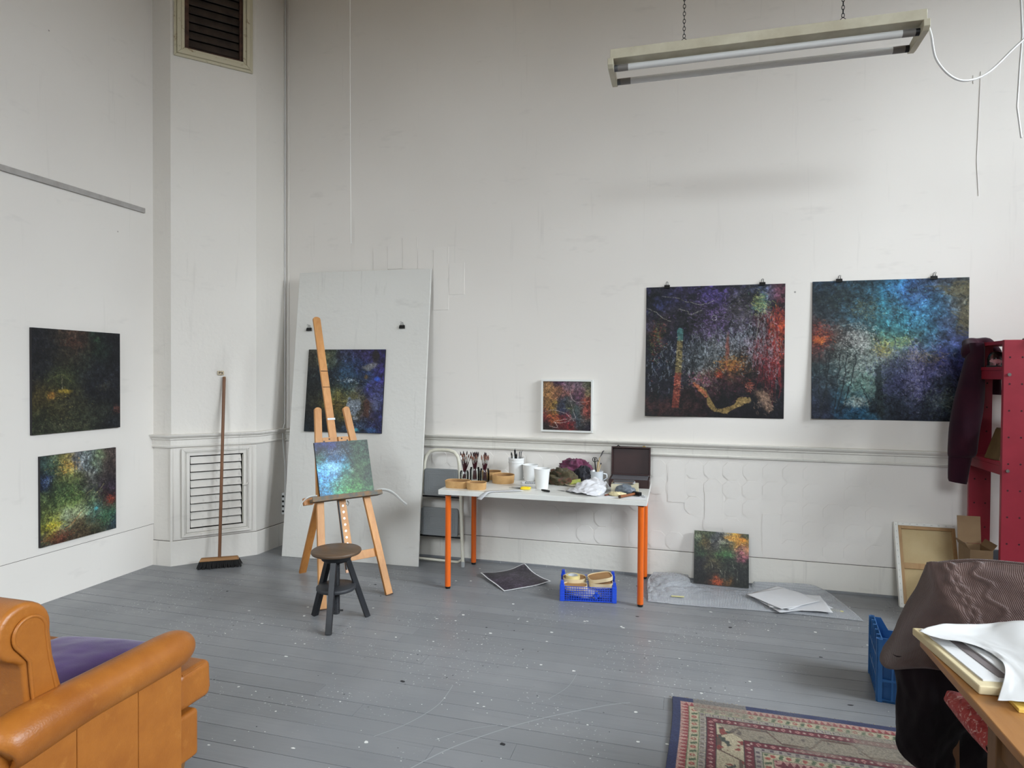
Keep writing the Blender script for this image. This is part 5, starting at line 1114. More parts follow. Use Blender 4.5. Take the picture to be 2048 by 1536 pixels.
# ------------------------------------------------------------------ draped chair
ch = thing('chair', 'wooden chair behind the desk hidden under clothes', 'chair', (1.13, 2.42, 0.0105))
M_CHAIRW = wood('chair_wood', (120, 84, 56), (96, 64, 42), (26, 26, 3))
for sx in (-1, 1):
    B().beam((sx*0.20, 0.19, 0), (sx*0.205, 0.22, 0.89), 0.035, 0.035, (1, 0, 0)).build('back_post', M_CHAIRW, ch, bevel=0.004)
    B().beam((sx*0.20, -0.19, 0), (sx*0.20, -0.19, 0.435), 0.036, 0.036, (1, 0, 0)).build('leg', M_CHAIRW, ch, bevel=0.004)
B().box(-0.225, 0.225, -0.215, 0.200, 0.435, 0.462).build('seat', M_CHAIRW, ch, bevel=0.006)
for z_ in (0.62, 0.84): B().box(-0.185, 0.185, 0.200, 0.222, z_, z_+0.05).build('back_rail', M_CHAIRW, ch, bevel=0.004)
cs2 = [[(0.872, 2.52, 0.465), (0.872, 2.44, 0.465), (0.872, 2.36, 0.465), (0.874, 2.28, 0.465), (0.880, 2.215, 0.465)],
       [(0.868, 2.525, 0.485), (0.862, 2.44, 0.500), (0.862, 2.36, 0.505), (0.866, 2.28, 0.500), (0.872, 2.210, 0.49)],
       [(0.905, 2.525, 0.510), (0.900, 2.44, 0.530), (0.900, 2.36, 0.535), (0.905, 2.28, 0.530), (0.905, 2.205, 0.515)],
       [(1.05, 2.53, 0.515), (1.05, 2.44, 0.540), (1.05, 2.36, 0.545), (1.05, 2.28, 0.54), (1.05, 2.20, 0.52)],
       [(1.30, 2.53, 0.500), (1.30, 2.44, 0.52), (1.30, 2.36, 0.525), (1.30, 2.28, 0.52), (1.30, 2.205, 0.50)],
       [(1.335, 2.53, 0.465), (1.335, 2.44, 0.465), (1.335, 2.36, 0.465), (1.335, 2.28, 0.465), (1.335, 2.21, 0.465)]]
P = patch(cs2, 60, 50); P[..., 2] += (vnoise(60, 50, 7, 6, 55, 4)-0.45)*0.03*np.sin(np.linspace(0.15, PI-0.15, 60))[:, None]; P[..., 2] = np.maximum(P[..., 2], 0.4635)
M_REDCLOTH = cloth_mat('red_print_cloth', (148, 44, 46), (176, 70, 66), (214, 170, 160), 34)
tag(B().grid(P).build('seat_cushion', M_REDCLOTH, smooth=180), 'red patterned cushion on the chair seat under the desk', 'cushion')
tag(B().tube([(0.905, 2.505, 0.54), (0.900, 2.48, 0.585), (0.915, 2.45, 0.60), (0.93, 2.40, 0.575), (0.935, 2.36, 0.552)], [0.012, 0.016, 0.014, 0.016, 0.010], 10, flat=0.5).build('white_cloth', M_PAPERW, smooth=180), 'bit of white cloth lying on the red cushion', 'cloth')
# brown cable-knit sweater over the chair back
SWC = [[(0.875, 2.735, 0.885), (0.862, 2.690, 0.906), (0.862, 2.655, 0.920), (0.93, 2.635, 0.928), (1.04, 2.64, 0.938), (1.20, 2.64, 0.934), (1.40, 2.64, 0.92)],
       [(0.855, 2.760, 0.800), (0.836, 2.70, 0.799), (0.858, 2.585, 0.850), (0.93, 2.590, 0.876), (1.04, 2.60, 0.896), (1.20, 2.605, 0.894), (1.40, 2.61, 0.88)],
       [(0.82, 2.79, 0.700), (0.803, 2.71, 0.700), (0.872, 2.565, 0.800), (0.945, 2.570, 0.820), (1.05, 2.575, 0.835), (1.20, 2.58, 0.835), (1.40, 2.585, 0.82)],
       [(0.785, 2.81, 0.585), (0.763, 2.715, 0.583), (0.900, 2.550, 0.735), (0.96, 2.550, 0.755), (1.06, 2.550, 0.765), (1.20, 2.555, 0.765), (1.40, 2.56, 0.76)],
       [(0.755, 2.82, 0.520), (0.728, 2.705, 0.512), (0.830, 2.575, 0.600), (0.96, 2.520, 0.665), (1.06, 2.525, 0.685), (1.20, 2.53, 0.69), (1.40, 2.535, 0.69)],
       [(0.765, 2.83, 0.498), (0.738, 2.700, 0.492), (0.832, 2.572, 0.560), (0.95, 2.515, 0.575), (1.06, 2.520, 0.62), (1.20, 2.525, 0.64), (1.40, 2.53, 0.65)]]
P = patch(SWC, 80, 120)
cab = np.zeros((80, 120)); uu, vv = np.meshgrid(np.linspace(0, 1, 80), np.linspace(0, 1, 120), indexing='ij')
for c0, w_, ph in ((0.48, 0.05, 0.0), (0.48, 0.05, PI), (0.62, 0.03, 0.5)):
    ctr = c0+0.028*np.sin(uu*26+ph)+0.10*(uu-0.3); cab = np.maximum(cab, np.exp(-((vv-ctr)/(w_*0.42))**2))
P[..., 2] += cab*0.006; P[..., 1] -= cab*0.006
P[..., 1] -= (vnoise(80, 120, 6, 9, 91, 3)-0.5)*0.02
M_KNIT = fabric('brown_knit', (92, 72, 66), (80, 62, 58), 6, 92, 0.5, 0.3, (0.3, 0.4, 0.9))
swt = tag(B().grid(P).grid(patch([[(0.862, 2.692, 0.904), (1.04, 2.69, 0.935), (1.40, 2.69, 0.92)], [(0.83, 2.72, 0.75), (1.04, 2.72, 0.75), (1.40, 2.72, 0.75)], [(0.76, 2.74, 0.52), (1.04, 2.74, 0.50), (1.40, 2.74, 0.50)]], 30, 40)).build('sweater', M_KNIT, smooth=180, solid=0.006), 'brown cable-knit sweater draped over the chair back', 'sweater')
# dark jacket hanging beneath it
JK = [[(0.765, 2.78, 0.565), (0.752, 2.68, 0.555), (0.835, 2.60, 0.590), (0.95, 2.545, 0.60), (1.10, 2.55, 0.60)],
      [(0.79, 2.77, 0.45), (0.765, 2.66, 0.430), (0.835, 2.585, 0.45), (0.95, 2.555, 0.45), (1.10, 2.56, 0.45)],
      [(0.80, 2.76, 0.33), (0.757, 2.64, 0.310), (0.825, 2.575, 0.32), (0.93, 2.60, 0.32), (1.05, 2.62, 0.32)],
      [(0.80, 2.75, 0.25), (0.755, 2.62, 0.235), (0.820, 2.570, 0.215), (0.92, 2.60, 0.20), (1.04, 2.62, 0.20)],
      [(0.84, 2.74, 0.20), (0.800, 2.62, 0.195), (0.845, 2.575, 0.165), (0.92, 2.60, 0.10), (1.03, 2.62, 0.09)]]
P = patch(JK, 50, 60); P[..., 1] += (vnoise(50, 60, 4, 8, 17, 3)-0.5)*0.05; P[..., 0] += (vnoise(50, 60, 3, 6, 19, 3)-0.5)*0.02
tag(B().grid(P).build('jacket', fabric('dark_jacket', (25, 23, 25), (32, 24, 28), 4, 300, 0.2, 0.1, wave=False), smooth=180, solid=0.004), 'dark jacket hanging below the brown sweater on the chair', 'jacket')

# ------------------------------------------------------------------ leather armchair
def leather_mat():
    m, t, p = base_mat('tan_leather'); v = t.coords(); c = t.mix(t.ramp(t.noise(v, 3.2, 5, 0.65), [(0.32, 0), (0.68, 1)]), lin((172, 106, 40)), lin((142, 80, 26)))
    c = t.mix(t.ramp(t.noise(v, 11, 5, 0.7), [(0.58, 0), (0.75, 0.5)]), c, lin((194, 130, 60))); t.link(c, p.inputs['Base Color'])
    p.inputs['Roughness'].default_value = 0.36; p.inputs['Specular IOR Level'].default_value = 0.5
    b_ = t.new('ShaderNodeBump', i={'Strength': 0.22, 'Distance': 0.004}); ad = t.new('ShaderNodeMath', operation='ADD'); t.link(t.noise(v, 160, 3), ad.inputs[0]); t.link(t.noise(v, 14, 4), ad.inputs[1]); t.link(ad.outputs[0], b_.inputs['Height']); t.link(b_.outputs[0], p.inputs['Normal']); return m
M_LEA = leather_mat()
ac = thing('armchair', 'tan leather armchair seen from behind at the lower left', 'armchair', (-2.30, 1.72, 0))
AX, AY = 2.30, -1.72
def A(x, y, z): return (x+AX, y+AY, z)
bprof = [(1.605, 0.30), (1.585, 0.45), (1.550, 0.60), (1.520, 0.72), (1.512, 0.80)]
bprof += [(1.428+0.085*math.cos(a), 0.822+0.088*math.sin(a)) for a in [math.radians(d) for d in range(0, 260, 13)]]
bprof += [(1.422, 0.722), (1.428, 0.66), (1.436, 0.56), (1.436, 0.30)]
bk = B().prism(bprof, -2.80, -1.892, lambda a, c2, t: A(t, a, c2)).build('backrest', M_LEA, ac, bevel=0.018, seg=4)
inner = [(1.540, 0.50), (1.520, 0.60), (1.496, 0.72), (1.486, 0.80)]+[(1.438+0.048*math.cos(a), 0.816+0.050*math.sin(a)) for a in [math.radians(d) for d in range(10, 226, 12)]]+[(1.418, 0.762), (1.436, 0.735), (1.442, 0.66), (1.452, 0.56), (1.458, 0.50)]
B().prism(inner, -1.893, -1.884, lambda a, c2, t: A(t, a, c2)).build('end_panel', M_LEA, bk, bevel=0.006, seg=3)
B().tube([A(-1.886, a, c2) for a, c2 in inner], 0.0055, 8, closed=True).build('piping', M_LEA, bk, smooth=60)
for side, x0 in ((1, -1.866), (-1, -2.838)):
    path = [(1.322, 0.525, 0.045), (1.335, 0.530, 0.072), (1.40, 0.538, 0.078), (1.50, 0.545, 0.076), (1.62, 0.549, 0.072), (1.80, 0.550, 0.072), (1.93, 0.551, 0.072), (1.985, 0.547, 0.066), (2.018, 0.535, 0.050), (2.034, 0.525, 0.025)]
    cc_ = catmull(path, np.linspace(0, 1, 40))
    ar = B().tube([A(x0, p[0], p[1]) for p in cc_], [max(p[2], 0.01) for p in cc_], 24, flat=1.0).build('arm', M_LEA, ac, smooth=180)
    xa, xb = (x0-0.045, x0+0.020) if side > 0 else (x0-0.020, x0+0.045)
    for y0, y1 in ((1.318, 1.555), (1.555, 1.788), (1.788, 1.985)):
        B().box(*sorted((xa+AX, xb+AX)), y0+AY+0.0006, y1+AY-0.0006, 0.06, 0.535).build('side_panel', M_LEA, ar, bevel=0.004, seg=3)
B().box(-2.79+AX, -1.93+AX, 1.50+AY, 2.03+AY, 0.29, 0.405).build('seat_cushion', M_LEA, ac, bevel=0.035, seg=5)
B().box(-2.78+AX, -1.915+AX, 1.405+AY, 1.98+AY, 0.06, 0.29).build('seat_base', M_LEA, ac, bevel=0.01)
fr_ = B().box(-2.79+AX, -1.905+AX, 2.035+AY, 2.215+AY, 0.255, 0.408).build('front_bolster', M_LEA, ac, bevel=0.030, seg=5)
B().tube([A(-1.914, 2.060, 0.399), A(-1.914, 2.150, 0.400), A(-1.915, 2.185, 0.396), A(-1.916, 2.202, 0.375), A(-1.915, 2.206, 0.29)], 0.0035, 8).build('piping', M_LEA, fr_, smooth=60)
B().box(-2.79+AX, -1.900+AX, 1.99+AY, 2.135+AY, 0.05, 0.243).build('front_panel', M_LEA, ac, bevel=0.018, seg=4)
for x_, y_ in ((-1.92, 1.36), (-2.79, 1.36), (-1.95, 2.08), (-2.76, 2.08)): B().lathe([(0, 0), (0.018, 0), (0.026, 0.05), (0.026, 0.065), (0, 0.065)], 14, A(x_, y_, 0)).build('foot', M_OAKD, ac, smooth=50)
n = 40; Q = np.zeros((n, n, 3)); u, v = np.meshgrid(np.linspace(-1, 1, n), np.linspace(-1, 1, n), indexing='ij')
hgt = np.clip((1-np.abs(u)**2.6)*(1-np.abs(v)**2.6), 0, 1)**0.45; wr = (vnoise(n, n, 5, 5, 8, 4)-0.5)*0.02
top_ = np.stack([u*0.330*(1-0.06*np.abs(v)), v*0.275*(1-0.06*np.abs(u)), 0.050+hgt*0.042+wr*hgt], -1); bot_ = np.stack([u*0.330*(1-0.06*np.abs(v)), v*0.275*(1-0.06*np.abs(u)), 0.050-hgt*0.046], -1)
pc = B(); pc.grid(top_); pc.grid(bot_, flip=True)
tag(pc.build('cushion', fabric('purple_velvet', (86, 54, 122), (72, 44, 106), 5, 200, 0.15, 0.25, wave=False), loc=(-2.265, 1.880, 0.405), rotz=0.08, smooth=180), 'purple velvet cushion on the tan leather armchair', 'cushion')
# ------------------------------------------------------------------ patterned rug (woven pattern computed per knot as vertex colours)
def attr_mat(name, rough=0.5, bump=None, spec=0.4, sheen=0.0, coat=0.0):
    m, t, p = base_mat(name); a = t.new('ShaderNodeVertexColor', layer_name='paint'); t.link(a.outputs[0], p.inputs['Base Color'])
    p.inputs['Roughness'].default_value = rough; p.inputs['Specular IOR Level'].default_value = spec; p.inputs['Sheen Weight'].default_value = sheen; p.inputs['Coat Weight'].default_value = coat
    if bump:
        b_ = t.new('ShaderNodeBump', i={'Strength': bump[1], 'Distance': bump[2]}); t.link(t.noise(t.coords(), bump[0], 3), b_.inputs['Height']); t.link(b_.outputs[0], p.inputs['Normal'])
    return m
def srgb2lin(a):
    a = np.clip(a/255.0, 0, 1); return np.where(a <= 0.04045, a/12.92, ((a+0.055)/1.055)**2.4)
def painted_grid(name, P, C, m, parent=None, loc=(0, 0, 0), rotz=0.0, solid=0.0, smooth=True):
    nu, nv = P.shape[:2]; me = bpy.data.meshes.new(name)
    idx = np.arange(nu*nv).reshape(nu, nv); q = np.stack([idx[:-1, :-1], idx[1:, :-1], idx[1:, 1:], idx[:-1, 1:]], -1).reshape(-1, 4)
    me.vertices.add(nu*nv); me.vertices.foreach_set('co', P.reshape(-1).astype(np.float32))
    nf = len(q); me.loops.add(nf*4); me.loops.foreach_set('vertex_index', q.reshape(-1).astype(np.int32))
    me.polygons.add(nf); me.polygons.foreach_set('loop_start', np.arange(0, nf*4, 4, dtype=np.int32))
    me.polygons.foreach_set('use_smooth', np.ones(nf, dtype=bool))
    me.update(); me.validate()
    at = me.color_attributes.new('paint', 'FLOAT_COLOR', 'POINT')
    col = np.ones((nu*nv, 4), np.float32); col[:, :3] = srgb2lin(C.reshape(-1, 3)); at.data.foreach_set('color', col.reshape(-1))
    me.materials.append(m); o = bpy.data.objects.new(name, me); COL.objects.link(o); o.location = loc; o.rotation_euler = (0, 0, rotz)
    if parent is not None: o.parent = parent
    if solid:
        md = o.modifiers.new('thickness', 'SOLIDIFY'); md.thickness = solid; md.offset = -1
    return o
def rug_colours(nx, ny, w, h):
    x, y = np.meshgrid(np.linspace(0, w, nx), np.linspace(0, h, ny), indexing='ij')   # y=0 far edge
    dl, dr, dt, db_ = x, w-x, y, h-y
    d = np.minimum(np.minimum(dl, dr), np.minimum(dt, db_)); horiz = np.minimum(dt, db_) < np.minimum(dl, dr)
    s = np.where(horiz, x, y); C = np.zeros((nx, ny, 3))
    navy, red, pink, cream, green, grey, dark, rose = [np.array(c, float) for c in ((34, 44, 92), (112, 28, 42), (196, 120, 116), (204, 190, 158), (84, 104, 72), (160, 150, 140), (48, 44, 46), (158, 62, 66))]
    def setc(mask, c): C[mask] = c
    band = lambda a, b: (d >= a) & (d < b)
    setc(band(-1, 0.040), navy)
    m = band(0.040, 0.075); tri = (np.abs(((s/0.026) % 1)-0.5)*2) > (d-0.040)/0.035; setc(m, rose); setc(m & tri, np.array((206, 160, 146)))
    setc(band(0.075, 0.079), green*1.2)
    m = band(0.079, 0.118); setc(m, cream); ph = (s/0.062) % 1; cd = (d-0.0985)/0.02
    setc(m & (np.abs(ph-0.25+cd*0.10) < 0.13) & (np.abs(cd) < 0.7), green); setc(m & (((ph-0.72)/0.16)**2+(cd/0.6)**2 < 1), np.array((178, 84, 72))); setc(m & (((ph-0.72)/0.06)**2+(cd/0.22)**2 < 1), cream)
    setc(band(0.118, 0.122), green*1.25)
    m = band(0.122, 0.150); setc(m, grey*1.08); ph = (s/0.034) % 1; setc(m & (ph < 0.45) & (np.abs((d-0.136)/0.014) < 0.55), np.array((110, 96, 100))); setc(m & (np.abs(ph-0.22) < 0.05), cream)
    setc(band(0.150, 0.154), dark)
    for a0 in (0.154, 0.306):
        m = band(a0, a0+0.036); setc(m, red); ph = (s/0.058) % 1; cd = (d-a0-0.018)/0.018
        setc(m & (np.abs(ph-0.3)/0.20+np.abs(cd)/0.72 < 1), np.array((196, 138, 132))); setc(m & (np.abs(ph-0.8)/0.11+np.abs(cd)/0.5 < 1), np.array((206, 176, 164))); setc(m & (np.abs(ph-0.3)/0.08+np.abs(cd)/0.3 < 1), red*1.15)
    setc(band(0.190, 0.194), dark); setc(band(0.302, 0.306), dark)
    m = band(0.194, 0.302); wornc = np.where(horiz[..., None], np.array((158, 146, 126)), cream); C[m] = wornc[m]
    cd = (d-0.248)/0.054; ph = (s/0.34) % 1
    zig = np.where(ph < 0.2, -0.8, np.where(ph < 0.36, -0.8+(ph-0.2)/0.16*1.6, np.where(ph < 0.7, 0.8, np.where(ph < 0.86, 0.8-(ph-0.7)/0.16*1.6, -0.8))))
    setc(m & (np.abs(cd-zig) < 0.15), np.array((104, 78, 64))); n1 = vnoise(nx, ny, 46, 46, 3, 2); n2 = vnoise(nx, ny, 60, 60, 5, 2)
    setc(m & (n1 > 0.68) & ~horiz, np.array((150, 66, 58))); setc(m & (n2 > 0.70) & ~horiz, np.array((70, 76, 66))); setc(m & (n2 > 0.72) & horiz, np.array((112, 100, 90)))
    setc(band(0.342, 0.346), dark); m = band(0.346, 0.374); setc(m, grey*1.08); ph = (s/0.034) % 1; setc(m & (ph < 0.45) & (np.abs((d-0.36)/0.014) < 0.55), np.array((106, 92, 98)))
    setc(band(0.374, 0.378), green); m = band(0.378, 0.416); setc(m, cream); ph = (s/0.062) % 1; cd = (d-0.397)/0.02
    setc(m & (np.abs(ph-0.25+cd*0.10) < 0.13) & (np.abs(cd) < 0.7), green); setc(m & (((ph-0.72)/0.16)**2+(cd/0.6)**2 < 1), np.array((178, 84, 72)))
    setc(band(0.416, 0.420), green*1.2); m = band(0.420, 0.450); tri = (np.abs(((s/0.026) % 1)-0.5)*2) > (d-0.420)/0.03; setc(m, red); setc(m & tri, np.array((200, 150, 140)))
    m = d >= 0.450; setc(m, red*0.95); ph1 = np.abs(((x/0.11) % 1)-0.5)+np.abs(((y/0.11) % 1)-0.5); setc(m & (ph1 < 0.22), navy*1.1); setc(m & (ph1 < 0.10), pink)
    worn = np.clip((vnoise(nx, ny, 7, 9, 11, 4)-0.42)*4, 0, 1)*np.where(horiz & (d < 0.33), 0.75, 0.20)*np.where(d < 0.04, 0.5, 1.0)
    topgap = horiz & (d < 0.11) & (x > 0.10) & (x < 0.34); worn = np.where(topgap & (dt < 0.2), np.maximum(worn, 0.8), worn)
    C = C*(1-worn[..., None])+np.array((156, 146, 128))*worn[..., None]
    C *= (0.68+0.26*np.random.default_rng(4).random((nx, ny)))[..., None]
    return C
RWd, RHt = 1.45, 1.55; rnx, rny = 362, 388
xg, yg = np.meshgrid(np.linspace(0, RWd, rnx), np.linspace(0, RHt, rny), indexing='ij')
P = np.stack([xg-0.0+0.006*np.sin(yg*7), -yg, 0.008+0.003*(vnoise(rnx, rny, 4, 5, 2, 3)-0.5)+0.0006*np.random.default_rng(1).random((rnx, rny))], -1)
rug = thing('rug', 'worn oriental rug with a navy edge on the grey boards', 'rug', (-0.062, 3.225, 0.0), math.radians(-0.6))
painted_grid('pile', P, rug_colours(rnx, rny, RWd, RHt), attr_mat('rug_wool', 0.95, (300, 0.5, 0.003), 0.1, 0.2), rug, solid=0.0065)
rr = random.Random(9); b = B(); b2 = B()
for i in range(420):
    x = i*RWd/420+rr.uniform(-0.002, 0.002); L = rr.uniform(0.010, 0.032); dx = rr.uniform(-0.02, 0.02)
    for bb, y0, sg in ((b, 0.0, 1), (b2, -RHt, -1)): bb.tube([(x, y0-0.002*sg, 0.006), (x+dx*0.5, y0+sg*L*0.5, 0.005), (x+dx, y0+sg*L, 0.0022)], 0.0016, 4)
M_FRINGE = mat('fringe_wool', (176, 166, 144), 0.95, var=(60, (150, 138, 116)))
tag(b.build('fringe', M_FRINGE, rug), kind='stuff'); tag(b2.build('fringe', M_FRINGE, rug), kind='stuff')
# ------------------------------------------------------------------ paintings: brushwork computed per vertex
class Art:
    """A small raster painter; u right, v down, colours 0..255."""
    def __init__(s, N, seed, base=(30, 30, 34)):
        N = N*2; s.N = N; s.r = np.random.default_rng(seed); s.C = np.zeros((N, N, 3))+np.array(base, float); s.seed = seed
        s.v, s.u = np.meshgrid(np.linspace(0, 1, N), np.linspace(0, 1, N), indexing='ij')
    def nz(s, sx, sy=None, k=0, octs=4, gain=0.55): return vnoise(s.N, s.N, sy or sx, sx, s.seed*13+k, octs, gain)
    def wash(s, pts, rad=0.11, warp=0.15):
        uu = s.u+(s.nz(6, k=1, octs=5, gain=0.65)-0.5)*warp*2; vv = s.v+(s.nz(6, k=2, octs=5, gain=0.65)-0.5)*warp*2; A = np.zeros((s.N, s.N, 3)); Wt = np.zeros((s.N, s.N))+1e-9
        for u, v, c in pts:
            w = np.exp(-((uu-u)**2+(vv-v)**2)/(2*rad*rad)); A += w[..., None]*np.array(c, float); Wt += w
        s.C = A/Wt[..., None]; s.foliage(0.30)
    def mottle(s, sc, amp, k=5, octs=5, gain=0.7):
        s.C *= (1+amp*(s.nz(sc, k=k, octs=octs, gain=gain)-0.5)*2)[..., None]
    def tint(s, sc, cols, amt, k=20, thr=0.55):
        for i, c in enumerate(cols):
            m = np.clip((s.nz(sc, k=k+i, octs=4, gain=0.7)-thr)*8, 0, 1)*amt; s.C = s.C*(1-m[..., None])+np.array(c, float)*m[..., None]
    def blob(s, u, v, ru, rv, col, a=1.0, soft=0.35, rot=0.0, noise=0.6, k=9):
        du, dv = s.u-u, s.v-v; x = (du*math.cos(rot)+dv*math.sin(rot))/ru; y = (-du*math.sin(rot)+dv*math.cos(rot))/rv
        d = np.sqrt(x*x+y*y)+(s.nz(14, k=k)-0.5)*noise*2; m = np.clip((1-d)/soft, 0, 1)*a
        s.C = s.C*(1-m[..., None])+np.array(col, float)*m[..., None]
    def stamp(s, U, V, cols, a):
        x = np.rint(U*(s.N-1)).astype(int); y = np.rint(V*(s.N-1)).astype(int); ok = (x >= 0) & (x < s.N) & (y >= 0) & (y < s.N)
        s.C[y[ok], x[ok]] = s.C[y[ok], x[ok]]*(1-a)+cols[ok]*a
    def dabs(s, box, n, cols, L=0.02, w=0.003, ang=0.0, jit=0.6, curl=0.8, a=0.75, dist='g'):
        """n short curved strokes in box (u, v, ru, rv)"""
        u0, v0, ru, rv = box; g = s.r; n = int(n*1.5)
        if dist == 'g': U = u0+ru*0.6*g.standard_normal(n); V = v0+rv*0.6*g.standard_normal(n)
        else: U = u0+ru*(g.random(n)*2-1); V = v0+rv*(g.random(n)*2-1)
        A = ang+jit*g.standard_normal(n); LL = L*(0.5+g.random(n)); cu = curl*g.standard_normal(n); K = max(6, int(L*1.6*s.N)); C = np.array(cols, float)[g.integers(0, len(cols), n)]*(0.8+0.4*g.random((n, 1)))
        nw = max(1, int(round(w*0.75*s.N)))
        xi = np.clip(np.rint(U*(s.N-1)), 0, s.N-1).astype(int); yi = np.clip(np.rint(V*(s.N-1)), 0, s.N-1).astype(int)
        C = 0.70*C+0.30*s.C[yi, xi]*1.2; LL = LL*0.85
        t = np.linspace(-0.5, 0.5, K)
        th = A[:, None]+cu[:, None]*t[None, :]*2; du = np.cumsum(np.cos(th), 1)*LL[:, None]/K; dv = np.cumsum(np.sin(th), 1)*LL[:, None]/K
        PU, PV = U[:, None]+du, V[:, None]+dv; Cc = np.repeat(C[:, None, :], K, 1)
        for q in range(nw):
            o = (q-(nw-1)/2)/s.N; s.stamp((PU-np.sin(th)*o).ravel(), (PV+np.cos(th)*o).ravel(), Cc.reshape(-1, 3), a)
    def line(s, pts, w, col, a=0.9, taper=True, wob=0.0):
        K = 6*s.N//4; P = catmull([(p[0], p[1], 0) for p in pts], np.linspace(0, 1, K)); big = w > 0.02; w = w if big else w*0.5; n = max(1, int(round(w*s.N)))
        jx = np.interp(np.linspace(0, 1, K), np.linspace(0, 1, 16), s.r.standard_normal(16)); jy = np.interp(np.linspace(0, 1, K), np.linspace(0, 1, 16), s.r.standard_normal(16)); P[:, 0] += jx*0.004; P[:, 1] += jy*0.004; a = a*(1.0 if big else 0.8)
        d = np.gradient(P, axis=0); L = np.hypot(d[:, 0], d[:, 1])+1e-9; nx, ny = -d[:, 1]/L, d[:, 0]/L; C = np.repeat(np.array([col], float), K, 0)*(0.85+0.3*s.r.random((K, 1)))
        wv = wob*np.sin(np.linspace(0, 40, K))
        for q in range(n*2):
            o = ((q+0.5)/(n*2)-0.5)*w; k = (0.75+0.35*np.interp(np.linspace(0, 1, K), np.linspace(0, 1, 20), s.r.random(20)))*(1-0.6*np.abs(np.linspace(-1, 1, K))**2) if taper else (0.8+0.3*np.interp(np.linspace(0, 1, K), np.linspace(0, 1, 12), np.sin(np.arange(12)*2.3))); _k = (1-0.6*np.abs(np.linspace(-1, 1, K))) if taper else 1.0; s.stamp(P[:, 0]+nx*(o*k+wv), P[:, 1]+ny*(o*k+wv), C, a)
    def poly(s, P, col, a=0.9, tex=0.25):
        P = np.array(P); ins = np.zeros((s.N, s.N), bool); j = len(P)-1
        for i in range(len(P)):
            xi, yi, xj, yj = P[i, 0], P[i, 1], P[j, 0], P[j, 1]
            c = ((yi > s.v) != (yj > s.v)) & (s.u < (xj-xi)*(s.v-yi)/(yj-yi+1e-12)+xi); ins ^= c; j = i
        m = ins*a; t = 1+tex*(s.nz(18, k=33, gain=0.7)-0.5)*2; s.C = s.C*(1-m[..., None])+np.array(col, float)*t[..., None]*m[..., None]
    def foliage(s, amp=0.55, sc=34, k=60, an=1.0):
        """leafy light and dark flecks over the whole picture"""
        a = s.nz(sc, sc*an, k, 3, 0.8); b = s.nz(sc*0.45, sc*0.45, k+1, 4, 0.75); q = (a-0.5)*1.5+(b-0.5)*1.1
        s.C = s.C*np.exp(amp*2.4*q)[..., None]
    def flecks(s, n, f, L=0.02):
        g = s.r; U = g.random(n); V = g.random(n); A = g.random(n)*6.28; K = max(5, int(L*1.5*s.N)); t = np.linspace(-0.5, 0.5, K); cu = g.standard_normal(n)
        th = A[:, None]+cu[:, None]*t*2; LL = L*(0.4+g.random(n)); PU = U[:, None]+np.cumsum(np.cos(th), 1)*LL[:, None]/K; PV = V[:, None]+np.cumsum(np.sin(th), 1)*LL[:, None]/K
        xi = (U*(s.N-1)).astype(int); yi = (V*(s.N-1)).astype(int); C = np.repeat((s.C[yi, xi]*f)[:, None, :], K, 1)
        for o in (-0.5, 0.5): s.stamp((PU-np.sin(th)*o/s.N).ravel(), (PV+np.cos(th)*o/s.N).ravel(), C.reshape(-1, 3), 0.6)
    def grain(s, amp=0.06, sat=0.97, fl=1.0):
        fl *= (s.N/500.0)**1.2; s.flecks(int(1500*fl), 0.35, 0.022); s.flecks(int(1000*fl), 1.7, 0.014); s.flecks(int(700*fl), 0.3, 0.03); s.C *= 0.95
        s.foliage(0.14, 60); g = s.C.mean(2, keepdims=True); s.C = g+(s.C-g)*sat
        s.C *= (1+amp*s.r.standard_normal((s.N, s.N)))[..., None]
    def out(s):
        n = s.N//2; return np.clip(s.C, 4, 245).reshape(n, 2, n, 2, 3).mean((1, 3)).transpose(1, 0, 2)          # [u, v, 3]

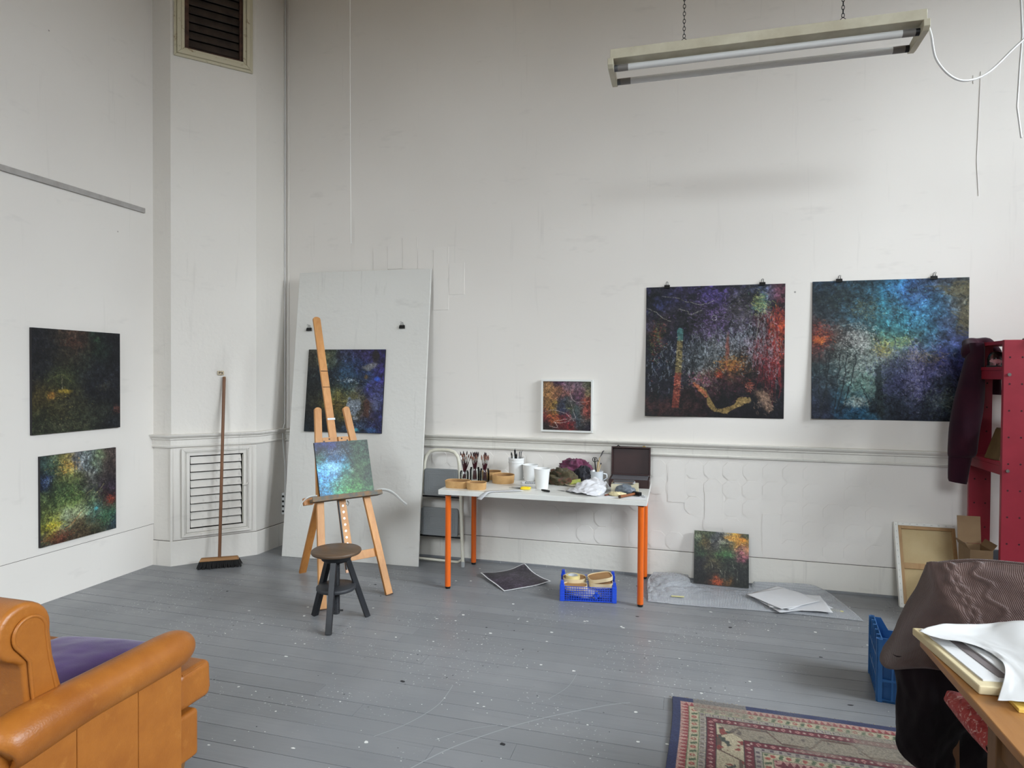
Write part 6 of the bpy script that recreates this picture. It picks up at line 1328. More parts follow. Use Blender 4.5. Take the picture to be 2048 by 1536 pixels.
def art_print1():
    p = Art(250, 1)
    p.wash([(.05,.05,(44,42,66)),(.3,.05,(52,46,78)),(.55,.06,(88,72,146)),(.7,.1,(66,62,80)),(.85,.08,(64,78,100)),(.96,.15,(110,54,66)),(.05,.2,(36,44,84)),(.08,.35,(74,54,46)),(.05,.55,(28,32,46)),(.2,.4,(26,30,56)),(.35,.3,(42,40,44)),(.5,.3,(94,74,116)),(.65,.25,(74,72,80)),(.75,.35,(84,78,104)),(.9,.35,(118,56,52)),(.96,.5,(150,54,42)),(.85,.5,(84,50,60)),(.4,.5,(84,90,96)),(.55,.5,(104,106,108)),(.6,.62,(122,82,38)),(.7,.6,(70,62,44)),(.85,.65,(60,34,36)),(.3,.65,(46,48,56)),(.1,.75,(26,25,34)),(.1,.95,(54,31,31)),(.35,.9,(44,27,27)),(.5,.75,(46,32,38)),(.7,.75,(40,26,32)),(.9,.8,(26,23,27)),(.6,.95,(28,24,30)),(.9,.95,(22,21,27))], 0.075)
    p.mottle(16, 0.75, gain=0.85); p.tint(12, [(20, 20, 24), (20, 22, 22)], 0.6, thr=0.52)
    p.dabs((.5,.27,.18,.16), 420, [(150,110,190),(122,92,170),(170,140,200),(70,60,90)], .02, .004)
    p.dabs((.35,.35,.22,.2), 500, [(26,26,28),(34,34,36),(60,60,58)], .035, .003); p.dabs((.68,.2,.10,.16), 420, [(40,40,40),(96,92,90),(110,104,100)], .02, .004)
    p.dabs((.08,.42,.05,.14), 160, [(150,70,40),(120,140,60),(190,90,60),(70,110,60)], .018, .005); p.dabs((.82,.14,.05,.06), 160, [(190,200,100),(140,180,110),(90,160,130),(230,230,150)], .035, .004, .6, .4)
    p.dabs((.94,.34,.05,.16), 170, [(206,80,36),(190,50,40),(236,120,50),(150,40,40)], .05, .007, 1.5, .3); p.dabs((.9,.5,.07,.18), 90, [(110,30,40),(140,40,46),(90,26,36)], .16, .008, 1.57, .12, .3)
    p.dabs((.88,.42,.11,.22), 110, [(170,180,190),(140,150,165)], .07, .004, 1.57, .18, .9)
    p.dabs((.45,.50,.20,.10), 520, [(176,186,190),(140,152,160),(110,122,130),(200,206,208)], .05, .004, 1.6, .3, 1.2, .7); p.dabs((.68,.42,.16,.12), 160, [(190,200,206),(150,164,174)], .06, .004, 1.57, .2, 1.2)
    p.dabs((.12,.62,.12,.14), 45, [(150,170,190),(200,206,210)], .04, .004, 1.7, .4, 1.0); p.dabs((.42,.52,.3,.14), 420, [(20,22,24),(30,34,36)], .03, .004, 1.6, .5)
    p.dabs((.62,.60,.08,.05), 260, [(230,140,50),(206,110,36),(240,180,80),(150,70,30)], .018, .005); p.blob(.60,.48,.016,.14,(150,76,60),.7,.5,.05)
    p.dabs((.42,.72,.10,.05), 240, [(200,180,170),(170,120,160),(190,90,110),(120,110,90)], .022, .004, 1.4, .5); p.dabs((.62,.72,.18,.10), 420, [(70,36,50),(96,40,56),(20,18,22),(56,44,40)], .02, .004)
    p.dabs((.75,.76,.03,.03), 40, [(200,70,40),(230,150,120)], .02, .005); p.dabs((.54,.68,.02,.02), 30, [(200,70,40)], .02, .005)
    p.dabs((.12,.92,.16,.06), 200, [(74,40,36),(56,30,30),(92,56,44)], .02, .006)
    p.poly([(.235,.335),(.247,.318),(.27,.318),(.282,.335),(.278,.415),(.238,.415)], (78,124,122), .95); p.poly([(.236,.415),(.277,.415),(.268,.66),(.222,.66)], (132,116,74)); p.poly([(.222,.66),(.268,.66),(.252,.93),(.200,.93)], (134,62,48))
    p.dabs((.245,.56,.02,.12), 70, [(60,56,44),(180,160,90),(210,200,160)], .02, .005); p.dabs((.232,.78,.02,.1), 60, [(190,80,60),(210,140,110),(60,30,30)], .02, .005)
    p.line([(.40,.78),(.455,.83),(.485,.90),(.53,.945),(.60,.945),(.66,.905),(.71,.87),(.765,.875)], .042, (150,124,74), .95, False); p.line([(.36,.74),(.41,.79),(.46,.84)], .028, (186,110,76), .9)
    p.line([(.69,.905),(.73,.87),(.765,.86)], .05, (146,122,76), .95); p.blob(.85,.82,.055,.06,(134,104,86),.9,.4,-.5); p.blob(.89,.91,.035,.06,(124,98,82),.85,.4,-.6); p.dabs((.86,.86,.05,.07), 130, [(60,46,42),(170,140,118),(190,160,130)], .03, .004, .8)
    for L in ([(.12,.07),(.22,.09),(.32,.125),(.42,.14),(.5,.115)], [(.0,.16),(.08,.20),(.13,.245),(.18,.265)], [(.24,.17),(.3,.19),(.34,.215),(.42,.18)], [(.82,.18),(.815,.3),(.80,.42)]): p.line(L, .007, (178,176,160), .8)
    t = np.linspace(0, 2*PI, 200); p.stamp(.505+.019*np.cos(t), .245+.021*np.sin(t), np.zeros((200, 3))+200, .9); p.stamp(.505+.016*np.cos(t), .245+.018*np.sin(t), np.zeros((200, 3))+180, .9)
    p.C *= 0.92; p.grain(); return p.out()
def art_print2():
    p = Art(250, 2)
    p.wash([(.1,.05,(40,60,80)),(.3,.08,(36,58,70)),(.5,.05,(46,106,136)),(.65,.05,(50,92,152)),(.85,.05,(58,70,92)),(.97,.15,(86,82,60)),(.1,.2,(38,48,52)),(.3,.2,(48,88,108)),(.5,.2,(48,116,138)),(.75,.2,(50,104,146)),(.95,.3,(70,72,76)),(.05,.4,(104,48,44)),(.2,.4,(64,60,58)),(.35,.35,(84,104,100)),(.5,.35,(66,130,130)),(.7,.35,(58,116,138)),(.85,.4,(58,78,128)),(.97,.5,(60,60,128)),(.3,.47,(112,116,112)),(.5,.5,(94,110,76)),(.65,.5,(56,76,86)),(.8,.5,(52,86,92)),(.1,.65,(44,58,60)),(.35,.65,(86,102,98)),(.55,.65,(64,70,104)),(.7,.65,(96,96,148)),(.9,.6,(66,68,126)),(.1,.85,(34,42,52)),(.35,.8,(82,112,104)),(.55,.85,(42,52,62)),(.68,.8,(86,86,134)),(.85,.8,(42,50,64)),(.3,.95,(40,84,112)),(.1,.97,(32,36,52)),(.7,.97,(36,42,58)),(.9,.95,(34,42,50))], 0.08)
    p.mottle(14, 0.42, gain=0.8)
    p.dabs((.2,.12,.16,.08), 420, [(38,50,46),(30,40,42),(52,62,52)], .025, .005, -.4); p.dabs((.35,.2,.1,.06), 260, [(40,48,42),(70,80,66),(120,116,74)], .018, .005); p.dabs((.53,.2,.045,.08), 150, [(40,50,56),(52,60,60)], .02, .005)
    p.dabs((.6,.18,.3,.14), 420, [(70,140,168),(46,96,140),(84,150,160)], .03, .003, 0, .4); p.dabs((.95,.08,.12,.025), 70, [(104,94,58),(88,82,54)], .12, .010, .05, .08); p.dabs((.96,.27,.05,.07), 80, [(104,94,56),(90,84,58)], .10, .010, .4, .2)
    p.dabs((.06,.40,.07,.07), 300, [(150,50,44),(120,40,44),(200,90,40),(90,44,40)], .018, .005); p.dabs((.05,.43,.04,.025), 80, [(224,130,50),(230,100,40)], .02, .005); p.dabs((.2,.38,.10,.06), 260, [(60,52,48),(96,90,84),(44,44,46)], .035, .004, -.4)
    p.dabs((.32,.42,.09,.07), 520, [(206,206,198),(150,152,146),(50,52,54),(230,230,224)], .016, .004, .5, .9); p.dabs((.47,.50,.05,.05), 220, [(190,160,70),(206,190,90),(120,120,70)], .016, .005); p.dabs((.57,.45,.08,.04), 220, [(130,160,100),(90,140,120),(170,180,110)], .018, .004, -.3)
    p.dabs((.33,.62,.14,.12), 700, [(150,160,150),(110,124,118),(60,74,72),(176,182,172)], .024, .004, -.5, .5); p.dabs((.36,.76,.08,.08), 320, [(120,160,140),(150,176,160),(80,120,110)], .024, .004, -.7, .4)
    p.dabs((.66,.68,.05,.18), 720, [(170,168,214),(140,138,196),(110,108,170),(200,198,226)], .014, .004, .1, .5); p.dabs((.78,.6,.10,.10), 260, [(120,110,160),(150,140,180),(70,70,130)], .02, .004, 1.4); p.dabs((.72,.55,.12,.04), 220, [(160,140,96),(120,110,90)], .014, .004)
    p.dabs((.55,.62,.12,.14), 260, [(80,82,130),(60,64,100),(46,54,80)], .04, .004, 1.5, .3); p.dabs((.85,.86,.12,.07), 320, [(96,116,104),(70,88,84),(130,140,120)], .02, .004, -.3); p.dabs((.62,.88,.2,.08), 260, [(30,38,48),(44,54,64)], .04, .005, 1.5, .4)
    for x0, x1 in ((.12,.07),(.10,.11),(.19,.15),(.24,.17),(.05,.06),(.30,.20)): p.line([(x0,.52),(x0*.6+x1*.4,.75),(x1,.96)], .016, (32,38,42), .75, False)
    p.line([(.33,.74),(.37,.84),(.40,.93)], .010, (40,46,50), .8); p.line([(.44,.62),(.45,.8),(.47,.97)], .05, (48,60,64), .6, False); p.line([(.12,.36),(.2,.33),(.3,.31),(.36,.345)], .006, (150,150,140), .7)
    p.dabs((.3,.88,.06,.03), 160, [(176,180,166),(206,206,190)], .02, .004, -.3); p.blob(.30,.935,.09,.028,(56,110,150),.6,.8)
    p.grain(.05, .9, .7); return p.out()
def art_dark():
    p = Art(170, 3)
    p.wash([(.1,.1,(22,23,28)),(.35,.15,(46,42,34)),(.45,.1,(56,38,32)),(.7,.15,(28,40,32)),(.9,.1,(22,22,27)),(.1,.4,(22,23,28)),(.3,.45,(42,48,30)),(.5,.35,(38,42,36)),(.8,.4,(27,29,34)),(.2,.65,(64,56,30)),(.4,.7,(40,40,30)),(.7,.6,(24,25,31)),(.9,.65,(25,26,31)),(.2,.9,(38,42,30)),(.4,.9,(46,50,36)),(.7,.8,(40,44,36)),(.9,.95,(26,28,31))], .10)
    p.mottle(18, .7, gain=.85); p.dabs((.4,.2,.25,.15), 420, [(60,56,44),(40,46,36),(78,60,46),(26,26,28)], .02, .005); p.dabs((.42,.13,.12,.04), 100, [(92,50,38),(74,42,34)], .02, .006)
    p.dabs((.27,.45,.16,.08), 260, [(74,80,46),(54,62,38),(96,96,60)], .03, .005, .2); p.line([(.16,.50),(.28,.44),(.38,.47),(.43,.55)], .018, (84,88,52), .7); p.line([(.31,.46),(.312,.58)], .009, (150,144,112), .9, False)
    p.blob(.33,.600,.10,.028,(150,128,50),.95,.5,.05); p.blob(.20,.64,.05,.055,(140,96,44),.9,.5,.7); p.dabs((.27,.62,.12,.05), 160, [(170,140,60),(120,96,40),(80,66,34)], .02, .005, .2)
    p.dabs((.32,.78,.22,.12), 520, [(120,110,64),(80,80,50),(60,66,44),(34,36,28),(150,134,80)], .016, .005); p.dabs((.62,.78,.2,.12), 420, [(84,84,60),(54,60,48),(40,44,38)], .018, .005); p.dabs((.35,.93,.3,.05), 320, [(110,108,80),(70,76,54),(150,144,110)], .014, .005)
    p.dabs((.78,.55,.12,.05), 140, [(70,66,48),(96,86,56),(50,60,52)], .018, .005); p.dabs((.95,.80,.04,.035), 60, [(120,60,44),(92,46,40)], .016, .006); p.dabs((.71,.07,.03,.03), 30, [(90,120,80),(60,96,66)], .02, .005); p.dabs((.65,.45,.3,.25), 200, [(44,48,56),(36,40,46)], .05, .004, -.4)
    p.grain(.06); return p.out()
def art_green():
    p = Art(170, 4)
    p.wash([(.06,.12,(50,66,64)),(.2,.12,(64,76,58)),(.3,.12,(150,128,60)),(.45,.10,(140,138,140)),(.6,.12,(112,124,128)),(.75,.08,(96,110,80)),(.9,.12,(72,60,58)),(.05,.3,(34,44,70)),(.2,.35,(56,70,46)),(.4,.28,(120,124,70)),(.6,.3,(84,84,78)),(.85,.3,(50,44,46)),(.1,.5,(66,78,50)),(.35,.45,(46,72,44)),(.6,.45,(40,44,44)),(.9,.5,(44,36,48)),(.1,.7,(92,104,60)),(.35,.6,(112,130,72)),(.5,.68,(150,166,116)),(.65,.65,(70,84,64)),(.9,.65,(80,44,38)),(.15,.8,(150,140,40)),(.3,.78,(134,150,124)),(.5,.82,(80,62,44)),(.72,.72,(70,110,104)),(.9,.8,(50,86,66)),(.1,.95,(60,64,64)),(.25,.93,(92,50,38)),(.5,.93,(62,54,42)),(.8,.92,(60,62,48)),(.95,.95,(46,62,76))], .075)
    p.mottle(16, .6, gain=.8); p.dabs((.3,.16,.14,.06), 220, [(214,170,70),(226,190,110),(200,140,60)], .022, .006, -.4); p.dabs((.15,.14,.12,.07), 220, [(50,80,56),(70,96,60),(40,56,60)], .022, .006)
    p.dabs((.4,.55,.3,.14), 760, [(150,166,84),(100,124,64),(56,80,44),(180,190,120)], .03, .005, -.9, .5); p.dabs((.62,.36,.28,.10), 520, [(56,52,52),(36,36,40),(120,112,104)], .02, .005); p.dabs((.45,.72,.16,.07), 420, [(190,200,160),(160,182,130),(206,214,190)], .04, .005, -.6, .3)
    p.dabs((.55,.86,.34,.10), 620, [(110,84,56),(60,50,40),(140,120,80),(40,40,36),(84,100,60)], .04, .005, -.6, .3); p.dabs((.85,.82,.12,.10), 320, [(60,120,80),(90,140,96),(40,70,60)], .02, .006); p.dabs((.2,.92,.16,.05), 160, [(140,70,46),(110,54,40)], .024, .006)
    p.dabs((.08,.27,.05,.04), 70, [(70,100,170),(150,170,200)], .014, .006); p.blob(.71,.70,.035,.03,(90,180,190),.9,.5); p.dabs((.92,.62,.05,.05), 70, [(190,70,40),(150,54,40)], .018, .006)
    for x in (.42,.46,.585): p.line([(x,.03),(x+.005,.15),(x+.01,.30)], .010, (60,58,60), .85, False)
    p.dabs((.88,.15,.1,.12), 160, [(60,48,44),(110,90,80),(40,34,36)], .06, .005, 1.5, .15); p.line([(.30,.86),(.40,.80),(.52,.70)], .014, (190,130,80), .8); p.line([(.68,.55),(.78,.46),(.82,.42)], .010, (170,160,110), .8); p.line([(.58,.50),(.68,.45)], .008, (180,170,120), .8)
    p.dabs((.15,.78,.10,.03), 140, [(200,190,50),(220,170,50),(150,160,60)], .022, .006); p.grain(.06); return p.out()
def art_board():
    p = Art(180, 5)
    p.wash([(.1,.1,(60,58,50)),(.3,.12,(70,80,62)),(.5,.1,(54,56,88)),(.75,.1,(52,44,84)),(.95,.1,(40,36,86)),(.1,.35,(30,34,36)),(.3,.3,(28,36,50)),(.5,.25,(40,66,92)),(.7,.3,(36,50,86)),(.95,.3,(44,38,92)),(.1,.55,(34,36,32)),(.3,.45,(30,44,54)),(.6,.42,(44,70,80)),(.85,.45,(46,48,96)),(.3,.58,(80,80,40)),(.5,.58,(96,90,44)),(.7,.55,(86,88,70)),(.9,.55,(48,50,92)),(.12,.75,(32,32,30)),(.4,.72,(88,76,28)),(.6,.7,(60,54,36)),(.8,.7,(62,48,50)),(.95,.75,(40,44,96)),(.1,.95,(22,30,36)),(.4,.92,(26,36,40)),(.65,.9,(36,48,66)),(.9,.92,(34,36,72))], .085)
    p.mottle(15, .6, gain=.8); p.blob(.23,.09,.09,.055,(120,124,92),.8,.5); p.blob(.82,.21,.10,.045,(128,126,124),.85,.5,-.3); p.blob(.88,.07,.05,.09,(36,30,28),.9,.4)
    p.dabs((.5,.3,.25,.12), 420, [(50,84,104),(38,60,84),(70,110,120),(30,36,60)], .024, .005); p.dabs((.5,.58,.2,.07), 420, [(130,120,56),(104,96,46),(150,144,96)], .024, .005); p.dabs((.4,.7,.16,.05), 260, [(120,104,34),(88,78,30),(54,50,30)], .022, .005)
    p.blob(.625,.68,.10,.10,(122,132,142),.95,.15); p.dabs((.625,.68,.09,.09), 260, [(190,196,202),(84,92,110),(60,66,84),(150,160,172)], .022, .004, dist='u'); p.blob(.80,.70,.055,.13,(84,56,48),.9,.3); p.blob(.90,.66,.07,.10,(96,104,134),.7,.5); p.blob(.66,.83,.05,.03,(150,156,164),.8,.5)
    p.blob(.91,.355,.05,.035,(52,96,214),.9,.6); p.blob(.77,.33,.035,.035,(134,104,64),.8,.6); p.blob(.66,.965,.10,.035,(84,182,196),.9,.5); p.blob(.86,.96,.10,.04,(60,110,166),.8,.6); p.blob(.835,.745,.008,.022,(230,236,240),1,.3)
    p.dabs((.52,.38,.14,.02), 34, [(220,226,228)], .022, .007, -.3); p.dabs((.9,.55,.1,.12), 160, [(110,120,160),(80,86,140)], .05, .004, 0, .25); p.dabs((.7,.9,.2,.05), 150, [(150,170,200),(80,110,150)], .022, .005)
    p.line([(.22,.57),(.38,.61),(.55,.63)], .007, (190,180,110), .8); p.line([(.32,.66),(.48,.68),(.58,.69)], .007, (176,140,90), .8); p.dabs((.15,.6,.12,.3), 220, [(60,60,58),(84,84,90),(30,30,30)], .024, .004); p.grain(.06); return p.out()
def art_easel():
    p = Art(170, 6)
    p.wash([(.1,.05,(40,46,96)),(.3,.05,(52,56,110)),(.5,.08,(44,54,66)),(.75,.08,(48,70,54)),(.95,.08,(48,66,54)),(.1,.2,(34,46,54)),(.3,.2,(40,52,84)),(.5,.2,(40,52,58)),(.9,.3,(44,66,48)),(.1,.3,(52,92,76)),(.3,.33,(84,140,190)),(.45,.36,(80,130,180)),(.6,.4,(44,64,52)),(.8,.5,(54,78,50)),(.15,.48,(110,190,236)),(.3,.48,(150,206,242)),(.5,.45,(84,170,186)),(.12,.65,(74,150,216)),(.3,.62,(84,140,190)),(.5,.62,(54,96,84)),(.75,.7,(52,76,48)),(.95,.7,(46,64,50)),(.12,.82,(64,140,176)),(.3,.8,(84,150,130)),(.5,.78,(64,116,76)),(.7,.85,(64,110,58)),(.9,.88,(50,84,52)),(.12,.96,(46,110,150)),(.35,.95,(70,150,110)),(.6,.96,(66,134,66)),(.9,.97,(50,86,56))], .08, .06)
    p.mottle(14, .35, gain=.8); p.blob(.30,.47,.22,.10,(150,210,246),.55,.9); p.dabs((.32,.2,.2,.05), 220, [(30,36,48),(70,90,110),(190,206,220)], .02, .006, .3); p.dabs((.38,.34,.14,.06), 160, [(24,30,44),(36,50,70)], .022, .006, .3)
    p.line([(.50,.05),(.545,.16),(.60,.28),(.66,.42)], .024, (36,44,42), .7, False); p.dabs((.62,.55,.07,.05), 80, [(190,206,190),(120,150,130)], .02, .005, .6); p.dabs((.5,.72,.16,.08), 360, [(120,180,130),(84,140,96),(150,200,150),(40,66,56)], .020, .005)
    p.dabs((.6,.9,.3,.07), 320, [(90,160,84),(60,120,60),(40,70,50),(110,170,90)], .020, .006); p.dabs((.78,.4,.14,.2), 200, [(74,104,70),(60,86,60)], .05, .004, 1.5, .2); p.dabs((.12,.65,.1,.22), 220, [(120,190,240),(60,120,190),(150,210,240)], .022, .006); p.dabs((.45,.85,.3,.1), 80, [(30,44,44)], .018, .007); p.grain(.05, 1.0, .3); return p.out()
def art_framed():
    p = Art(150, 7)
    p.wash([(.1,.1,(150,110,70)),(.25,.05,(80,50,76)),(.5,.1,(104,84,96)),(.75,.1,(110,92,104)),(.95,.1,(90,94,72)),(.1,.25,(140,100,60)),(.3,.25,(130,88,60)),(.5,.22,(130,80,70)),(.75,.25,(92,60,72)),(.95,.25,(120,110,80)),(.08,.45,(110,76,46)),(.25,.45,(120,92,46)),(.45,.4,(38,42,56)),(.6,.4,(76,76,72)),(.75,.36,(72,46,66)),(.95,.42,(150,70,50)),(.1,.62,(92,52,46)),(.25,.6,(134,104,48)),(.45,.6,(40,46,74)),(.6,.6,(74,76,54)),(.75,.6,(66,80,80)),(.95,.6,(116,56,50)),(.1,.8,(94,34,36)),(.22,.76,(170,94,50)),(.45,.78,(106,32,38)),(.7,.75,(60,70,80)),(.9,.75,(84,72,66)),(.1,.95,(34,28,28)),(.4,.93,(76,28,30)),(.6,.93,(100,34,32)),(.8,.93,(44,46,46)),(.95,.95,(42,34,48))], .07)
    p.mottle(14, .6, gain=.8); p.dabs((.15,.16,.12,.12), 220, [(190,146,90),(130,92,56),(170,120,76)], .024, .006, 1.0); p.dabs((.7,.14,.25,.1), 320, [(170,150,160),(130,110,130),(90,70,90),(190,140,130)], .026, .006, -.7); p.dabs((.35,.2,.1,.06), 160, [(190,140,110),(150,110,90),(120,66,56)], .02, .006)
    p.blob(.27,.43,.05,.05,(180,146,70),.8,.5); p.blob(.09,.45,.06,.07,(146,110,66),.7,.5); p.dabs((.45,.82,.25,.08), 220, [(140,40,44),(90,26,32),(50,22,26)], .026, .006); p.dabs((.75,.62,.12,.12), 220, [(90,100,100),(60,70,76),(110,104,90)], .02, .006)
    for L in ([(.58,.16),(.57,.26),(.62,.36),(.72,.42),(.82,.42),(.97,.39)], [(.05,.63),(.18,.59),(.3,.60),(.42,.64),(.5,.67),(.58,.74),(.66,.81)], [(.58,.42),(.62,.53),(.66,.66),(.68,.76)], [(.25,.81),(.4,.79),(.6,.765),(.67,.765)], [(.22,.84),(.35,.85),(.5,.82),(.58,.79)], [(.13,.92),(.22,.94),(.33,.955)], [(.24,.83),(.28,.88),(.31,.94)]): p.line(L, .011, (214,196,190), .9)
    p.line([(.42,.55),(.6,.545)], .008, (200,190,110), .8); p.grain(.05); return p.out()
def art_leaning():
    p = Art(150, 8)
    p.wash([(.08,.06,(104,108,84)),(.25,.08,(70,80,54)),(.4,.1,(78,80,86)),(.55,.12,(120,118,106)),(.75,.1,(206,150,60)),(.9,.12,(220,140,40)),(.98,.05,(40,60,54)),(.08,.2,(60,80,64)),(.2,.2,(110,84,40)),(.4,.25,(74,70,66)),(.6,.25,(84,84,60)),(.9,.28,(150,110,84)),(.08,.4,(38,48,36)),(.3,.35,(58,56,42)),(.5,.38,(66,104,56)),(.65,.42,(60,96,60)),(.88,.4,(140,76,92)),(.1,.6,(30,30,32)),(.35,.55,(70,64,46)),(.6,.6,(40,44,38)),(.9,.6,(44,46,40)),(.1,.85,(30,30,28)),(.35,.8,(40,38,32)),(.6,.75,(44,46,40)),(.9,.8,(36,38,36)),(.25,.96,(34,28,24)),(.42,.93,(170,70,36)),(.6,.95,(92,62,32)),(.85,.97,(30,32,26))], .075)
    p.mottle(15, .65, gain=.8); p.blob(.78,.11,.20,.075,(222,158,64),.9,.4,.08); p.blob(.88,.11,.09,.05,(232,140,30),.8,.6); p.dabs((.76,.11,.15,.06), 220, [(240,200,110),(226,130,40),(236,176,80)], .026, .006, .3); p.dabs((.9,.28,.08,.07), 160, [(206,150,150),(190,110,90),(150,70,110),(230,190,170)], .024, .006, .5); p.dabs((.87,.36,.05,.02), 40, [(150,50,90),(220,150,150)], .02, .007)
    p.dabs((.5,.19,.08,.05), 140, [(206,204,186),(150,146,130)], .022, .006); p.dabs((.08,.12,.08,.08), 120, [(176,182,150),(90,110,84)], .024, .006, .5); p.dabs((.62,.42,.16,.05), 280, [(84,140,76),(60,110,70),(120,150,90)], .026, .005, .2); p.dabs((.45,.65,.25,.2), 420, [(70,66,50),(110,104,80),(30,30,28),(54,60,48)], .03, .005, 1.2); p.dabs((.15,.42,.1,.06), 140, [(60,90,50),(90,120,80)], .024, .006)
    p.dabs((.42,.935,.07,.03), 110, [(206,84,40),(226,110,60),(150,56,30)], .022, .007); p.dabs((.6,.93,.1,.03), 90, [(134,96,44),(96,70,36)], .024, .006)
    for L in ([(.3,.55),(.33,.62),(.345,.7)], [(.7,.52),(.72,.62),(.74,.66)], [(.8,.72),(.79,.85),(.79,.92)], [(.46,.68),(.50,.74),(.52,.79)], [(.57,.72),(.575,.9)]): p.line(L, .009, (170,166,146), .8)
    p.grain(.06); return p.out()
def art_floor():
    p = Art(120, 9); p.wash([(.2,.2,(60,54,62)),(.6,.3,(52,46,54)),(.5,.6,(76,66,80)),(.8,.8,(56,48,58)),(.2,.8,(50,46,52))], .2); p.mottle(10, .35, gain=.7); p.dabs((.6,.5,.3,.3), 260, [(84,74,88),(60,52,60),(104,90,104)], .06, .004, .6, .5)
    C = p.C; m = (np.minimum(np.minimum(p.u, 1-p.u), np.minimum(p.v, 1-p.v)) < 0.028); C[m] = (226, 226, 226); return p.out()

M_ART = attr_mat('oil_paint', 0.42, (120, 0.25, 0.002), 0.35); M_ARTPRINT = attr_mat('print_ink', 0.55, None, 0.3)
M_EDGE_DK = mat('panel_edge_dark', (34, 32, 34), 0.6); M_EDGE_LT = mat('panel_edge_white', (226, 226, 222), 0.6)
def panel(name, label, cat, fr, u0, u1, v0, v1, art, depth, edge, m=None, curl=None, group=None):
    """flat painting on a frame fr: u right, v up, painted face towards the room"""
    o, ex, ey, ez = fr; N = art.shape[0]; t = thing(name, label, cat, o+ex*u0+ez*v0, group=group); base = o+ex*u0+ez*v0
    w, h = u1-u0, v1-v0
    if depth > 0.003:
        b = B(); vs = [ex*u-ey*d+ez*v for v in (0, h) for (u, d) in ((0, 0.0008), (w, 0.0008), (w, depth), (0, depth))]
        b.add(vs, [(0,3,2,1),(4,5,6,7),(0,1,5,4),(1,2,6,5),(2,3,7,6),(3,0,4,7)]); b.build('panel', edge, t)
    U, V = np.meshgrid(np.linspace(0, w, N), np.linspace(h, 0, N), indexing='ij')
    D = np.zeros((N, N))+depth+0.0006
    if curl is not None: D = D+curl(U/w, 1-V/h)
    P = U[..., None]*np.array(ex)+V[..., None]*np.array(ez)-D[..., None]*np.array(ey)
    painted_grid('painted_face', P, art, m or M_ART, t, solid=0.0004 if depth <= 0.003 else 0.0)
    return t
WF = frame3((0, Y1, 0), (1, 0, 0), (0, 0, 1))                      # back wall: u = x, v = z
LF = (Vector((X0, 0, 0)), Vector((0, 1, 0)), Vector((-1, 0, 0)), Vector((0, 0, 1)))   # left wall: u = y
def curl_print(a): return lambda u, v: 0.003+a*np.clip(v-0.25, 0, 1)**2*(np.clip(0.5-u, 0, 1)*2)**1.5+0.010*np.sin(v*PI)*0.4
panel('unframed_print', 'large purple and red forest print clipped to the wall', 'print', WF, -0.331, 0.690, 1.275, 2.290, art_print1(), 0.001, None, M_ARTPRINT, curl_print(0.07))
panel('unframed_print', 'large blue-green woodland print clipped to the wall near the shelf', 'print', WF, 0.876, 1.884, 1.283, 2.297, art_print2(), 0.001, None, M_ARTPRINT, curl_print(0.05))
binder_clip(WF, -0.172, 2.292, 0.0, 'black binder clip at the top left of the purple forest print', 1.0)
binder_clip(WF, 0.528, 2.292, 0.0, 'black binder clip at the top right of the purple forest print', 1.0)
binder_clip(WF, 1.055, 2.300, 0.0, 'black binder clip at the top left of the blue-green print', 1.0)
binder_clip(WF, 1.665, 2.300, 0.0, 'black binder clip at the top right of the blue-green print', 1.0)
panel('painting', 'dark forest painting hung higher on the left wall', 'painting', LF, 3.258, 3.946, 1.167, 1.891, art_dark(), 0.020, M_EDGE_DK)
panel('painting', 'bright green meadow painting hung lower on the left wall', 'painting', LF, 3.312, 3.907, 0.392, 1.015, art_green(), 0.020, M_EDGE_DK)
panel('painting', 'dark blue painting with pale discs on the leaning white board', 'painting', BF, 0.150, 0.882, 1.089, 1.814, art_board(), 0.016, M_EDGE_DK)
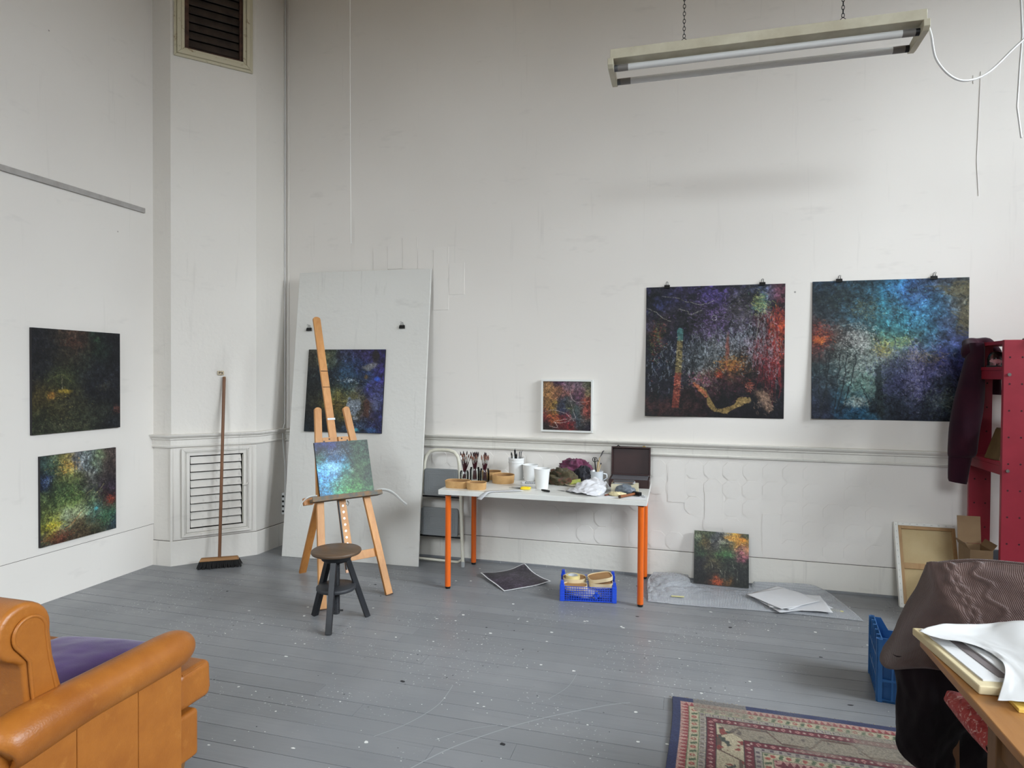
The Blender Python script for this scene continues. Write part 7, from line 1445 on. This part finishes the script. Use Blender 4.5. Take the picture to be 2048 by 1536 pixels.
ft = panel('framed_painting', 'small red and violet painting in a white frame above the table', 'painting', WF, -1.158, -0.762, 1.142, 1.540, art_framed(), 0.022, M_EDGE_DK)
for (u0, u1, v0, v1) in ((-0.016, -0.001, -0.016, 0.414), (0.397, 0.412, -0.016, 0.414), (-0.001, 0.397, -0.016, -0.001), (-0.001, 0.397, 0.399, 0.414)):
    B().box(u0, u1, -0.034, -0.0008, v0, v1).build('frame_bar', M_EDGE_LT, ft, bevel=0.001, seg=1)
EF = (EM+ep(0, 0, 0.012), ed, -efn, eup)
_z0 = 0.712/eup.z
panel('painting', 'green painting with a bright blue glow standing on the easel', 'painting', EF, -0.188, 0.222, _z0, _z0+0.395, art_easel(), 0.018, M_EDGE_DK)
SF = frame3((0.052, 5.058, 0.0095), (0.396, -0.012, 0), (0, 0.085, 0.385))
panel('painting', 'small dark painting with an orange disc leaning on the baseboard', 'painting', SF, 0, 0.396, 0, 0.393, art_leaning(), 0.014, M_EDGE_DK)
# dark print with a white border lying on the floor
N = 120; a = np.array((-1.575, 4.775)); bq = np.array((-1.292, 4.475)); c_ = np.array((-0.998, 4.752)); d_ = np.array((-1.292, 5.085))
uu, vv = np.meshgrid(np.linspace(0, 1, N), np.linspace(0, 1, N), indexing='ij')
XY = (1-uu)[..., None]*(1-vv)[..., None]*d_+uu[..., None]*(1-vv)[..., None]*c_+uu[..., None]*vv[..., None]*bq+(1-uu)[..., None]*vv[..., None]*a
Zf = 0.004+0.020*np.exp(-((uu-0.0)**2+(vv-1)**2)/0.06)+0.030*np.exp(-((uu-0.0)**2+(vv-0.0)**2)/0.05)+0.012*np.sin(uu*PI)*np.sin(vv*2.2)+0.014*np.exp(-((uu-1)**2+(vv-0)**2)/0.05)
ctr = XY.mean((0, 1)); o = painted_grid('floor_print', np.dstack([XY-ctr, Zf]), art_floor(), attr_mat('floor_print_ink', 0.5), loc=(ctr[0], ctr[1], 0.0), solid=0.0005)
tag(o, 'dark square print with a white border curling on the floor', 'print')
